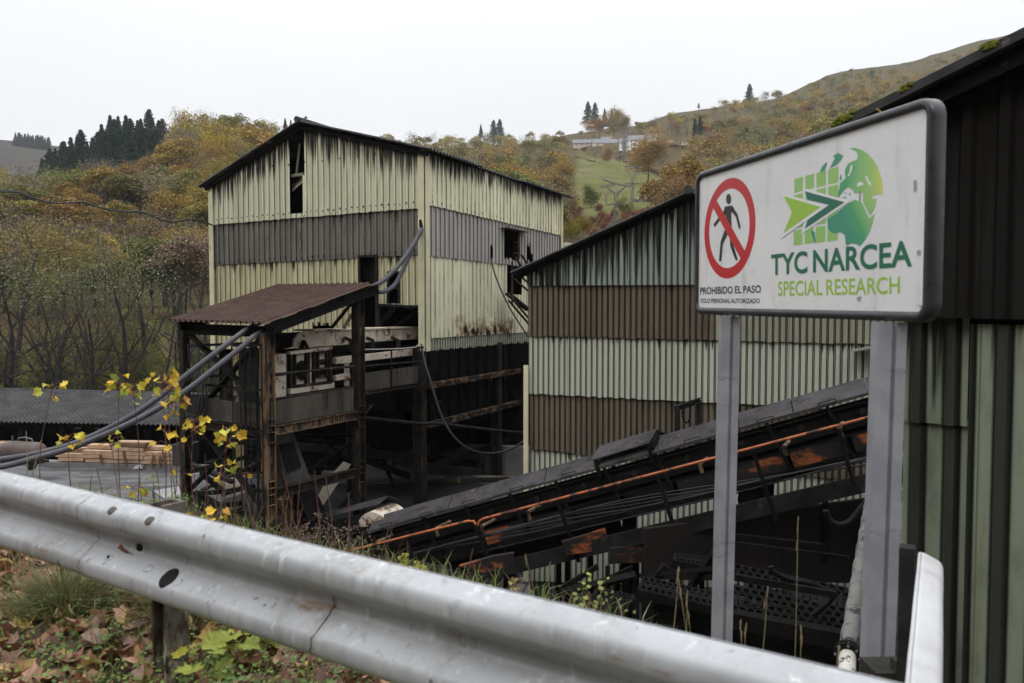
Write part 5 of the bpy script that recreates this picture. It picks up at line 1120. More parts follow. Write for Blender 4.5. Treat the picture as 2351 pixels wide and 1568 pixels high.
# ---- gangway from platform to building
ga, gb = P(826, 705, 18.95), P(973, 705, 20.85); WC = Wall(ga, gb - ga)
Gw = thing('gangway', ((ga.x + gb.x) / 2, (ga.y + gb.y) / 2, 3.2), 'steel gangway with handrail joining the platform to the cream building', 'gangway')
m = MB(); m.prism([WC.hit(u, v) for u, v in ((835, 857), (965, 839), (965, 879), (835, 903))], -WC.n * .02); m.build('kickplate', M_kick, Gw)
m = MB(); m.chan(WC.hit(830, 903, -.02), WC.hit(968, 880, -.02), .1, .05); m.build('edge_beam', M_rusty, Gw)
m = MB(); m.quad(WC.hit(830, 900, 0), WC.hit(968, 878, 0), WC.hit(968, 878, 0) - WC.n * 1.1, WC.hit(830, 900, 0) - WC.n * 1.1); m.build('floor', M_black2, Gw)
for a, b in (((826, 806), (972, 797)), ((826, 842), (974, 829))):
    m = MB(); pts = [WC.hit(*a, .03), WC.hit(*b, .03)]; m.tube(pts, .024, 6); m.build('handrail', M_black2, Gw)
for u, a, b in ((835, 806, 905), (899, 802, 893), (963, 798, 881)):
    m = MB(); m.tube([WC.hit(u, a, .03), WC.hit(u, b, .03)], .022, 6); m.build('rail_post', M_black2, Gw)
m = MB(); m.tube([WC.hit(u, v, .08) for u, v in ((822, 815), (828, 806), (840, 802), (870, 802), (930, 800), (955, 797), (966, 785), (969, 760), (968, 733), (973, 725))], .014, 6); tag(m.build('white_cable', plain('pale_cable', (.42, .40, .38), .5)), 'pale cable draped along the gangway rail to the cream building', 'cable')

# ---- under the platform: chutes, guard, boards, beams
CH = thing('discharge_chute', WA.hit(680, 1080, -.8), 'dark steel discharge chute slanting down under the loading platform', 'chute')
m = MB(); m.prism([WA.hit(u, v, -.5) for u, v in ((628, 985), (672, 985), (720, 1120), (668, 1150))], -WA.n * .5); m.build('chute_body', grimy('dusty_chute', (.06, .06, .06), (.11, .105, .10), 2, .7, layers=[((.28, .20, .17), (1, 1, 1.2), .63, .75)]), CH)
m = MB(); m.prism([WA.hit(u, v, -.48) for u, v in ((640, 1020), (672, 1015), (692, 1072), (660, 1086))], WA.n * .02); m.build('chute_lid', M_black2, CH)
m = MB(); m.prism([WA.hit(u, v, -.3) for u, v in ((652, 1150), (690, 1132), (712, 1225), (690, 1240))], -WA.n * .4); m.build('chute_foot', M_rusttan, CH)
GU = thing('mesh_guard', WA.hit(715, 1160, .1), 'slanted wire mesh guard with a row of round holes beneath the platform', 'guard')
A_, B_, C_, D_ = [WA.hit(u, v, .15) for u, v in ((683, 1133), (720, 1122), (746, 1174), (706, 1188))]
m = MB()
for i in range(15): f = i / 14; m.bar(A_.lerp(B_, f), D_.lerp(C_, f), .009)
for i in range(20): f = i / 19; m.bar(A_.lerp(D_, f), B_.lerp(C_, f), .009)
for a, b in ((A_, B_), (B_, C_), (C_, D_), (D_, A_)): m.bar(a, b, .035)
m.build('mesh', M_black2, GU)
m = MB(); m.prism([WA.hit(u, v, .05) for u, v in ((683, 1133), (720, 1122), (746, 1174), (706, 1188))], -WA.n * .3); m.build('housing', M_black, GU)
m = MB(); E_, F_ = [WA.hit(u, v, .2) for u, v in ((707, 1189), (753, 1176))]; m.prism([E_, F_, F_ + dn * .22, E_ + dn * .3], WA.n * .02); hp = m.build('perforated_plate', M_black2, GU)
for r_ in range(2):
    for i in range(6):
        c = E_.lerp(F_, (i + .5 + .3 * r_) / 6.5) + dn * (.08 + .1 * r_) + WA.n * .022; m = MB(); m.prism([c + WA.e * .032 * math.cos(a) + zz * .032 * math.sin(a) for a in np.linspace(0, 2 * math.pi, 9)[:-1]], WA.n * .003); m.build('hole', M_black, hp)
def board(pts, label, mt, th=.03, nm='board', cat='board'): m = MB(); m.prism(pts, (pts[1] - pts[0]).cross(pts[2] - pts[0]).normalized() * th); return tag(m.build(nm, mt), label, cat)
board([WA.hit(u, v, -1.2) for u, v in ((752, 1103), (790, 1060), (806, 1066), (742, 1160), (726, 1150))], 'pale plywood board leaning beneath the platform beside the mesh guard', M_pale)
board([WB.hit(u, v, -1.6) for u, v in ((490, 1108), (560, 1088), (566, 1092), (545, 1124), (510, 1124))], 'pale triangular board lying low behind the platform ladder', M_pale)
board([PZ(u, v, .02) for u, v in ((800, 1150), (822, 1120), (832, 1126), (815, 1158))], 'small white sheet lying on the yard under the platform', M_pale, .01, 'loose_sheet', 'sheet')
rb_ = random.Random(17)
for i, (a, b, w, lb) in enumerate([((640, 1000), (700, 1110), .1, 0), ((700, 1085), (815, 1010), .09, 0), ((735, 1000), (830, 1090), .09, 0), ((640, 1180), (760, 1210), .16, 0), ((760, 1190), (820, 1120), .12, 0), ((775, 1210), (835, 1130), .1, 0), ((620, 1230), (800, 1200), .2, 0), ((690, 1000), (830, 1000), .1, 0), ((720, 1010), (765, 1012), .05, 1), ((722, 1022), (765, 1024), .05, 1), ((730, 1054), (770, 1058), .05, 1), ((735, 1070), (762, 1072), .05, 1), ((748, 1010), (748, 1080), .06, 1)]):
    m = MB(); m.bar(WA.hit(*a, -1.5 - .1 * i), WA.hit(*b, -1.5 - .1 * i), w, w * .6); tag(m.build('loose_beam' if not lb else 'rusty_rung', M_black if not lb else M_rusty), ('blackened steel beam jammed among the chutes below the platform' if not lb else 'short rusty rung of a broken ladder below the platform'), 'beam', 'blackened beams below the platform' if not lb else 'rungs of the broken ladder')
for i in range(16):
    a = WB.hit(rb_.uniform(425, 520), rb_.uniform(1060, 1190), rb_.uniform(-2, .2)); b = a + WB.e * -rb_.uniform(.8, 2.2) + Vector((0, 0, rb_.uniform(-.5, .5))); m = MB(); m.bar(a, b, rb_.uniform(.06, .2), rb_.uniform(.05, .14))
    tag(m.build('scrap_beam', M_black2 if i % 3 else M_black), 'charred scrap beam in the heap left of the platform ladder', 'beam', 'charred scrap beams by the platform ladder')
m = MB()
for x, y, r_ in ((-6.4, 15.8, .9), (-5.5, 16.6, 1.0), (-7.2, 16.6, .8), (-4.5, 17.2, .7), (-4.6, 15.2, .8)):
    for k in range(22):
        c = Vector((x + rb_.gauss(0, r_ * .5), y + rb_.gauss(0, r_ * .5), rb_.random() * r_ * .6)); s_ = rb_.uniform(.1, .35); m.box(c, s_ * 1.6, s_, s_ * .5, Vector((rb_.gauss(0, 1), rb_.gauss(0, 1), .3 * rb_.gauss(0, 1))).normalized(), Vector((.1, 1, 0)).normalized())
tag(m.build('rubble_heap', M_black), 'heap of burnt black debris around the platform foot', 'rubble')

# ================================================================ HOSES AND OVERHEAD CABLE
def smooth_path(pts, n=6):
    out_ = []
    for i in range(len(pts) - 1):
        p0, p1, p2, p3 = pts[max(i - 1, 0)], pts[i], pts[i + 1], pts[min(i + 2, len(pts) - 1)]
        for k in range(n):
            t = k / n; out_.append(.5 * ((2 * p1) + (p2 - p0) * t + (2 * p0 - 5 * p1 + 4 * p2 - p3) * t * t + (3 * p1 - p0 - 3 * p2 + p3) * t ** 3))
    return out_ + [pts[-1]]
def hose(uvd, r, nm, label, mt, n=8): m = MB(); m.tube(smooth_path([P(*a) for a in uvd]), r, n); return tag(m.build(nm, mt), label, 'hose' if 'hose' in nm else 'cable')
hose([(-160, 1072, 14.2), (0, 1055, 14.5), (80, 1042, 14.7), (170, 1018, 14.9), (260, 978, 15.1), (340, 930, 15.3), (430, 860, 15.7), (500, 806, 16.0), (545, 772, 16.4), (575, 752, 16.8), (640, 720, 18), (740, 690, 19), (850, 660, 19.2), (900, 625, 19.8), (940, 575, 20.4), (968, 525, 20.9)], .055, 'cable_hose', 'upper of two thick grey hoses sweeping up from the left to the cream wall', M_hose, 10)
hose([(-160, 1098, 13.8), (0, 1072, 14.1), (80, 1052, 14.4), (170, 1026, 14.6), (270, 985, 14.8), (350, 945, 15.0), (430, 895, 15.3), (500, 840, 15.7), (560, 793, 16.1), (590, 768, 16.4), (660, 735, 18), (760, 700, 19), (850, 672, 19.2), (880, 670, 19.6), (905, 655, 20), (925, 620, 20.3), (945, 575, 20.6), (968, 527, 20.9)], .055, 'cable_hose', 'lower of two thick grey hoses, sagging in a loop before the cream wall', M_hose, 10)
hose([(868, 662, 19.4), (900, 632, 20), (935, 590, 20.5), (966, 532, 20.9)], .012, 'thin_cable', 'thin wire strung between the two grey hoses and the wall bracket', M_hose, 5)
hose([(-60, 432, 20), (60, 441, 20.6), (180, 466, 21.5), (300, 486, 22.6), (400, 500, 23.4), (488, 516, 24.2)], .010, 'overhead_wire', 'thin straight carrier wire crossing before the left hillside', M_cable, 5)
hose([(-60, 436, 20.0), (0, 440, 20.2), (38, 441, 20.4), (80, 456, 20.7), (130, 466, 21.0), (190, 464, 21.5), (215, 472, 21.7), (270, 485, 22.3), (320, 486, 22.7), (350, 496, 23.0), (395, 509, 23.3), (445, 503, 23.8), (488, 517, 24.2)], .022, 'overhead_cable', 'black looping cable hung below the carrier wire before the left hillside', M_cable, 6)
hose([(1127, 592, 24.0), (1135, 625, 23.8), (1150, 665, 23.6), (1175, 715, 23.4), (1214, 775, 23.2)], .025, 'hanging_cable', 'black cable hanging from a hole in the side wall of the cream building', M_cable, 6)
hose([(967, 790, 20.85), (975, 830, 20.6), (990, 880, 20.4), (1012, 950, 20.2), (1040, 1000, 20.1), (1075, 1030, 20.2), (1110, 1040, 20.5), (1140, 1040, 21), (1175, 1030, 21.5), (1203, 1012, 22)], .03, 'hanging_cable', 'long black cable drooping in a loop from the corner of the cream building', M_cable, 6)
hose([(828, 958, 19.2), (900, 966, 20), (968, 973, 20.6), (1000, 972, 20.9), (1060, 979, 21.4), (1130, 988, 22), (1205, 995, 22.6)], .045, 'conveyed_pipe', 'thin horizontal pipe crossing in front of the hopper', M_black2, 7)
hose([(904, 480 + 79, 21.4), (903, 590, 21.3), (905, 610, 21.3)], .008, 'thin_cable', 'short frayed wire dangling below the wall bracket', M_cable, 4) if False else None
m = MB(); m.tube(smooth_path([WF.hit(u, v, .08) for u, v in ((699, 493), (694, 510), (690, 540), (692, 565), (688, 585), (693, 600))]), .012, 5); tag(m.build('frayed_rope', M_cable), 'frayed black rope hanging under the tall slot of the cream front', 'rope')

# ================================================================ LOW SHED, TIMBER, TANK ON THE LEFT
LS = thing('open_shed', P(200, 965, 30), 'long low open shed with dark corrugated fibre roof and torn black back sheets', 'shed')
e0, e1_ = P(-260, 963, 28.4), P(545, 978, 27.0); b0, b1_ = P(-260, 891, 33.4), P(545, 911, 32.0)
wavy(e0, e1_ - e0, b0 - e0, 0, 0, .03, .17).build('roof', M_fibre, LS)
m = MB(); m.tube([b0 + Vector((0, 0, .05)), b1_ + Vector((0, 0, .05))], .08, 8); m.build('ridge_cap', M_fibre, LS)
for f in np.linspace(.02, .98, 9):
    for (a, b, dz) in ((e0, e1_, -.05), (b0, b1_, -.05)):
        p = a.lerp(b, f); m = MB(); m.bar((p.x, p.y + .25, -2.2), (p.x, p.y + .25, p.z + dz), .14); m.build('post', M_black, LS)
m = MB(); m.bar(e0 + Vector((0, .3, -.12)), e1_ + Vector((0, .3, -.12)), .1, .16); m.build('eave_beam', M_black, LS)
jr = random.Random(9); m = MB(); n = 150; prev = 0
for i in range(n):
    f = i / n; p = b0.lerp(b1_, f); p2 = b0.lerp(b1_, (i + 1) / n); gap = mnoise.noise(Vector((f * 22, 3.3, 0))) + .25 * mnoise.noise(Vector((f * 90, 1.3, 0)))
    top = p.z - (.25 if gap < .0 else .25 + min(.75, gap * 1.7)); m.hexa([Vector((a.x, a.y - .3 + o_2, z)) for z in (-2.2, top - .45) for a, o_2 in ((p, 0), (p2, 0), (p2, .02), (p, .02))])
m.build('back_sheet', M_black, LS)
m = MB()
for i in range(14):
    f = jr.random(); p = e0.lerp(e1_, f) + Vector((0, jr.uniform(1, 3.5), 0)); m.box((p.x, p.y, -1.4 + jr.random() * .4), jr.uniform(.6, 1.8), jr.uniform(.4, 1), jr.uniform(.8, 2.0))
m.build('stored_junk', M_black, LS)
# timber: each baulk a thing of its own
def baulk(a, b, h, w, label, grp): m = MB(); m.bar(a, b, w, h); return tag(m.build('sawn_timber', M_timber if jr.random() < .8 else M_timbark), label, 'timber', grp)
def kx(u): # plan x on the kerb line seen at u
    k = (u - CX) / FPX; return (26.5 - .145 * 17) * k / (1 + .145 * k)
stacks = [(128, 184, 3, 'dark edged stack beside the tank'), (182, 262, 4, 'stack left of the middle'), (256, 322, 5, 'highest stack in the middle'), (318, 392, 4, 'stack by the black bin'), (-40, 10, 4, 'stack left of the tank')]
for u0, u1, rows, where in stacks:
    xa, xb = kx(u0), kx(u1)
    for r_ in range(rows):
        for c_ in range(3):
            dz = .19 + r_ * .135; dy = .12 + c_ * .21 + jr.uniform(-.03, .03); ja, jb = jr.uniform(-.15, .1), jr.uniform(-.1, .15)
            if r_ == rows - 1 and c_ == 0 and jr.random() < .4: continue
            lb = 'freshly sawn timber baulk lying in the ' + where; baulk(yl(xa + ja, dy, dz + .06), yl(xb + jb, dy, dz + .06 + jr.uniform(-.01, .02)), .115, .19, lb, 'timber baulks of the ' + where)
for u, h in ((228, .32), (284, .46), (343, .35), (361, .3), (373, .5)):
    x = kx(u); m = MB(); m.bar(yl(x, -.05, .15), yl(x + jr.uniform(-.1, .1), -.03, .15 + h), .07, .05); tag(m.build('stake', M_timbark), 'short dark stake holding back the sawn timber on the kerb', 'stake', 'stakes holding the timber')
m = MB(); x0_, x1_ = kx(391), kx(428); zb = .18
for a, b in (((x0_, .0), (x1_, .0)), ((x1_, .0), (x1_, .8)), ((x1_, .8), (x0_, .8)), ((x0_, .8), (x0_, .0))): m.bar(yl(a[0], a[1], zb + .33), yl(b[0], b[1], zb + .33), .04, .66)
m.quad(yl(x0_, 0, zb + .05), yl(x1_, 0, zb + .05), yl(x1_, .8, zb + .05), yl(x0_, .8, zb + .05)); m.bar(yl(x0_ - .03, -.03, zb + .66), yl(x1_ + .03, -.03, zb + .66), .06, .05)
tag(m.build('steel_bin', plain('bin_grey', (.045, .047, .05), .5)), 'open dark grey steel bin at the right end of the timber', 'bin')
TK = thing('compressor_tank', P(50, 1062, 24.8), 'rusty brown compressed air tank lying on a small wheeled frame', 'tank')
ta, tb = P(8, 1033, 24.9), P(99, 1038, 24.3); ax = (tb - ta).normalized(); m = MB(); rr = .30
L_ = (tb - ta).length; m.tube([ta + ax * (L_ * f) for f in (0, .03, .08, .16, .84, .92, .97, 1)], [.05, rr * .6, rr * .88, rr, rr, rr * .88, rr * .6, .05], 20); m.build('tank_body', grimy('tank_paint', (.085, .06, .055), (.11, .08, .07), 2, .5, bmp=.1), TK)
m = MB(); c = ta + ax * (L_ * .55) + Vector((0, 0, rr)); m.tube([c + Vector((-.2, 0, 0)), c + Vector((-.2, 0, .1)), c + Vector((0, 0, .13)), c + Vector((.22, 0, .08)), c + Vector((.24, 0, -.02))], .025, 6); m.tube([c + Vector((-.38, 0, -.02)), c + Vector((-.38, 0, .18))], .02, 6); m.build('valve_pipe', M_steelg, TK)
for f in (.15, .8):
    c = ta + ax * L_ * f + Vector((0, -.2, -rr - .1)); m = MB(); m.tube([c + Vector((0, -.05, 0)), c + Vector((0, .05, 0))], .13, 14); m.build('wheel', M_rubber, TK)
m = MB(); m.bar(ta + Vector((0, 0, -rr)), tb + Vector((0, 0, -rr)), .4, .06); m.build('frame', M_black2, TK)
m = MB(); c = PZ(321, 1077, .03)
for i in range(14): s_ = jr.uniform(.05, .11); m.box(c + Vector((jr.gauss(0, .07), jr.gauss(0, .05), .04 + .05 * jr.random())), s_, s_ * .8, s_ * .7, Vector((jr.gauss(0, 1), jr.gauss(0, 1), .4)).normalized(), Vector((.2, 1, .1)).normalized())
tag(m.build('plastic_bag', plain('white_plastic', (.75, .75, .77), .4)), 'crumpled white plastic bag on the yard before the timber', 'bag')
m = MB(); 
for pts in (((352, 1128), (412, 1118), (425, 1142), (380, 1148)), ((380, 1150), (425, 1146), (430, 1180), (395, 1185)), ((335, 1185), (410, 1170), (420, 1210), (340, 1220))): m.prism([PZ(u, v, .02) for u, v in pts], Vector((0, 0, .03)))
tag(m.build('concrete_slabs', grimy('pale_concrete', (.36, .36, .37), (.27, .27, .28), 1.5, .9, bmp=.3)), 'pale broken concrete slabs on the yard left of the platform', 'slab', kind='structure')

# ================================================================ LONG BELT CONVEYOR
cA, cB = P(845, 1219, 16.8), P(1994, 900.6, 13.0)
cdir = (cB - cA).normalized(); clen = (cB - cA).length; pl = Vector((cdir.x, cdir.y, 0)).normalized(); cn = Vector((-pl.y, pl.x, 0)); cn = cn if cn.y > 0 else -cn     # cn: away from the viewer
cup = cdir.cross(cn); cup = cup if cup.z > 0 else -cup
def cv(s, n=0.0, h=0.0): return cA + cdir * s + cn * n + cup * h
def cs(u, v, n=0.0):       # picture point onto the conveyor's near face plane (offset n) -> (s, h)
    r = ray(u, v); nn = cdir.cross(cup).normalized(); p = O + r * ((cv(0, n) - O).dot(nn) / r.dot(nn)); return (p - cv(0, n)).dot(cdir), (p - cv(0, n)).dot(cup)
CV = thing('belt_conveyor', (cA.x + 4, cA.y - 1.5, -1), 'long inclined black belt conveyor with dusty plate covers and orange handrail', 'conveyor')
ends = [cs(u, v)[0] for u, v in ((845, 1219), (935, 1197), (1030, 1173), (1135, 1144), (1251, 1111), (1377, 1078), (1511, 1040), (1697, 983), (1821, 947), (1994, 900.6))] 
ends.append(ends[-1] + 2.4)
for i, (a, b) in enumerate(zip(ends, ends[1:])):
    h0 = [.0, .008, 0, .01, 0, .006, 0, .01, .004, 0][i]; dj = .006 * (i % 3 - 1); m = MB()
    pr_ = [(-.02, -.03), (-.02, .0), (.34, .22), (.70, .0), (.70, -.03)]
    V = [cv(s, n, h + h0 + (dj if s == b else 0)) for s in (a + .012, b - .004) for n, h in pr_]; V2 = [v - cup * .02 for v in V]
    m.add(V, [(k, k + 1, k + 6, k + 5) for k in range(4)]); m.add(V2, [(k + 5, k + 6, k + 1, k) for k in range(4)])
    m.add([*V[:5], *V2[:5]], [(k, k + 5, k + 6, k + 1) for k in range(4)]); m.add([*V[5:], *V2[5:]], [(k, k + 1, k + 6, k + 5) for k in range(4)])
    co_ = m.build('cover', M_cover, CV)
    for f in (.35,) if b - a > .6 else ():
        s_ = a + (b - a) * f; m = MB(); m.tube([cv(s_, -.01, .02), cv(s_, -.05, .05), cv(s_ + .28, -.05, .05), cv(s_ + .28, -.01, .02)], .009, 5); m.build('handle', M_black2, co_)
# raised box cover
sa, _ = cs(1366, 1081); sb, _ = cs(1500, 1043); m = MB(); hh = .15
V = [cv(s, n, h) for s, n, h in ((sa, -.03, hh), (sb, -.03, hh + .02), (sb + .12, .36, hh + .19), (sa + .12, .36, hh + .18), (sb + .2, .72, hh), (sa + .2, .72, hh))]
m.prism(V[:4], cup * .02); m.prism([V[3], V[2], V[4], V[5]], cup * .02); m.build('raised_cover', M_cover, CV)
for s in (sa + .06, sb - .05):
    for s_1, n_1 in ((s, 0), (s + .1, .6)): m = MB(); m.bar(cv(s_1, n_1, -.2), cv(s_1 + .02, n_1, hh), .07); m.build('cover_support', M_black, CV)
m = MB(); m.prism([cv(sb + .02, 0, .02), cv(sb + .12, .3, .16), cv(sb + .12, .3, hh + .16), cv(sb, 0, hh)], cdir * .02); m.build('cover_support', M_black, CV)
# belt and frame
m = MB(); m.hexa([cv(s, n, h) for h in (-.16, -.13) for s, n in ((-.2, .04), (clen + 2.4, .04), (clen + 2.4, .56), (-.2, .56))]); m.hexa([cv(s, n, h) for h in (-.62, -.6) for s, n in ((-.2, .04), (clen + 2.4, .04), (clen + 2.4, .56), (-.2, .56))]); m.build('belt', M_rubber, CV)
for n_, fl_ in ((0.02, True), (.6, False)):
    m = MB(); m.chan(cv(-.4, n_, -.42), cv(clen + 2.4, n_, -.42), .16, .06, .01, cup, flip=fl_); m.chan(cv(-.4, n_, -.98), cv(clen + 2.4, n_, -.98), .14, .06, .01, cup, flip=fl_); m.build('truss_chord', M_black, CV)
s = .4; i = 0
while s < clen + 2:
    m = MB(); m.bar(cv(s, .0, -.03), cv(s + .14, .0, -1.0), .07, .05); m.build('truss_post', M_black, CV)
    m = MB(); m.tube([cv(s + .5, .05, -.28), cv(s + .5, .55, -.28)], .055, 10); m.build('roller', M_black2, CV)
    s += 1.02; i += 1
m = MB(); m.hexa([cv(s_, n_, h_) for h_ in (-.52, -.10) for s_, n_ in ((-.3, .10), (clen + 2.4, .10), (clen + 2.4, .12), (-.3, .12))]); m.build('side_skirt', M_black, CV)
m = MB(); m.hexa([cv(s_, n_, h_) for h_ in (-1.12, -.5) for s_, n_ in ((-.3, .46), (clen + 2.4, .46), (clen + 2.4, .48), (-.3, .48))]); m.build('side_skirt', M_black, CV)
# orange side plates between the posts
pl_o = [(0, .72), (1.5, .5), (2.55, .85), (3.4, .9), (4.5, .5), (5.3, .3), (6.2, .85), (7.3, .9), (8.6, 1.0), (9.6, 1.0)]
for k in range(11):
    s0 = .55 + k * 1.02; s1 = s0 + .92; m = MB(); m.hexa([cv(a, n, h) for h in (-.90, -.62) for a, n in ((s0 + .04, .05), (s1 + .05, .05), (s1 + .05, .07), (s0 + .04, .07))]); m.build('side_plate', M_orange if k not in (0, 1, 4, 5) else M_black, CV)
# walkway on the near side
WN = -.72
hr = [cs(u, v, WN) for u, v in ((772, 1272), (1075, 1196), (1088, 1197), (1093, 1206))]; hr2 = [cs(u, v, WN) for u, v in ((1097, 1206), (1101, 1196), (1112, 1190), (1994, 958), (2070, 940))]
for h_ in (hr, hr2): m = MB(); m.tube([cv(a, WN, b) for a, b in h_], .024, 8); m.build('handrail', M_orangerail, CV)
st = [cs(u, v, WN) for u, v in ((1009, 1319), (1991, 1096))]; hs = (st[0][1] + st[1][1]) / 2 - .13
m = MB(); m.chan(cv(.9, WN, hs), cv(clen + 1.2, WN, hs), .27, .09, .012, cup, flip=True); m.build('walkway_stringer', M_black2, CV)
m = MB(); m.hexa([cv(s_, n_, hs + h_) for h_ in (.0, .02) for s_, n_ in ((.9, WN + .02), (clen + 1.2, WN + .02), (clen + 1.2, -.06), (.9, -.06))]); m.build('walkway_deck', M_black, CV)
lt = [cs(u, v, WN + .02) for u, v in ((1100, 1268), (1694, 1131), (1994, 1052))]
m = MB(); m.tube([cv(a, WN + .02, b) for a, b in lt], .016, 6); m.build('mid_rail', M_black2, CV)
for u0, v0, u1, v1 in ((1093, 1203, 1140, 1340), (1280, 1151, 1330, 1290), (1510, 1092, 1552, 1225), (1729, 1036, 1783, 1195), (930, 1236, 965, 1325), (1925, 985, 1960, 1110)):
    a, b = cs(u0, v0, WN), cs(u1, v1, WN); m = MB(); m.bar(cv(a[0], WN, a[1]), cv(b[0], WN - .02, b[1]), .045, .06); m.build('rail_post', M_black, CV)
for u, v in ((868, 1253), (1003, 1222), (1108, 1217), (1214, 1184), (1609, 1075), (1802, 1036), (1930, 992)):
    a = cs(u, v, WN + .1); m = MB(); m.box(cv(a[0], WN + .1, a[1]), .06, .02, .16, cdir, cn, cup); m.tube([cv(a[0], WN + .1, a[1] + .07), cv(a[0] + .05, -.1, a[1] + .07)], .035, 6); m.build('lamp_bracket', M_rusttan, CV)
rc = random.Random(23)
m = MB(); m.hexa([cv(s_, n_, h_) for h_ in (-1.5, -1.1) for s_, n_ in ((-.3, .40), (clen * .52, .40), (clen * .52, .42), (-.3, .42))]); m.build('side_skirt', M_black, CV)
for k in range(6):
    m = MB(); pts = []
    for j in range(16):
        f = j / 15; u = 800 + f * 1200; v = 1300 - f * 252 + 7 * math.sin(f * 9 + k * .8) + k * 3.2 + rc.uniform(-1.2, 1.2) - 12 * math.sin(f * math.pi); a = cs(u, v, WN + .15); pts.append(cv(a[0], WN + .15 + .02 * (k % 3), a[1]))
    m.tube(pts, .011 + .004 * (k % 2), 5); m.build('cable', plain('teal_cable', (.03, .042, .042), .6, spec=.2) if k == 3 else M_cable, CV)
# supporting legs
for s_ in (3.0, 5.6, 8.2, 10.3):
    p = cv(s_, .3, -1.0); m = MB(); m.ibeam((p.x, p.y, yard_z(p.x, p.y) - .3), p, .2, .2, .018); m.bar((p.x - .6, p.y, yard_z(p.x, p.y) + .2), (p.x + .1, p.y, p.z - .1), .08); m.build('support_leg', M_black, CV)
# tail end: round white guard under a small cover, gear bits
TLN = thing('tail_drum', P(865, 1190, 17.0), 'rusty white curved drum guard at the lower end of the long conveyor', 'drum guard')
tc = P(862, 1212, 17.1); V = []; dx = pl
for k in range(13):
    a = math.pi * (.05 + .85 * k / 12); q_ = tc + dx * (.40 * math.cos(a)) * -1 + Vector((0, 0, .42 * math.sin(a) - .05)); V += [q_ - cn * .1, q_ + cn * .75]
m = MB(); m.add(V, [(2 * k, 2 * k + 1, 2 * k + 3, 2 * k + 2) for k in range(12)], True); m.add([V[2 * k] for k in range(13)], [tuple(range(13))]); m.build('drum_shell', M_rustpale, TLN)
m = MB(); m.tube([tc - cn * .12, tc + cn * .7], .12, 12); m.build('shaft', M_black, TLN)
SC = thing('feeder_conveyor', P(800, 1205, 17.6), 'short black feeder belt with plate cover running in under the platform', 'conveyor')
f0, f1 = P(740, 1192, 18.6), P(872, 1158, 17.3); fd = (f1 - f0).normalized(); fn_ = Vector((-fd.y, fd.x, 0)).normalized(); fn_ = fn_ if fn_.y > 0 else -fn_
m = MB(); V = [f0 + fn_ * 0, f1 + fn_ * 0, f1 + fn_ * .25 + Vector((0, 0, .13)), f0 + fn_ * .25 + Vector((0, 0, .13)), f1 + fn_ * .55, f0 + fn_ * .55]; m.prism(V[:4], Vector((0, 0, .02))); m.prism([V[3], V[2], V[4], V[5]], Vector((0, 0, .02))); m.build('cover', M_cover, SC)
m = MB(); m.hexa([f0 + fn_ * a + Vector((0, 0, z)) + (fd * 0) for z in (-.55, -.12) for a in (0, 0, .5, .5)]) if False else None
m = MB(); m.hexa([b + fn_ * a + Vector((0, 0, z)) for z in (-.5, -.1) for b, a in ((f0, 0.03), (f1, 0.03), (f1, .5), (f0, .5))]); m.build('frame', M_black2, SC)
# chain hoist frame standing behind the conveyor
HF = thing('hoist_frame', P(1556, 1080, 15.2), 'small black lifting frame with a hanging chain above the conveyor', 'frame')
m = MB(); m.bar(P(1555, 936, 14.9), P(1555, 1062, 14.9), .13, .08, (1, 0, 0)); m.build('post', M_black2, HF)
m = MB(); m.bar(P(1603, 918, 15.4), P(1603, 1040, 15.4), .12, .08, (1, 0, 0)); m.build('post', M_black2, HF)
m = MB(); m.chan(P(1548, 938, 14.9), P(1606, 918, 15.4), .1, .06); m.build('lintel', M_black2, HF)
ch = smooth_path([P(u, v, 15) for u, v in ((1569, 930), (1567, 955), (1572, 968), (1579, 970), (1584, 955), (1585, 928))], 5); m = MB()
for k, (a, b) in enumerate(zip(ch, ch[1:])): m.bar(a, b, .035 if k % 2 else .012, .012 if k % 2 else .035, (0, 1, 0))
m.build('chain', M_black, HF)

# ================================================================ GRATING PLATFORMS AND PIPE LOWER RIGHT
def grate(c00, c10, c11, c01, nx, ny, nm, label, hole_f=.36, extra=True):
    """plate with staggered round holes spanned by four corners"""
    g = thing(nm, (c00 + c11) / 2, label, 'grating'); mb = MB(); B_ = lambda a, b: (c00 * (1 - a) + c10 * a) * (1 - b) + (c01 * (1 - a) + c11 * a) * b; K_ = 10
    for j in range(ny):
        for i in range(nx):
            o_ = .5 * (j % 2); x0, x1, y0, y1 = (i + o_) / (nx + .5), (i + 1 + o_) / (nx + .5), j / ny, (j + 1) / ny; cx_, cy_ = (x0 + x1) / 2, (y0 + y1) / 2; hx, hy = (x1 - x0), (y1 - y0)
            inn = [B_(cx_ + hx * hole_f * math.cos(a), cy_ + hy * hole_f * math.sin(a)) for a in [2 * math.pi * k / K_ for k in range(K_)]]
            outp = []
            for k in range(K_):
                a = 2 * math.pi * k / K_; dx_, dy_ = math.cos(a), math.sin(a); q_ = .5 / max(abs(dx_), abs(dy_)); outp.append(B_(cx_ + hx * q_ * dx_, cy_ + hy * q_ * dy_))
            mb.add(inn + outp, [(k, (k + 1) % K_, K_ + (k + 1) % K_, K_ + k) for k in range(K_)])
    mb.build('deck', M_black, g); m = MB()
    for a, b in ((c00, c10), (c10, c11), (c11, c01), (c01, c00), ((c00 + c01) / 2, (c10 + c11) / 2)): m.bar(a - Vector((0, 0, .07)), b - Vector((0, 0, .07)), .05, .12)
    m.build('edge_frame', M_black, g); return g
zg = CAM_Z - 4.05
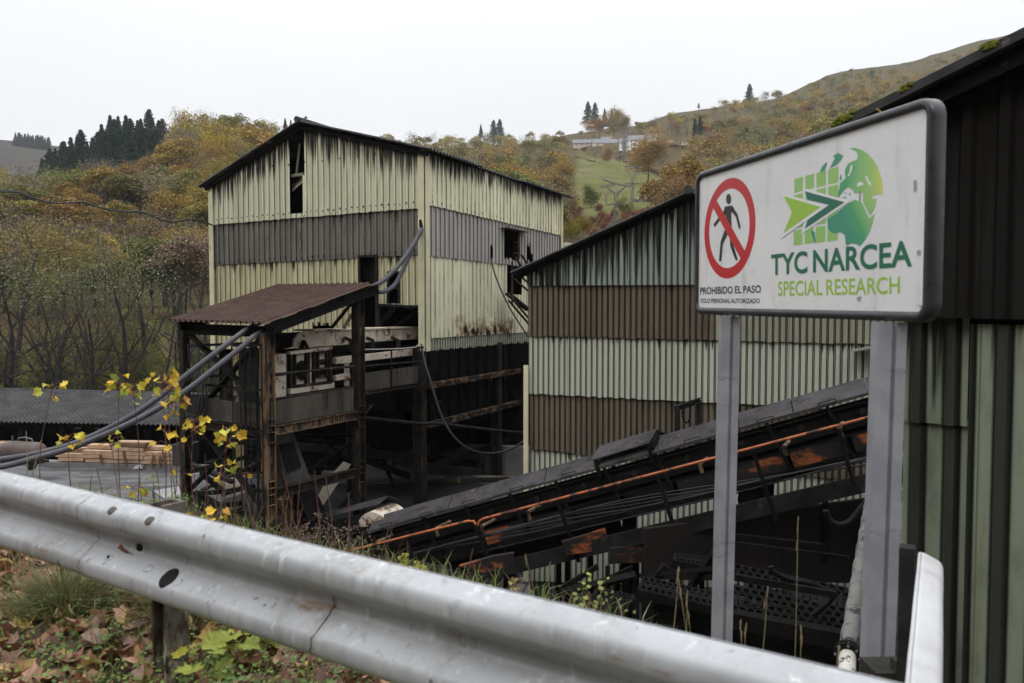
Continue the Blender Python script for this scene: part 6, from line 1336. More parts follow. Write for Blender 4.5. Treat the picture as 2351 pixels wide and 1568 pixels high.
grate(PZ(1640, 1395, zg), PZ(2010, 1462, zg), PZ(2010, 1362, zg), PZ(1640, 1283, zg), 18, 8, 'grating_platform', 'wide black perforated steel deck beside the flanged pipe')
grate(PZ(1468, 1352, zg), PZ(1668, 1396, zg), PZ(1655, 1362, zg), PZ(1478, 1322, zg), 12, 3, 'grating_platform', 'narrow perforated steel step left of the wide deck')
grate(PZ(1330, 1418, zg - .45), PZ(1415, 1432, zg - .45), PZ(1455, 1365, zg - .45), PZ(1372, 1348, zg - .45), 8, 9, 'grating_platform', 'lower perforated steel landing near the green cladding')
grate(PZ(1548, 1285, zg + .2), PZ(1640, 1300, zg + .2), PZ(1640, 1280, zg + .2), PZ(1552, 1268, zg + .2), 9, 3, 'grating_platform', 'far small perforated landing below the conveyor stringer')
LB = thing('support_structure', (4.2, 12, -1.8), 'black steel posts and braces carrying the perforated decks', 'frame')
for (a, b, w) in (((1283, 1270, 15.2), (1283, 1420, 15.2), .1), ((1303, 1270, 15.2), (1303, 1420, 15.2), .1), ((1356, 1250, 15.0), (1356, 1360, 15.0), .1), ((1395, 1300, 13), (1395, 1350, 13), .07), ((1287, 1352, 13.1), (1372, 1300, 13.1), .08), ((1290, 1360, 13.0), (1460, 1320, 12.6), .1), ((1392, 1330, 13), (1452, 1302, 13), .06),
                  ((1459, 1220, 14.8), (1459, 1460, 14.0), .12), ((1491, 1215, 14.7), (1491, 1470, 13.8), .24), ((1550, 1200, 14.5), (1550, 1480, 13.6), .2), ((1611, 1190, 14.3), (1611, 1400, 13.6), .08), ((1470, 1322, 12.2), (1640, 1305, 11.4), .07), ((1470, 1368, 12.2), (1645, 1402, 11.2), .16), ((1580, 1360, 11.8), (1640, 1270, 11.5), .09), ((1505, 1330, 12), (1530, 1300, 12), .12),
                  ((1690, 1228, 11), (1890, 1250, 10.4), .03), ((1690, 1247, 11), (1950, 1280, 10.2), .04), ((1795, 1150, 13.7), (1795, 1290, 13.7), .06), ((1895, 1130, 13.4), (1895, 1290, 13.4), .08), ((1690, 1325, 10.6), (1920, 1365, 9.8), .08), ((1640, 1412, 10.4), (2010, 1482, 9.4), .2)):
    m = MB(); m.bar(P(*a), P(*b), w, w, (1, 0, 0)); m.build('strut', M_black, LB)
m = MB(); m.prism([P(u, v, 13.9) for u, v in ((1690, 1218), (1760, 1200), (1890, 1178), (1990, 1200), (1990, 1220), (1690, 1222))], Vector((0, .1, 0))); m.build('dust_plate', M_cover, LB)
m = MB(); m.prism([P(u, v, 13.4) for u, v in ((1480, 1215), (2030, 1140), (2030, 1340), (1480, 1330))], Vector((0, .1, 0))); m.build('back_plate', grimy('dark_orange_plate', (.0035, .003, .003), (.011, .006, .0045), 1.2, .8, bmp=.2), LB)
m = MB(); m.prism([P(u, v, 11.6) for u, v in ((1500, 1385), (2040, 1400), (2040, 1640), (1500, 1600))], Vector((0, .1, 0))); m.build('lower_plate', M_black, LB)
m = MB(); m.prism([P(u, v, 13.8) for u, v in ((1400, 1260), (1500, 1250), (1500, 1290), (1400, 1295))], Vector((0, .1, 0))); m.build('orange_plate', M_orange, LB)
m = MB(); m.prism([P(u, v, 14.2) for u, v in ((1055, 1300), (1130, 1278), (1180, 1270), (1180, 1300), (1110, 1315))], Vector((0, .1, 0))); m.build('orange_plate', M_orange, LB)
m = MB(); m.prism([P(u, v, 14.1) for u, v in ((1290, 1245), (1390, 1215), (1400, 1260), (1300, 1275))], Vector((0, .1, 0))); m.build('orange_plate', M_orange, LB)
m = MB(); c = P(1735, 1140, 14.2); m.tube([c - cn * .3, c + cn * .3], .28, 18); m.build('return_pulley', M_rubber, LB)
hp_ = smooth_path([P(u, v, 10.2) for u, v in ((1770, 1300), (1775, 1312), (1810, 1330), (1860, 1340), (1905, 1360), (1905, 1380), (1870, 1410))]); m = MB(); m.tube(hp_, .035, 8); tag(m.build('loose_hose', M_rubber), 'black hose curling over the wide perforated deck', 'hose')
hp_ = smooth_path([P(u, v, 12.0) for u, v in ((1895, 1172), (1905, 1195), (1925, 1205), (1950, 1198), (1970, 1175), (1990, 1150))]); m = MB(); m.tube(hp_, .05, 8); tag(m.build('loose_hose', M_rubber), 'thick black hose looping under the conveyor beside the pipe', 'hose')
PI = thing('flanged_pipe', P(1945, 1540, 6.6), 'grey wrapped steel pipe with black bolted flange rising beside the sign post', 'pipe')
pa, pb, pc = P(1942, 1590, 6.3), P(1946, 1502, 6.9), P(2000, 1140, 12.2)
M_pipe = grimy('wrapped_pipe', (.13, .125, .118), (.185, .178, .165), (3, 3, 3), .9, layers=[((.035, .034, .032), (3, 3, 16), .50, .62)], bmp=.5)
m = MB(); n_ = 26; m.tube([pb.lerp(pc, i / n_) for i in range(n_ + 1)], [.082 + .006 * ((i * 7) % 3 - 1) for i in range(n_ + 1)], 16); m.build('pipe_body', M_pipe, PI)
m = MB(); m.tube([pa, pb], .072, 16); m.build('pipe_foot', grimy('peeling_white_paint', (.60, .58, .52), (.5, .48, .42), 5, .6, layers=[((.04, .04, .04), 12, .56, .62)], bmp=.3), PI)
ax = (pc - pb).normalized(); m = MB(); m.tube([pb - ax * .05, pb - ax * .012], .115, 20, smooth=False); m.tube([pb + ax * .012, pb + ax * .05], .115, 20, smooth=False); fl_ = m.build('flange', M_black, PI)
x_ = ax.orthogonal().normalized(); y_ = ax.cross(x_)
for k in range(8): c = pb + (x_ * math.cos(k * math.pi / 4) + y_ * math.sin(k * math.pi / 4)) * .098; m = MB(); m.tube([c - ax * .07, c + ax * .07], .012, 6); m.build('bolt', M_steelg, fl_)
m = MB(); rr_ = random.Random(4)
for i in range(40):
    c = PZ(rr_.uniform(1120, 1215), rr_.uniform(1335, 1395), -1.1); s_ = rr_.uniform(.05, .3); m.box(c + Vector((0, 0, rr_.uniform(-.2, .2))), s_ * 1.6, s_, s_ * .6, Vector((rr_.gauss(0, 1), rr_.gauss(0, 1), .4 * rr_.gauss(0, 1))).normalized(), Vector((.3, 1, .2)).normalized())
tag(m.build('rubble_heap', M_conc), 'grey heap of broken concrete below the conveyor stringer', 'rubble')
# ================================================================ SIGN
WSN = Wall(P(2140, 705, 3.0), (-.244, .97)); sl_t = WSN.tu(1597)
SG = thing('warning_sign', WSN.at(sl_t / 2, CAM_Z - 1.7), 'white no entry sign in a rounded black frame on two grey steel posts', 'sign')
zT0, zB0, zT1, zB1 = WSN.tz(2140, 219)[1], WSN.tz(2140, 741)[1], WSN.tz(1597, 399)[1], WSN.tz(1597, 721)[1]
zT, zB = (zT0 + zT1) / 2, (zB0 + zB1) / 2
def rrect(i, off, rad=.075, n=7):
    x0, x1, y0, y1 = i, sl_t - i, i, zT - zB - i; r = max(rad - i, .012); o_ = []
    for cx_, cy_, a0 in ((x1 - r, y1 - r, 0), (x0 + r, y1 - r, 90), (x0 + r, y0 + r, 180), (x1 - r, y0 + r, 270)):
        for k in range(n):
            a = RAD(a0 + 90 * k / (n - 1)); x, y = cx_ + r * math.cos(a), cy_ + r * math.sin(a); f = x / sl_t
            top, bot = zT0 + (zT1 - zT0) * f, zB0 + (zB1 - zB0) * f; o_.append(WSN.at(x, bot + (top - bot) * y / (zT - zB), off))
    return o_
M_frame = grimy('black_sign_frame', (.022, .022, .026), (.035, .034, .04), 4, .35, layers=[((.10, .10, .09), 9, .68, .78)], bmp=.08, spec=.5)
M_white = grimy('sign_white', (.80, .81, .82), (.74, .75, .765), 2.5, .35, layers=[((.55, .55, .53), (9, 9, 1.2), .52, .80), ((.42, .42, .36), (14, 14, 6), .71, .78)], bmp=.03)
pf = [(.040, .002), (.036, .012), (.022, .016), (.008, .013), (.001, .004), (0, -.045), (.006, -.052), (.03, -.054)]
rings = [rrect(i, o_) for i, o_ in pf]; nn = len(rings[0]); m = MB()
m.add([p for r_ in rings for p in r_], [(k * nn + i, k * nn + (i + 1) % nn, (k + 1) * nn + (i + 1) % nn, (k + 1) * nn + i) for k in range(len(rings) - 1) for i in range(nn)], True); m.build('frame', M_frame, SG)
m = MB(); a, b = rrect(.036, .0), rrect(.036, -.05); m.add(a, [tuple(range(nn))]); m.add(b, [tuple(range(nn))]); pan = m.build('panel', M_white, SG)
def flat(nm, polys, mt, off, par=None, attr=None):
    """printed shapes on the panel: polys of picture points"""
    m = MB(); at = []
    for pl_ in polys:
        pts = [WSN.hit(u, v, off) for u, v in pl_]; m.add(pts, [tuple(range(len(pts)))])
        if attr: at += [attr(u, v) for u, v in pl_]
    if attr: m.attr = {'wuv': ('FLOAT_VECTOR', at)}
    return m.build(nm, mt, par or SG)
def ink(name, c): m, nt, b = new_mat(name); co = objco(nt); nt.links.new(mix(nt, math_(nt, 'MULTIPLY', sstep(nt, tex(nt, co, 9, 6), .5, .8), .18), c, tuple(min(1, x * 1.3 + .03) for x in c)), b.inputs['Base Color']); b.inputs['Roughness'].default_value = .35; return m
I_red, I_black, I_dgreen, I_lime, I_white = ink('red_ink', (.52, .018, .025)), ink('black_ink', (.018, .017, .02)), ink('dark_green_ink', (.012, .145, .085)), ink('lime_ink', (.33, .55, .06)), ink('white_ink', (.80, .81, .82))
I_tile = ink('tile_green_ink', (.30, .55, .16))
g1 = lambda p: (1607.2 + .2279 * p[0], 382.6 + .2279 * p[1]); g2 = lambda p: ((2250 + p[0] * .22963) * .76530, (420 + p[1] * .22959) * .76530)
G1 = lambda *l: [g1(p) for p in l]; G2 = lambda *l: [g2(p) for p in l]
# prohibition mark
pc_ = WSN.tz(*g1((302, 620))); Rr = (WSN.tz(*g1((302, 115)))[1] - WSN.tz(*g1((302, 1125)))[1]) / 2; zc = (WSN.tz(*g1((302, 115)))[1] + WSN.tz(*g1((302, 1125)))[1]) / 2
ta_, tb_ = WSN.tz(*g1((45, 640)))[0], WSN.tz(*g1((560, 560)))[0]; tc_ = (ta_ + tb_) / 2; Rx = abs(ta_ - tb_) / 2
PM = MB(); n_ = 48
vs = [WSN.at(tc_ + Rx * k * math.cos(2 * math.pi * i / n_), zc + Rr * k * math.sin(2 * math.pi * i / n_), .0006) for k in (1, .79) for i in range(n_)]
PM.add(vs, [(i, (i + 1) % n_, n_ + (i + 1) % n_, n_ + i) for i in range(n_)])
w_ = .10; c45, k45 = math.cos(RAD(45)), math.sin(RAD(45)); q4 = [(-.80, w_), (.80, w_), (.80, -w_), (-.80, -w_)]
PM.add([WSN.at(tc_ - Rx * (a * c45 + b * k45), zc + Rr * (-a * k45 + b * c45), .0014) for a, b in q4], [(0, 1, 2, 3)])
mark = PM.build('prohibition_mark', I_red, SG)
head = [(288 + 26 * math.cos(a), 326 + 54 * math.sin(a)) for a in np.linspace(0, 2 * math.pi, 17)[:-1]]
flat('walking_figure', [G1(*head), G1((250, 402), (322, 390), (345, 420), (314, 470), (318, 640), (255, 650), (262, 470), (245, 470)), G1((252, 402), (235, 452), (140, 572), (137, 600), (152, 604), (196, 545), (268, 480)), G1((320, 390), (378, 478), (408, 600), (403, 625), (390, 628), (362, 510), (312, 445)),
     G1((262, 600), (207, 752), (190, 945), (203, 958), (216, 945), (229, 782), (290, 660)), G1((292, 600), (303, 800), (356, 940), (370, 948), (380, 930), (330, 775), (320, 620))], I_black, .0010, mark)
# emblem
EM = flat('emblem', [G2(*p) for p in (
    [(578, 512), (690, 478), (690, 658), (578, 695)], [(722, 468), (838, 437), (838, 625), (722, 650)], [(866, 430), (990, 393), (990, 588), (866, 622)], [(1020, 385), (1155, 347), (1155, 552), (1020, 580)],
    [(578, 722), (690, 690), (690, 905), (578, 925)], [(722, 682), (838, 655), (838, 880), (722, 900)], [(866, 650), (990, 618), (990, 855), (866, 875)], [(1020, 610), (1155, 580), (1155, 832), (1020, 850)],
    [(578, 1000), (690, 990), (690, 1135), (578, 1160)], [(722, 960), (838, 940), (838, 1112), (722, 1128)], [(866, 915), (990, 890), (990, 1092), (866, 1108)], [(1020, 880), (1145, 860), (1145, 1062), (1015, 1082)],
    [(570, 1190), (685, 1163), (685, 1365), (570, 1380)], [(712, 1157), (830, 1140), (830, 1343), (712, 1360)], [(858, 1135), (985, 1118), (985, 1325), (858, 1342)], [(1010, 1108), (1145, 1088), (1145, 1308), (1010, 1328)])], I_tile, .0006)
gm, gnt, gb_ = new_mat('globe_gradient_ink'); ga_ = gnt.nodes.new('ShaderNodeAttribute'); ga_.attribute_name = 'wuv'; gs = gnt.nodes.new('ShaderNodeSeparateXYZ'); gnt.links.new(ga_.outputs['Vector'], gs.inputs[0])
gnt.links.new(ramp(gnt, gs.outputs[0], [(.0, (.05, .29, .19)), (.25, (.07, .36, .15)), (.5, (.24, .52, .19)), (.8, (.38, .60, .17)), (1, (.68, .66, .12))]), gb_.inputs['Base Color']); gb_.inputs['Roughness'].default_value = .35
def ga(u, v): 
    cx_ = (u / .76530 - 2250) / .22963; cy_ = (v / .76530 - 420) / .22959; return ((cx_ - 1080) / 650 - max(0, (cy_ - 700)) / 1500 - .05 * (cy_ < 300), 0, 0)
flat('globe_map', [G2(*p) for p in (
    [(1300, 110), (1360, 100), (1450, 125), (1540, 180), (1610, 260), (1670, 360), (1710, 480), (1730, 600), (1735, 745), (1715, 700), (1660, 705), (1590, 730), (1605, 775), (1650, 760), (1645, 830), (1620, 900), (1565, 985), (1535, 930), (1490, 835), (1475, 800), (1475, 690), (1420, 680), (1370, 700), (1340, 650), (1290, 610), (1240, 640), (1190, 700), (1160, 750), (1150, 690), (1165, 640), (1175, 600), (1165, 570), (1200, 545), (1250, 500), (1240, 440), (1240, 390), (1280, 310), (1350, 275), (1400, 250), (1410, 190), (1380, 140)],
    [(1145, 935), (1200, 890), (1290, 820), (1370, 778), (1440, 803), (1468, 830), (1510, 930), (1560, 1025), (1625, 960), (1600, 1080), (1550, 1220), (1490, 1320), (1430, 1392), (1400, 1362), (1330, 1350), (1255, 1380), (1235, 1240), (1215, 1225), (1190, 1205), (1145, 1210)],
    [(1040, 370), (1110, 235), (1080, 215), (1150, 165), (1215, 205), (1190, 260), (1140, 315)], [(910, 420), (940, 350), (990, 290), (1005, 300), (985, 370), (965, 405)], [(1170, 530), (1180, 440), (1195, 470), (1200, 515)], [(1190, 755), (1250, 740), (1260, 760)], [(1230, 690), (1262, 680), (1250, 705)], [(1290, 700), (1310, 690), (1315, 715), (1295, 725)],
    [(1005, 1030), (1145, 950), (1145, 1220), (1070, 1215), (1020, 1160)], [(790, 1180), (845, 1200), (860, 1350), (835, 1330)])], gm, .0011, EM, ga)
flat('globe_sea', [G2(*p) for p in ([(1395, 610), (1410, 550), (1460, 550), (1490, 575), (1440, 600)], [(1505, 480), (1530, 465), (1545, 520), (1580, 560), (1580, 605), (1550, 580), (1525, 530)], [(1272, 470), (1300, 420), (1310, 340), (1340, 320), (1330, 390), (1310, 440), (1290, 475)])], I_white, .0015, EM)
flat('arrow_outline', [G2((680, 622), (1305, 800), (662, 1232), (728, 1045), (1020, 855), (745, 770))], I_white, .0019, EM)
flat('dark_arrow', [G2((715, 668), (1235, 812), (712, 1165), (750, 1045), (1030, 850), (748, 772))], I_dgreen, .0023, EM)
flat('arrow_outline', [G2((400, 698), (1018, 852), (395, 1295), (538, 945))], I_white, .0027, EM)
flat('light_arrow', [G2((440, 733), (922, 875), (437, 1217), (546, 945))], I_lime, .0031, EM)
def text(s_, quad, mt, off, bold=.012, nm='lettering', space=1.0, track=1.0):
    """text laid into the four picture corners bl, br, tr, tl"""
    cu = bpy.data.curves.new('text', 'FONT'); cu.body = s_; cu.size = 1; cu.offset = bold; cu.fill_mode = 'FRONT'; cu.space_character = track; cu.space_word = space; cu.resolution_u = 4
    ob = bpy.data.objects.new('text', cu); C.objects.link(ob); dg = bpy.context.evaluated_depsgraph_get(); dg.update(); me = bpy.data.meshes.new_from_object(ob.evaluated_get(dg))
    V = np.array([v.co[:] for v in me.vertices]); F = [tuple(p.vertices) for p in me.polygons]; bpy.data.objects.remove(ob); bpy.data.curves.remove(cu); bpy.data.meshes.remove(me)
    lo, hi = V.min(0), V.max(0); T_ = [WSN.tz(*q_, off) for q_ in quad]; out_ = []
    for v in V:
        a, b = (v[0] - lo[0]) / (hi[0] - lo[0]), (v[1] - lo[1]) / (hi[1] - lo[1])
        t = (T_[0][0] * (1 - a) + T_[1][0] * a) * (1 - b) + (T_[3][0] * (1 - a) + T_[2][0] * a) * b; z = (T_[0][1] * (1 - a) + T_[1][1] * a) * (1 - b) + (T_[3][1] * (1 - a) + T_[2][1] * a) * b
        out_.append(WSN.at(t, z, off))
    return mk(nm, [tuple(p) for p in out_], F, mt, SG)
text('TYC NARCEA', [(1770, 632.5), (2094, 612), (2094, 550), (1770, 584)], I_dgreen, .0015, .022, space=.7)
text('SPECIAL RESEARCH', [(1786, 680), (2066, 674.5), (2066, 634), (1786, 646)], I_lime, .0008, .012, space=.8)
text('PROHIBIDO EL PASO', [(1607.5, 676), (1747, 672.5), (1747, 654.5), (1607.5, 659.5)], I_black, .0008, .022, space=.8)
text('SOLO PERSONAL AUTORIZADO', [(1609, 695.5), (1744.5, 696.5), (1744.5, 685), (1609, 685.5)], I_black, .0008, .02, space=.8)
M_mark = plain('grey_scuff', (.38, .36, .36), .6)
for s_ in (G1((2150, 135), (2180, 135), (2172, 245), (2150, 245)), G1((1598, 250), (1612, 245), (1614, 345), (1602, 345)), G1((2180, 850), (2215, 835), (2220, 880), (2185, 885)), G1((2180, 1390), (2260, 1405), (2255, 1440), (2215, 1415)), G1((1575, 1320), (1620, 1300), (1610, 1350), (1580, 1345))): flat('scuff', [s_], M_mark, .0034)
M_post = grimy('galvanised_post', (.36, .37, .40), (.29, .30, .335), 6, .5, .25, layers=[((.20, .20, .23), (3, 3, 14), .58, .72), ((.46, .47, .50), 14, .64, .72)], bmp=.1)
def sign_post(ut, ub, vt, vb, d, w, nm):
    a, b = P(ub, vb, d), P(ut, vt, d); h = w / 2; m = MB(); g_ = w * .06
    o_ = [(-h, -h * .6), (h, -h * .6), (h, h * .4), (h * .30, h * .4), (h * .22, h * .12), (h * .02, h * .12), (-h * .06, h * .5), (-h, h * .5)]
    m.extr(a, b, o_, up=Vector((0, -1, 0))); return m.build(nm, M_post, SG)
sign_post(2043, 2008, 740, 1720, 3.2, .118, 'post'); sign_post(1676, 1654, 726, 1600, 4.45, .108, 'post')

# ================================================================ GUARDRAILS
M_galv = grimy('weathered_galvanised', (.42, .43, .45), (.33, .34, .355), (2, 2, 3), .45, .15, layers=[((.27, .27, .265), (4, 4, 1.6), .48, .70, 8), ((.22, .22, .215), (26, 26, 2.2), .54, .78, 5), ((.55, .565, .58), (30, 30, 7), .55, .75, 4), ((.13, .13, .13), (22, 22, 9), .64, .70), ((.25, .17, .12), (2.6, 2.6, 12), .60, .70, 9)], bmp=.05, spec=.45)
M_rustbolt = grimy('rusty_bolt', (.10, .08, .07), (.06, .05, .045), 30, .6, bmp=.2)
WP = [(.008, .150), (.012, .155), (.020, .155), (.026, .153), (.066, .134), (.075, .126), (.081, .112), (.082, .100), (.082, .086), (.079, .076), (.073, .068), (.016, .026), (.008, .019), (.003, .010), (.002, 0)]
WP = WP + [(o_, -z) for o_, z in WP[-2::-1]]
def spline2(p, n=3):
    v = [Vector((a, b, 0)) for a, b in p]; return [(q_.x, q_.y) for q_ in smooth_path(v, n)]
WPs = WP
def wbeam(path, nrm, m=None, grow_=0.0, wob=.0):
    """path of centre points, nrm the side it bulges to"""
    m = m or MB(); nrm = Vector(nrm).normalized(); k = len(WPs); V = []
    for j, p in enumerate(path):
        for o_, z in WPs: V.append(Vector(p) + nrm * (o_ + grow_ + wob * fbm(j * .35, z * 6)) + Vector((0, 0, z * (1 + grow_))))
    n_ = len(path); F = [(j * k + i, j * k + i + 1, (j + 1) * k + i + 1, (j + 1) * k + i) for j in range(n_ - 1) for i in range(k - 1)]
    m.add(V, F, True); m.add([v - nrm * .004 for v in V], [f[::-1] for f in F], True)
    for j in (0, n_ - 1): m.add(V[j * k:(j + 1) * k] + [v - nrm * .004 for v in V[j * k:(j + 1) * k]], [(i, i + 1, k + i + 1, k + i) for i in range(k - 1)])
    return m
rz = CAM_Z - .68 - .155; ro = -RN
rl = lambda a, h=0.0: RA + RE * a + Vector((0, 0, rz + h))
GR = thing('guardrail', rl(1.5, -.5), 'long weathered galvanised guardrail crossing the foreground on steel posts', 'guardrail')
JA = .74
wbeam([rl(a) for a in fr(-4.5, JA + .32, 40)], ro, wob=.0006).build('beam', M_galv, GR)
wbeam([rl(a) for a in fr(JA, 5.2, 50)], ro, grow_=.006, wob=.0006).build('beam', M_galv, GR)
WR = Wall(RA, RE)
def seam_strip(a, z0, z1, w, nm, slant=0.0, off=.009):
    m = MB(); pts = [(o_, z) for o_, z in WPs if z0 <= z <= z1]; V = []
    for i, (o_, z) in enumerate(pts):
        j = slant * (z - z0) + .004 * math.sin(i * 2.1); k = w * (.5 + .5 * math.sin(i * 1.7 + 1) ** 2)
        V += [rl(a + j) + ro * (o_ + off) + Vector((0, 0, z * (1 + .006))), rl(a + j + k) + ro * (o_ + off) + Vector((0, 0, z * (1 + .006)))]
    m.add(V, [(2 * i, 2 * i + 1, 2 * i + 3, 2 * i + 2) for i in range(len(pts) - 1)]); return m.build(nm, M_black, GR)
seam_strip(JA - .004, -.155, .155, .0035, 'lap_edge'); seam_strip(1.93, -.13, .03, .004, 'crack_stain', .12, .0085)
def surf(u, v):
    """point and outward normal where the sight line meets the beam face"""
    best = None
    for k in range(90, -1, -1):
        o_ = k / 1000; c = WR.hit(u, v, o_); z = c.z - rz
        for (oa, za), (ob, zb) in zip(WPs, WPs[1:]):
            if zb <= z <= za and za > zb:
                po = oa + (ob - oa) * (za - z) / (za - zb) + .006; e_ = abs(po - o_)
                if best is None or e_ < best[0]: best = (e_, c, (ro * (za - zb) + Vector((0, 0, (ob - oa)))).normalized())
    return best[1], best[2]
def bolt(u, v, r_, mt, nm='bolt', sx=1.3, h_=.004):
    c, nz = surf(u, v); ey = nz.cross(RE).normalized(); rr2 = [(0, h_), (.6, h_), (.9, h_ * .5), (1, -.003)]; m = MB()
    vs = [c + RE * (r_ * sx * f * math.cos(2 * math.pi * k / 16)) + ey * (r_ * f * math.sin(2 * math.pi * k / 16)) + nz * h for f, h in rr2 for k in range(16)]
    m.add(vs, [(j * 16 + k, j * 16 + (k + 1) % 16, (j + 1) * 16 + (k + 1) % 16, (j + 1) * 16 + k) for j in range(3) for k in range(16)], True); return m.build(nm, mt, GR)
bolt(257, 1172, .017, M_rustbolt); bolt(343, 1195, .017, M_rustbolt); bolt(250, 1280, .016, M_galv); bolt(250, 1280, .009, M_black, 'bolt_hole', 1.2, .005); bolt(340, 1305, .017, M_galv); bolt(321, 1257, .024, M_black, 'dark_bolt_hole', .9, .003)
bolt(388, 1326, .040, M_rubber, 'black_patch', .95, .003)
M_gpost = grimy('rusty_white_post', (.13, .115, .095), (.08, .07, .06), 4, .8, layers=[((.36, .33, .27), (7, 7, 3), .50, .58), ((.05, .032, .022), (16, 16, 7), .50, .58, 8)], bmp=.4)
def gpost(a, nm='post'):
    p = RA + RE * a + RN * .075; z0 = verge_z(p.x, p.y) - .25; m = MB(); w_ = .039
    m.extr((p.x, p.y, z0), (p.x, p.y, CAM_Z - .690), [(-w_, -.045), (w_, -.045), (w_, .045), (w_ - .012, .045), (w_ - .012, -.033), (-w_ + .012, -.033), (-w_ + .012, .045), (-w_, .045)], up=ro); m.build(nm, M_gpost, GR)
for a in (-2.95, 1.03, 5.0): gpost(a)
m = MB(); LEAF0 = [(0, 0), (.15, -.1), (.40, -.13), (.36, .05), (.64, .14), (.55, .32), (.68, .56), (.46, .54), (.36, .70), (.24, .66), (.13, .84), (0, 1.0)]
LEAFX = LEAF0 + [(-x, y) for x, y in LEAF0[-2:0:-1]]
def leaf_faces(c, size, ex, ey, rng_, curl=.25, lobes=True):
    """one leaf as a fan from the midrib; returns verts, faces"""
    ez = ex.cross(ey); sh = LEAFX if lobes else [(0, 0), (.22, .15), (.34, .42), (.28, .7), (0, 1.05), (-.28, .7), (-.34, .42), (-.22, .15)]
    ctr_ = c + ey * size * .42; v = [ctr_]; k1, k2 = rng_.uniform(.1, curl), rng_.uniform(-curl, curl)
    for x, y in sh: v.append(c + ex * x * size + ey * y * size + ez * size * (k1 * abs(x) * 1.3 + k2 * (y - .4) ** 2 * 1.5 + rng_.uniform(-.04, .04)))
    n_ = len(sh); return v, [(0, i + 1, (i + 1) % n_ + 1) for i in range(n_)]
def rvec(r_): v = Vector((r_.gauss(0, 1), r_.gauss(0, 1), r_.gauss(0, 1))); return v.normalized()
def leaf_mat(name, spec=.3, trans=.2):
    m, nt, b = new_mat(name); c = nt.nodes.new('ShaderNodeAttribute'); c.attribute_name = 'hue'; co = objco(nt)
    col = mix(nt, sstep(nt, tex(nt, co, 45, 5, .7), .45, .75), c.outputs['Color'], (.10, .045, .018)); col = mix(nt, .55, c.outputs['Color'], col)
    nt.links.new(col, b.inputs['Base Color']); b.inputs['Roughness'].default_value = .6; b.inputs['Specular IOR Level'].default_value = spec
    t = nt.nodes.new('ShaderNodeBsdfTranslucent'); nt.links.new(col, t.inputs[0]); ms = nt.nodes.new('ShaderNodeMixShader'); ms.inputs[0].default_value = trans
    nt.links.new(b.outputs[0], ms.inputs[1]); nt.links.new(t.outputs[0], ms.inputs[2]); nt.links.new(ms.outputs[0], nt.nodes['Material Output'].inputs[0]); return m
M_leaf = leaf_mat('maple_leaf'); M_litter = leaf_mat('fallen_leaf', .35, .08); M_weed = leaf_mat('weed_leaf', .3, .25)
lr = random.Random(77)
v_, f_ = leaf_faces(surf(300, 1268)[0] + ro * .006, .05, RE, Vector((-.3, 0, .3)).normalized(), lr); m.add(v_, f_); m.attr = {'hue': ('FLOAT_COLOR', [(.22, .08, .04, 1)] * len(v_))}; tag(m.build('dry_leaf', M_litter), 'brown dry leaf caught in the valley of the guardrail at its joint', 'leaf')
# rail running towards the viewer at the right, with black post
S2 = Vector((1.40, 2.72, 0)); E2 = Vector((.477, .879, 0)); N2 = Vector((.879, -.477, 0)); z2 = CAM_Z - .845 - .155
G2_ = thing('guardrail', (S2.x - .2, S2.y - .5, CAM_Z - 1.4), 'worn white guardrail end pointing at the viewer beside the right sign post', 'guardrail')
M_galv2 = grimy('worn_white_rail', (.56, .565, .575), (.46, .46, .465), (2, 5, 3), .5, .1, layers=[((.30, .26, .22), (5, 9, 3), .58, .76, 8), ((.12, .11, .11), (14, 22, 10), .70, .75)], bmp=.15)
pth = [S2 - E2 * s_ + Vector((0, 0, z2 - .02 * s_)) for s_ in fr(.0, 2.2, 24)]
wbeam(pth, N2, wob=.0008).build('beam', M_galv2, G2_)
pp = P(2095, 705, 2.80); m = MB(); m.box((pp.x, pp.y, CAM_Z - 1.3), .062, .05, .9, E2, N2); m.build('post', grimy('burnt_post', (.014, .013, .012), (.03, .027, .024), 6, .9, layers=[((.30, .25, .16), (12, 12, 7), .66, .72)], bmp=.5), G2_)
m = MB(); m.box(P(2040, 1562, 2.95), .16, .14, .12); m.box(P(2075, 1556, 2.9), .08, .05, .14); tag(m.build('footing', grimy('mossy_footing', (.03, .027, .02), (.015, .014, .012), 8, 1, bmp=.6)), 'small stained concrete footing beside the right sign post', 'footing')

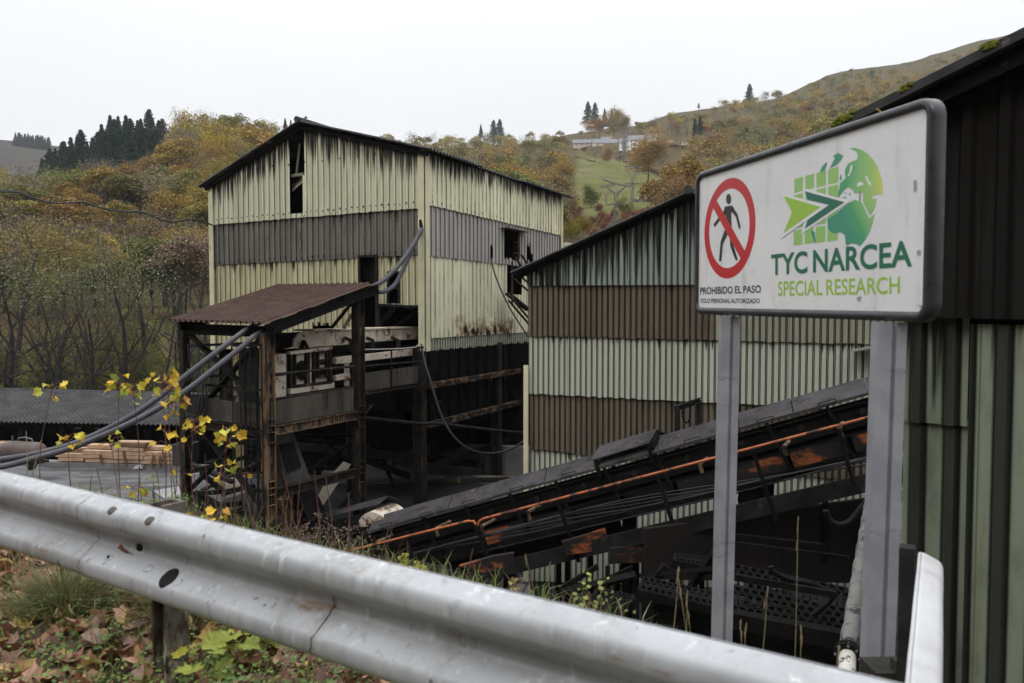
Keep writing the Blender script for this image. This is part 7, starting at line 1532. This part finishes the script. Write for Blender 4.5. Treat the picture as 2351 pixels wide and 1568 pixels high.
# ================================================================ PLANTS ON THE VERGE
M_stem = grimy('red_brown_stem', (.10, .045, .035), (.14, .075, .05), 20, .7, bmp=.1); M_straw = grimy('straw', (.36, .28, .17), (.26, .20, .12), 20, .8, bmp=.1); M_drystem = grimy('dry_stem', (.17, .115, .085), (.12, .075, .055), 20, .9, bmp=.1)
YEL = [(.64, .44, .035), (.68, .50, .05), (.72, .56, .07), (.50, .27, .05), (.48, .47, .06), (.62, .40, .04)]; GRY = [(.38, .42, .06), (.30, .40, .06), (.55, .48, .05)]
def ground_at(u, d): p = P(u, 705, d); return Vector((p.x, p.y, verge_z(p.x, p.y)))
def sapling(ub, ut, vt, d, n_lf, size, label, pal, spread=.10, nm='maple_sapling', tiers=1, grp=None, lab_kind='sapling'):
    b = ground_at(ub, d); t_ = P(ut, vt, d + lr.uniform(-.1, .1)); o_ = thing(nm, b, label, lab_kind, grp); mid = b.lerp(t_, .55) + Vector((lr.uniform(-.04, .04), lr.uniform(-.04, .04), 0))
    pth = smooth_path([b - Vector((0, 0, .05)), mid, t_], 5); m = MB(); m.tube(pth, [.0034 - .0018 * i / len(pth) for i in range(len(pth))], 5)
    mf = MB(); hue = []
    for k in range(int(n_lf * 1.2)):
        f = 1 - (k // 3) * .06 * tiers if tiers > 1 else 1 - .10 * (k / max(1, n_lf)) ** 1.5; base = b.lerp(t_, f) if f < 1 else t_
        a = k * 2.4 + lr.uniform(-.5, .5); out_ = Vector((math.cos(a), math.sin(a), lr.uniform(-.15, .5))).normalized(); e = base + out_ * spread * lr.uniform(.5, 1.2); m.tube([base, base.lerp(e, .5) + Vector((0, 0, .012)), e], .0022, 4)
        ey = (out_ * .8 + Vector((0, 0, -lr.uniform(.2, 1.1))) + rvec(lr) * .35).normalized(); ex = ey.cross(rvec(lr) * .8 + Vector((0, -.3, .8))).normalized(); v, fc = leaf_faces(e, size * .46 * lr.uniform(.6, 1.25), ex, ey, lr, .8); mf.add(v, fc)
        c = lr.choice(pal); kk = lr.uniform(.8, 1.15); hue += [(c[0] * kk, c[1] * kk, c[2] * kk, 1)] * len(v)
    m.build('stem', M_stem, o_)
    if n_lf: mf.attr = {'hue': ('FLOAT_COLOR', hue)}; mf.build('foliage', M_leaf, o_)
    return o_
for (ub, ut, vt, d, n_, s_, lb) in [(84, 122, 884, 4.7, 6, .10, 'tall slim maple sapling with one orange brown tuft, left of the others'), (272, 274, 868, 4.5, 8, .105, 'maple sapling with a yellow green crown in front of the dark shed roof'), (296, 305, 888, 4.4, 6, .085, 'maple sapling with few curled leaves close beside the yellow green one'), (366, 371, 862, 4.4, 9, .105, 'bright yellow maple sapling reaching above the shed ridge'), (392, 386, 880, 4.5, 6, .10, 'maple sapling with large yellow leaves beside the left platform column'),
                            (378, 402, 918, 4.3, 7, .105, 'pale yellow maple sapling overlapping the grey hoses'), (455, 445, 965, 4.2, 11, .085, 'golden maple sapling spreading in front of the grey kickplate'), (525, 522, 985, 4.1, 12, .085, 'densest bright yellow maple sapling before the caged ladder'), (190, 157, 1003, 4.4, 6, .10, 'maple sapling with a drooping green yellow tuft below the hose'), (270, 252, 1005, 4.3, 6, .085, 'maple sapling with brown edged leaves between the two hoses'),
                            (398, 378, 993, 4.1, 5, .085, 'short maple sapling with drooping orange leaves beside the black bin'), (498, 508, 1076, 4.0, 4, .095, 'small maple sapling with four yellow green leaves low before the ladder'), (315, 305, 1118, 3.9, 4, .10, 'low maple sapling with yellow leaves over the pale slabs'), (372, 352, 1108, 4.6, 0, .1, 'bare reddish sapling stem without leaves'), (590, 560, 1090, 4.2, 1, .06, 'bare dark stem with a single leaf before the front column'),
                            (440, 418, 1092, 4.0, 2, .07, 'stem with two pinkish dry leaves beside the platform column'), (505, 490, 1188, 3.7, 5, .09, 'squat yellow maple seedling just above the rail'), (458, 448, 1185, 3.7, 5, .08, 'orange leaved seedling just above the rail left of the debris')]:
    sapling(ub, ut, vt, d, n_, s_, lb, YEL + (GRY if 'green' in lb else []), spread=.055)
for i, (ub, ut, vt, d) in enumerate([(160, 157, 1060, 4.4), (240, 222, 1075, 4.3), (330, 318, 1050, 4.3), (352, 352, 1040, 4.4), (420, 412, 1050, 4.2), (440, 432, 1020, 4.2), (545, 538, 1070, 4.0), (640, 648, 1080, 3.9), (655, 662, 1100, 3.8), (690, 694, 1060, 3.8), (715, 722, 1080, 3.7), (735, 748, 1095, 3.6), (770, 800, 1130, 3.5), (600, 590, 1130, 3.9), (205, 210, 1090, 4.2), (480, 470, 1040, 4.1)]):
    sapling(ub, ut, vt, d, 0, .1, 'thin leafless red brown stem standing behind the guardrail', YEL, nm='bare_stem', grp='leafless stems behind the guardrail', lab_kind='stem')
def twig(u0, u1, v1, d, r_, mt, label, nm='dry_stalk', tuft=0, grp='dry stalks behind the guardrail'):
    b = ground_at(u0, d); t_ = P(u1, v1, d); m = MB(); mid = b.lerp(t_, .5) + rvec(lr) * .03; pth = smooth_path([b, mid, t_], 4); m.tube(pth, [r_ * (1 - .6 * i / len(pth)) for i in range(len(pth))], 4)
    if tuft:
        for k in range(tuft): a = t_ - (t_ - b) * lr.uniform(0, .10); m.tube([a, a + (t_ - b).normalized() * .02 + rvec(lr) * .004], .0014, 4)
    return tag(m.build(nm, mt), label, 'plant', grp)
for i in range(70):
    u0 = lr.uniform(430, 1010); d = 4.0 - (u0 - 500) * .0021 + lr.uniform(-.2, .3); vr = 1075 + (u0 - 500) * .33
    twig(u0, u0 + lr.uniform(-70, 90), vr + lr.uniform(0, 130), d, .0034, M_drystem if lr.random() < .7 else M_stem, 'thin dry leaning stalk in the tangle behind the guardrail')
for u0, u1, v1, d in ((1500, 1558, 1310, 2.6), (1618, 1560, 1342, 2.55), (1610, 1580, 1405, 2.6), (1690, 1762, 1358, 2.6), (1738, 1700, 1435, 2.5), (1815, 1832, 1192, 2.9), (1560, 1578, 1370, 2.6), (1220, 1208, 1280, 3.0), (1270, 1262, 1300, 2.9), (1205, 1215, 1340, 2.9), (1855, 1840, 1445, 2.5), (1930, 1925, 1490, 2.6), (1700, 1712, 1440, 2.5), (2190, 2155, 1545, 2.4)):
    twig(u0, u1, v1, d, .0019, M_straw, 'pale dry grass stalk with a seed head standing against the dark machinery', 'grass_stalk', 7, 'pale grass stalks by the sign')
for u0, u1, v1, d in ((-10, 95, 1010, 3.9), (35, 5, 1080, 4.0), (40, -5, 1050, 3.6), (20, 60, 990, 3.9), (165, 235, 1170, 3.8), (110, 225, 1120, 3.9)):
    twig(u0, u1, v1, d, .004, M_straw, 'pale bent grass stalk at the left end of the guardrail', 'grass_stalk', 0, 'bent grass stalks at the rail end')
def seedhead(u, v, d, n_, sz, col, label, w=.05, h=.1, nm='seed_plant', stem=True, shape='ball'):
    t_ = P(u, v, d); b = ground_at(u, d); o_ = thing(nm, b, label, 'plant'); m = MB(); m.tube([b, b.lerp(t_, .6) + rvec(lr) * .02, t_], .004, 4); m.build('stem', M_drystem, o_); mf = MB(); hue = []
    for k in range(n_):
        f = lr.random(); ww = w * (1.05 - f if shape == 'spike' else (1 - abs(2 * f - 1) ** 2) + .15); c = t_ + Vector((lr.gauss(0, ww * .5), lr.gauss(0, ww * .5), (f - .75) * h)); ey = rvec(lr); ex = ey.orthogonal().normalized()
        v, fc = leaf_faces(c, sz * lr.uniform(.6, 1.3), ex, ey, lr, .5, False); mf.add(v, fc); kk = lr.uniform(.7, 1.25); hue += [(col[0] * kk, col[1] * kk, col[2] * kk, 1)] * len(v)
    mf.attr = {'hue': ('FLOAT_COLOR', hue)}; mf.build('flower_head', M_weed, o_)['kind'] = 'stuff'; return o_
for i, (u, v, d) in enumerate(((735, 1205, 3.5), (690, 1230, 3.6), (770, 1235, 3.4), (715, 1255, 3.5), (800, 1232, 3.4))): seedhead(u, v, d, 190, .009, (.17, .125, .10), ['tall faded brown seed head behind the guardrail', 'fluffy brown seed head beside the front column', 'fluffy brown seed head, right of the tall one', 'low brown seed head nearest the rail', 'sparse brown seed head before the feeder belt'][i], (.13), .20)
for i, (u, v, d) in enumerate(((926, 1292, 3.05), (955, 1310, 2.95), (972, 1318, 2.95), (1108, 1365, 2.8), (1178, 1352, 2.75))): seedhead(u, v, d, 130 if i < 3 else 70, .018, (.34, .36, .07) if i < 3 else (.36, .27, .13), ['upright yellow green weed above the rail', 'bushy yellow green weed above the rail', 'lower yellow green weed leaning right', 'small pale weed peeping over the rail', 'pinkish tan flower spike before the rubble'][i], .05 if i < 3 else .025, .12, shape='spike')
for i, (u, v, d, col) in enumerate(((350, 1125, 4.0, (.24, .34, .07)), (365, 1150, 3.9, (.20, .28, .08)), (1352, 1360, 2.75, (.30, .32, .09)), (1382, 1375, 2.75, (.28, .28, .10)), (420, 1165, 3.7, (.12, .20, .06)))): seedhead(u, v, d, 60, .019, col, ['leafy light green weed over the pale slabs', 'second leafy green weed lower over the slabs', 'thin weed with tiny yellow green leaves before the perforated deck', 'thin weed with reddish tip before the perforated deck', 'dark green leafy bramble at the debris'][i], .13, .26, 'leafy_weed')
# leaf litter, weeds and grass under the rail
def merged(nm, gen, n_, mt, label, cat):
    V, F, H2, k = [], [], [], 0
    for i in range(n_):
        v, fc, c = gen(i)
        V += [tuple(x) for x in v]; F += [tuple(a + k for a in f) for f in fc]; H2 += [c] * len(v); k += len(v)
    return tag(mk(nm, V, F, mt, base=(0, 0, CAM_Z - 1.4), attrs={'hue': ('FLOAT_COLOR', H2)}), label, cat, kind='stuff')
LIT = [(.36, .18, .11), (.28, .13, .075), (.46, .26, .17), (.20, .10, .065), (.36, .13, .05), (.28, .18, .14), (.54, .33, .19), (.50, .34, .10), (.14, .07, .05)]
def spot(amin=-2.4, amax=3.0, nmin=-.95, nmax=1.25): a, n_ = lr.uniform(amin, amax), lr.uniform(nmin, nmax); p = RA + RE * a + RN * n_; return p.x, p.y, verge_z(p.x, p.y)
def lit(i):
    x, y, z = spot(); up = (Vector((0, 0, 1)) + rvec(lr) * .55).normalized(); ey = (rvec(lr) + Vector((0, 0, .01))).normalized(); ey = (ey - up * ey.dot(up)).normalized(); ex = ey.cross(up)
    c = lr.choice(LIT); k = lr.uniform(.65, 1.2); v, f = leaf_faces(Vector((x, y, z + lr.uniform(.0, .035))), lr.uniform(.035, .105), ex, ey, lr, .8, lr.random() < .4); return v, f, (c[0] * k, c[1] * k, c[2] * k, 1)
merged('leaf_litter', lit, 6000, M_litter, 'brown fallen leaves covering the verge under the guardrail', 'leaf litter')
cl_c = [(spot(-2.4, 3.2, -.9, 1.2), lr.uniform(.08, .25), lr.random()) for _ in range(62)] + [(spot(.7, 3.0, -.9, .2), lr.uniform(.1, .25), lr.random()) for _ in range(70)]
def weed(i):
    (x, y, z), r_, t_ = cl_c[i % len(cl_c)]
    dens = rail_ad(x, y)
    px, py = x + lr.gauss(0, r_), y + lr.gauss(0, r_); z = verge_z(px, py); ey = Vector((lr.gauss(0, 1), lr.gauss(0, 1), lr.uniform(-.1, .6))).normalized(); ex = ey.cross(Vector((0, 0, 1)) + rvec(lr) * .4).normalized()
    k = lr.uniform(.7, 1.25); g = (.12, .23, .06) if t_ < .6 else (.19, .27, .07); v, f = leaf_faces(Vector((px, py, z + lr.uniform(.02, .10))), lr.uniform(.010, .026), ex, ey, lr, .3, False); return v, f, (g[0] * k, g[1] * k, g[2] * k, 1)
merged('ground_weeds', weed, 16000, M_weed, 'small green weeds growing through the fallen leaves', 'weeds')
def blade_fn(cx_, cy_, r_, h0, h1, lean, cols):
    x, y = cx_ + lr.gauss(0, r_), cy_ + lr.gauss(0, r_); z = verge_z(x, y); d_ = Vector((x - cx_, y - cy_, 0)) * lean / max(r_, .01) + rvec(lr) * .25; h = lr.uniform(h0, h1); w = lr.uniform(.0018, .0035); s_ = Vector((lr.gauss(0, 1), lr.gauss(0, 1), 0)).normalized() * w
    p0 = Vector((x, y, z - .01)); p1 = p0 + Vector((d_.x * .3 * h, d_.y * .3 * h, h * .55)); p2 = p0 + Vector((d_.x * h, d_.y * h, h * lr.uniform(.7, 1.0))); c = lr.choice(cols); k = lr.uniform(.75, 1.25)
    return [p0 - s_, p0 + s_, p1 + s_ * .8, p1 - s_ * .8, p2], [(0, 1, 2, 3), (3, 2, 4)], (c[0] * k, c[1] * k, c[2] * k, 1)
def grass(i): x, y, z = spot(-2.6, 3, -.95, 1.7); return blade_fn(x, y, .02, .05, .16, .5, [(.15, .24, .06), (.20, .25, .08), (.30, .27, .13)])
merged('verge_grass', grass, 12000, M_weed, 'thin grass blades among the fallen leaves', 'grass')
for (u, v, n_, lb) in ((152, 1440, 900, 'olive grass tussock left of the guardrail post'), (425, 1440, 700, 'olive grass tussock right of the guardrail post')):
    c = PZ(u, v, CAM_Z - 1.36); V, F, H2, k = [], [], [], 0
    for i in range(n_):
        vv, ff, cc2 = blade_fn(c.x, c.y, .055, .12, .26, .75, [(.15, .17, .06), (.20, .20, .09), (.30, .26, .15), (.11, .14, .045)]); V += [tuple(x) for x in vv]; F += [tuple(a + k for a in f) for f in ff]; H2 += [cc2] * len(vv); k += len(vv)
    tag(mk('grass_tussock', V, F, M_weed, attrs={'hue': ('FLOAT_COLOR', H2)}), lb, 'grass tuft')
for i, (u, v, n_, s_) in enumerate(((520, 1525, 9, .085), (570, 1500, 10, .095), (450, 1565, 6, .08))):
    b = PZ(u, v + 30, CAM_Z - 1.37); t_ = b + Vector((.02, 0, .17)); lb = ['yellow green maple seedling sprouting low below the rail', 'largest yellow leaved seedling low below the rail', 'green maple seedling at the bottom edge below the rail'][i]
    o_ = thing('maple_seedling', b, lb, 'seedling'); m = MB(); m.tube([b, t_], .004, 5); mf = MB(); hue = []
    for k in range(n_):
        a = k * 2.4; out_ = Vector((math.cos(a), math.sin(a), .2)).normalized(); e = b.lerp(t_, .5 + .5 * k / n_) + out_ * lr.uniform(.04, .09); m.tube([b.lerp(t_, .5 + .5 * k / n_), e], .0022, 4); ey = (out_ + Vector((0, 0, -.35)) + rvec(lr) * .2).normalized(); ex = ey.cross(Vector((0, 0, 1)) + rvec(lr) * .3).normalized(); vv, ff = leaf_faces(e, s_ * lr.uniform(.7, 1.1), ex, ey, lr, .3); mf.add(vv, ff); c = lr.choice([(.30, .34, .05), (.24, .30, .05), (.42, .40, .05)]); hue += [(*c, 1)] * len(vv)
    m.build('stem', M_stem, o_); mf.attr = {'hue': ('FLOAT_COLOR', hue)}; mf.build('foliage', M_leaf, o_)
# ================================================================ AIR
hz_, hnt, hb = new_mat('haze_air'); hnt.nodes.remove(hb); pv = hnt.nodes.new('ShaderNodeVolumePrincipled'); pv.inputs['Density'].default_value = .0002; pv.inputs['Color'].default_value = (.95, .97, 1, 1); pv.inputs['Anisotropy'].default_value = 0.0
hnt.links.new(pv.outputs[0], hnt.nodes['Material Output'].inputs['Volume'])
m = MB(); m.box((0, 300, 146.5), 2600, 2400, 307); tag(m.build('haze', hz_), kind='stuff')
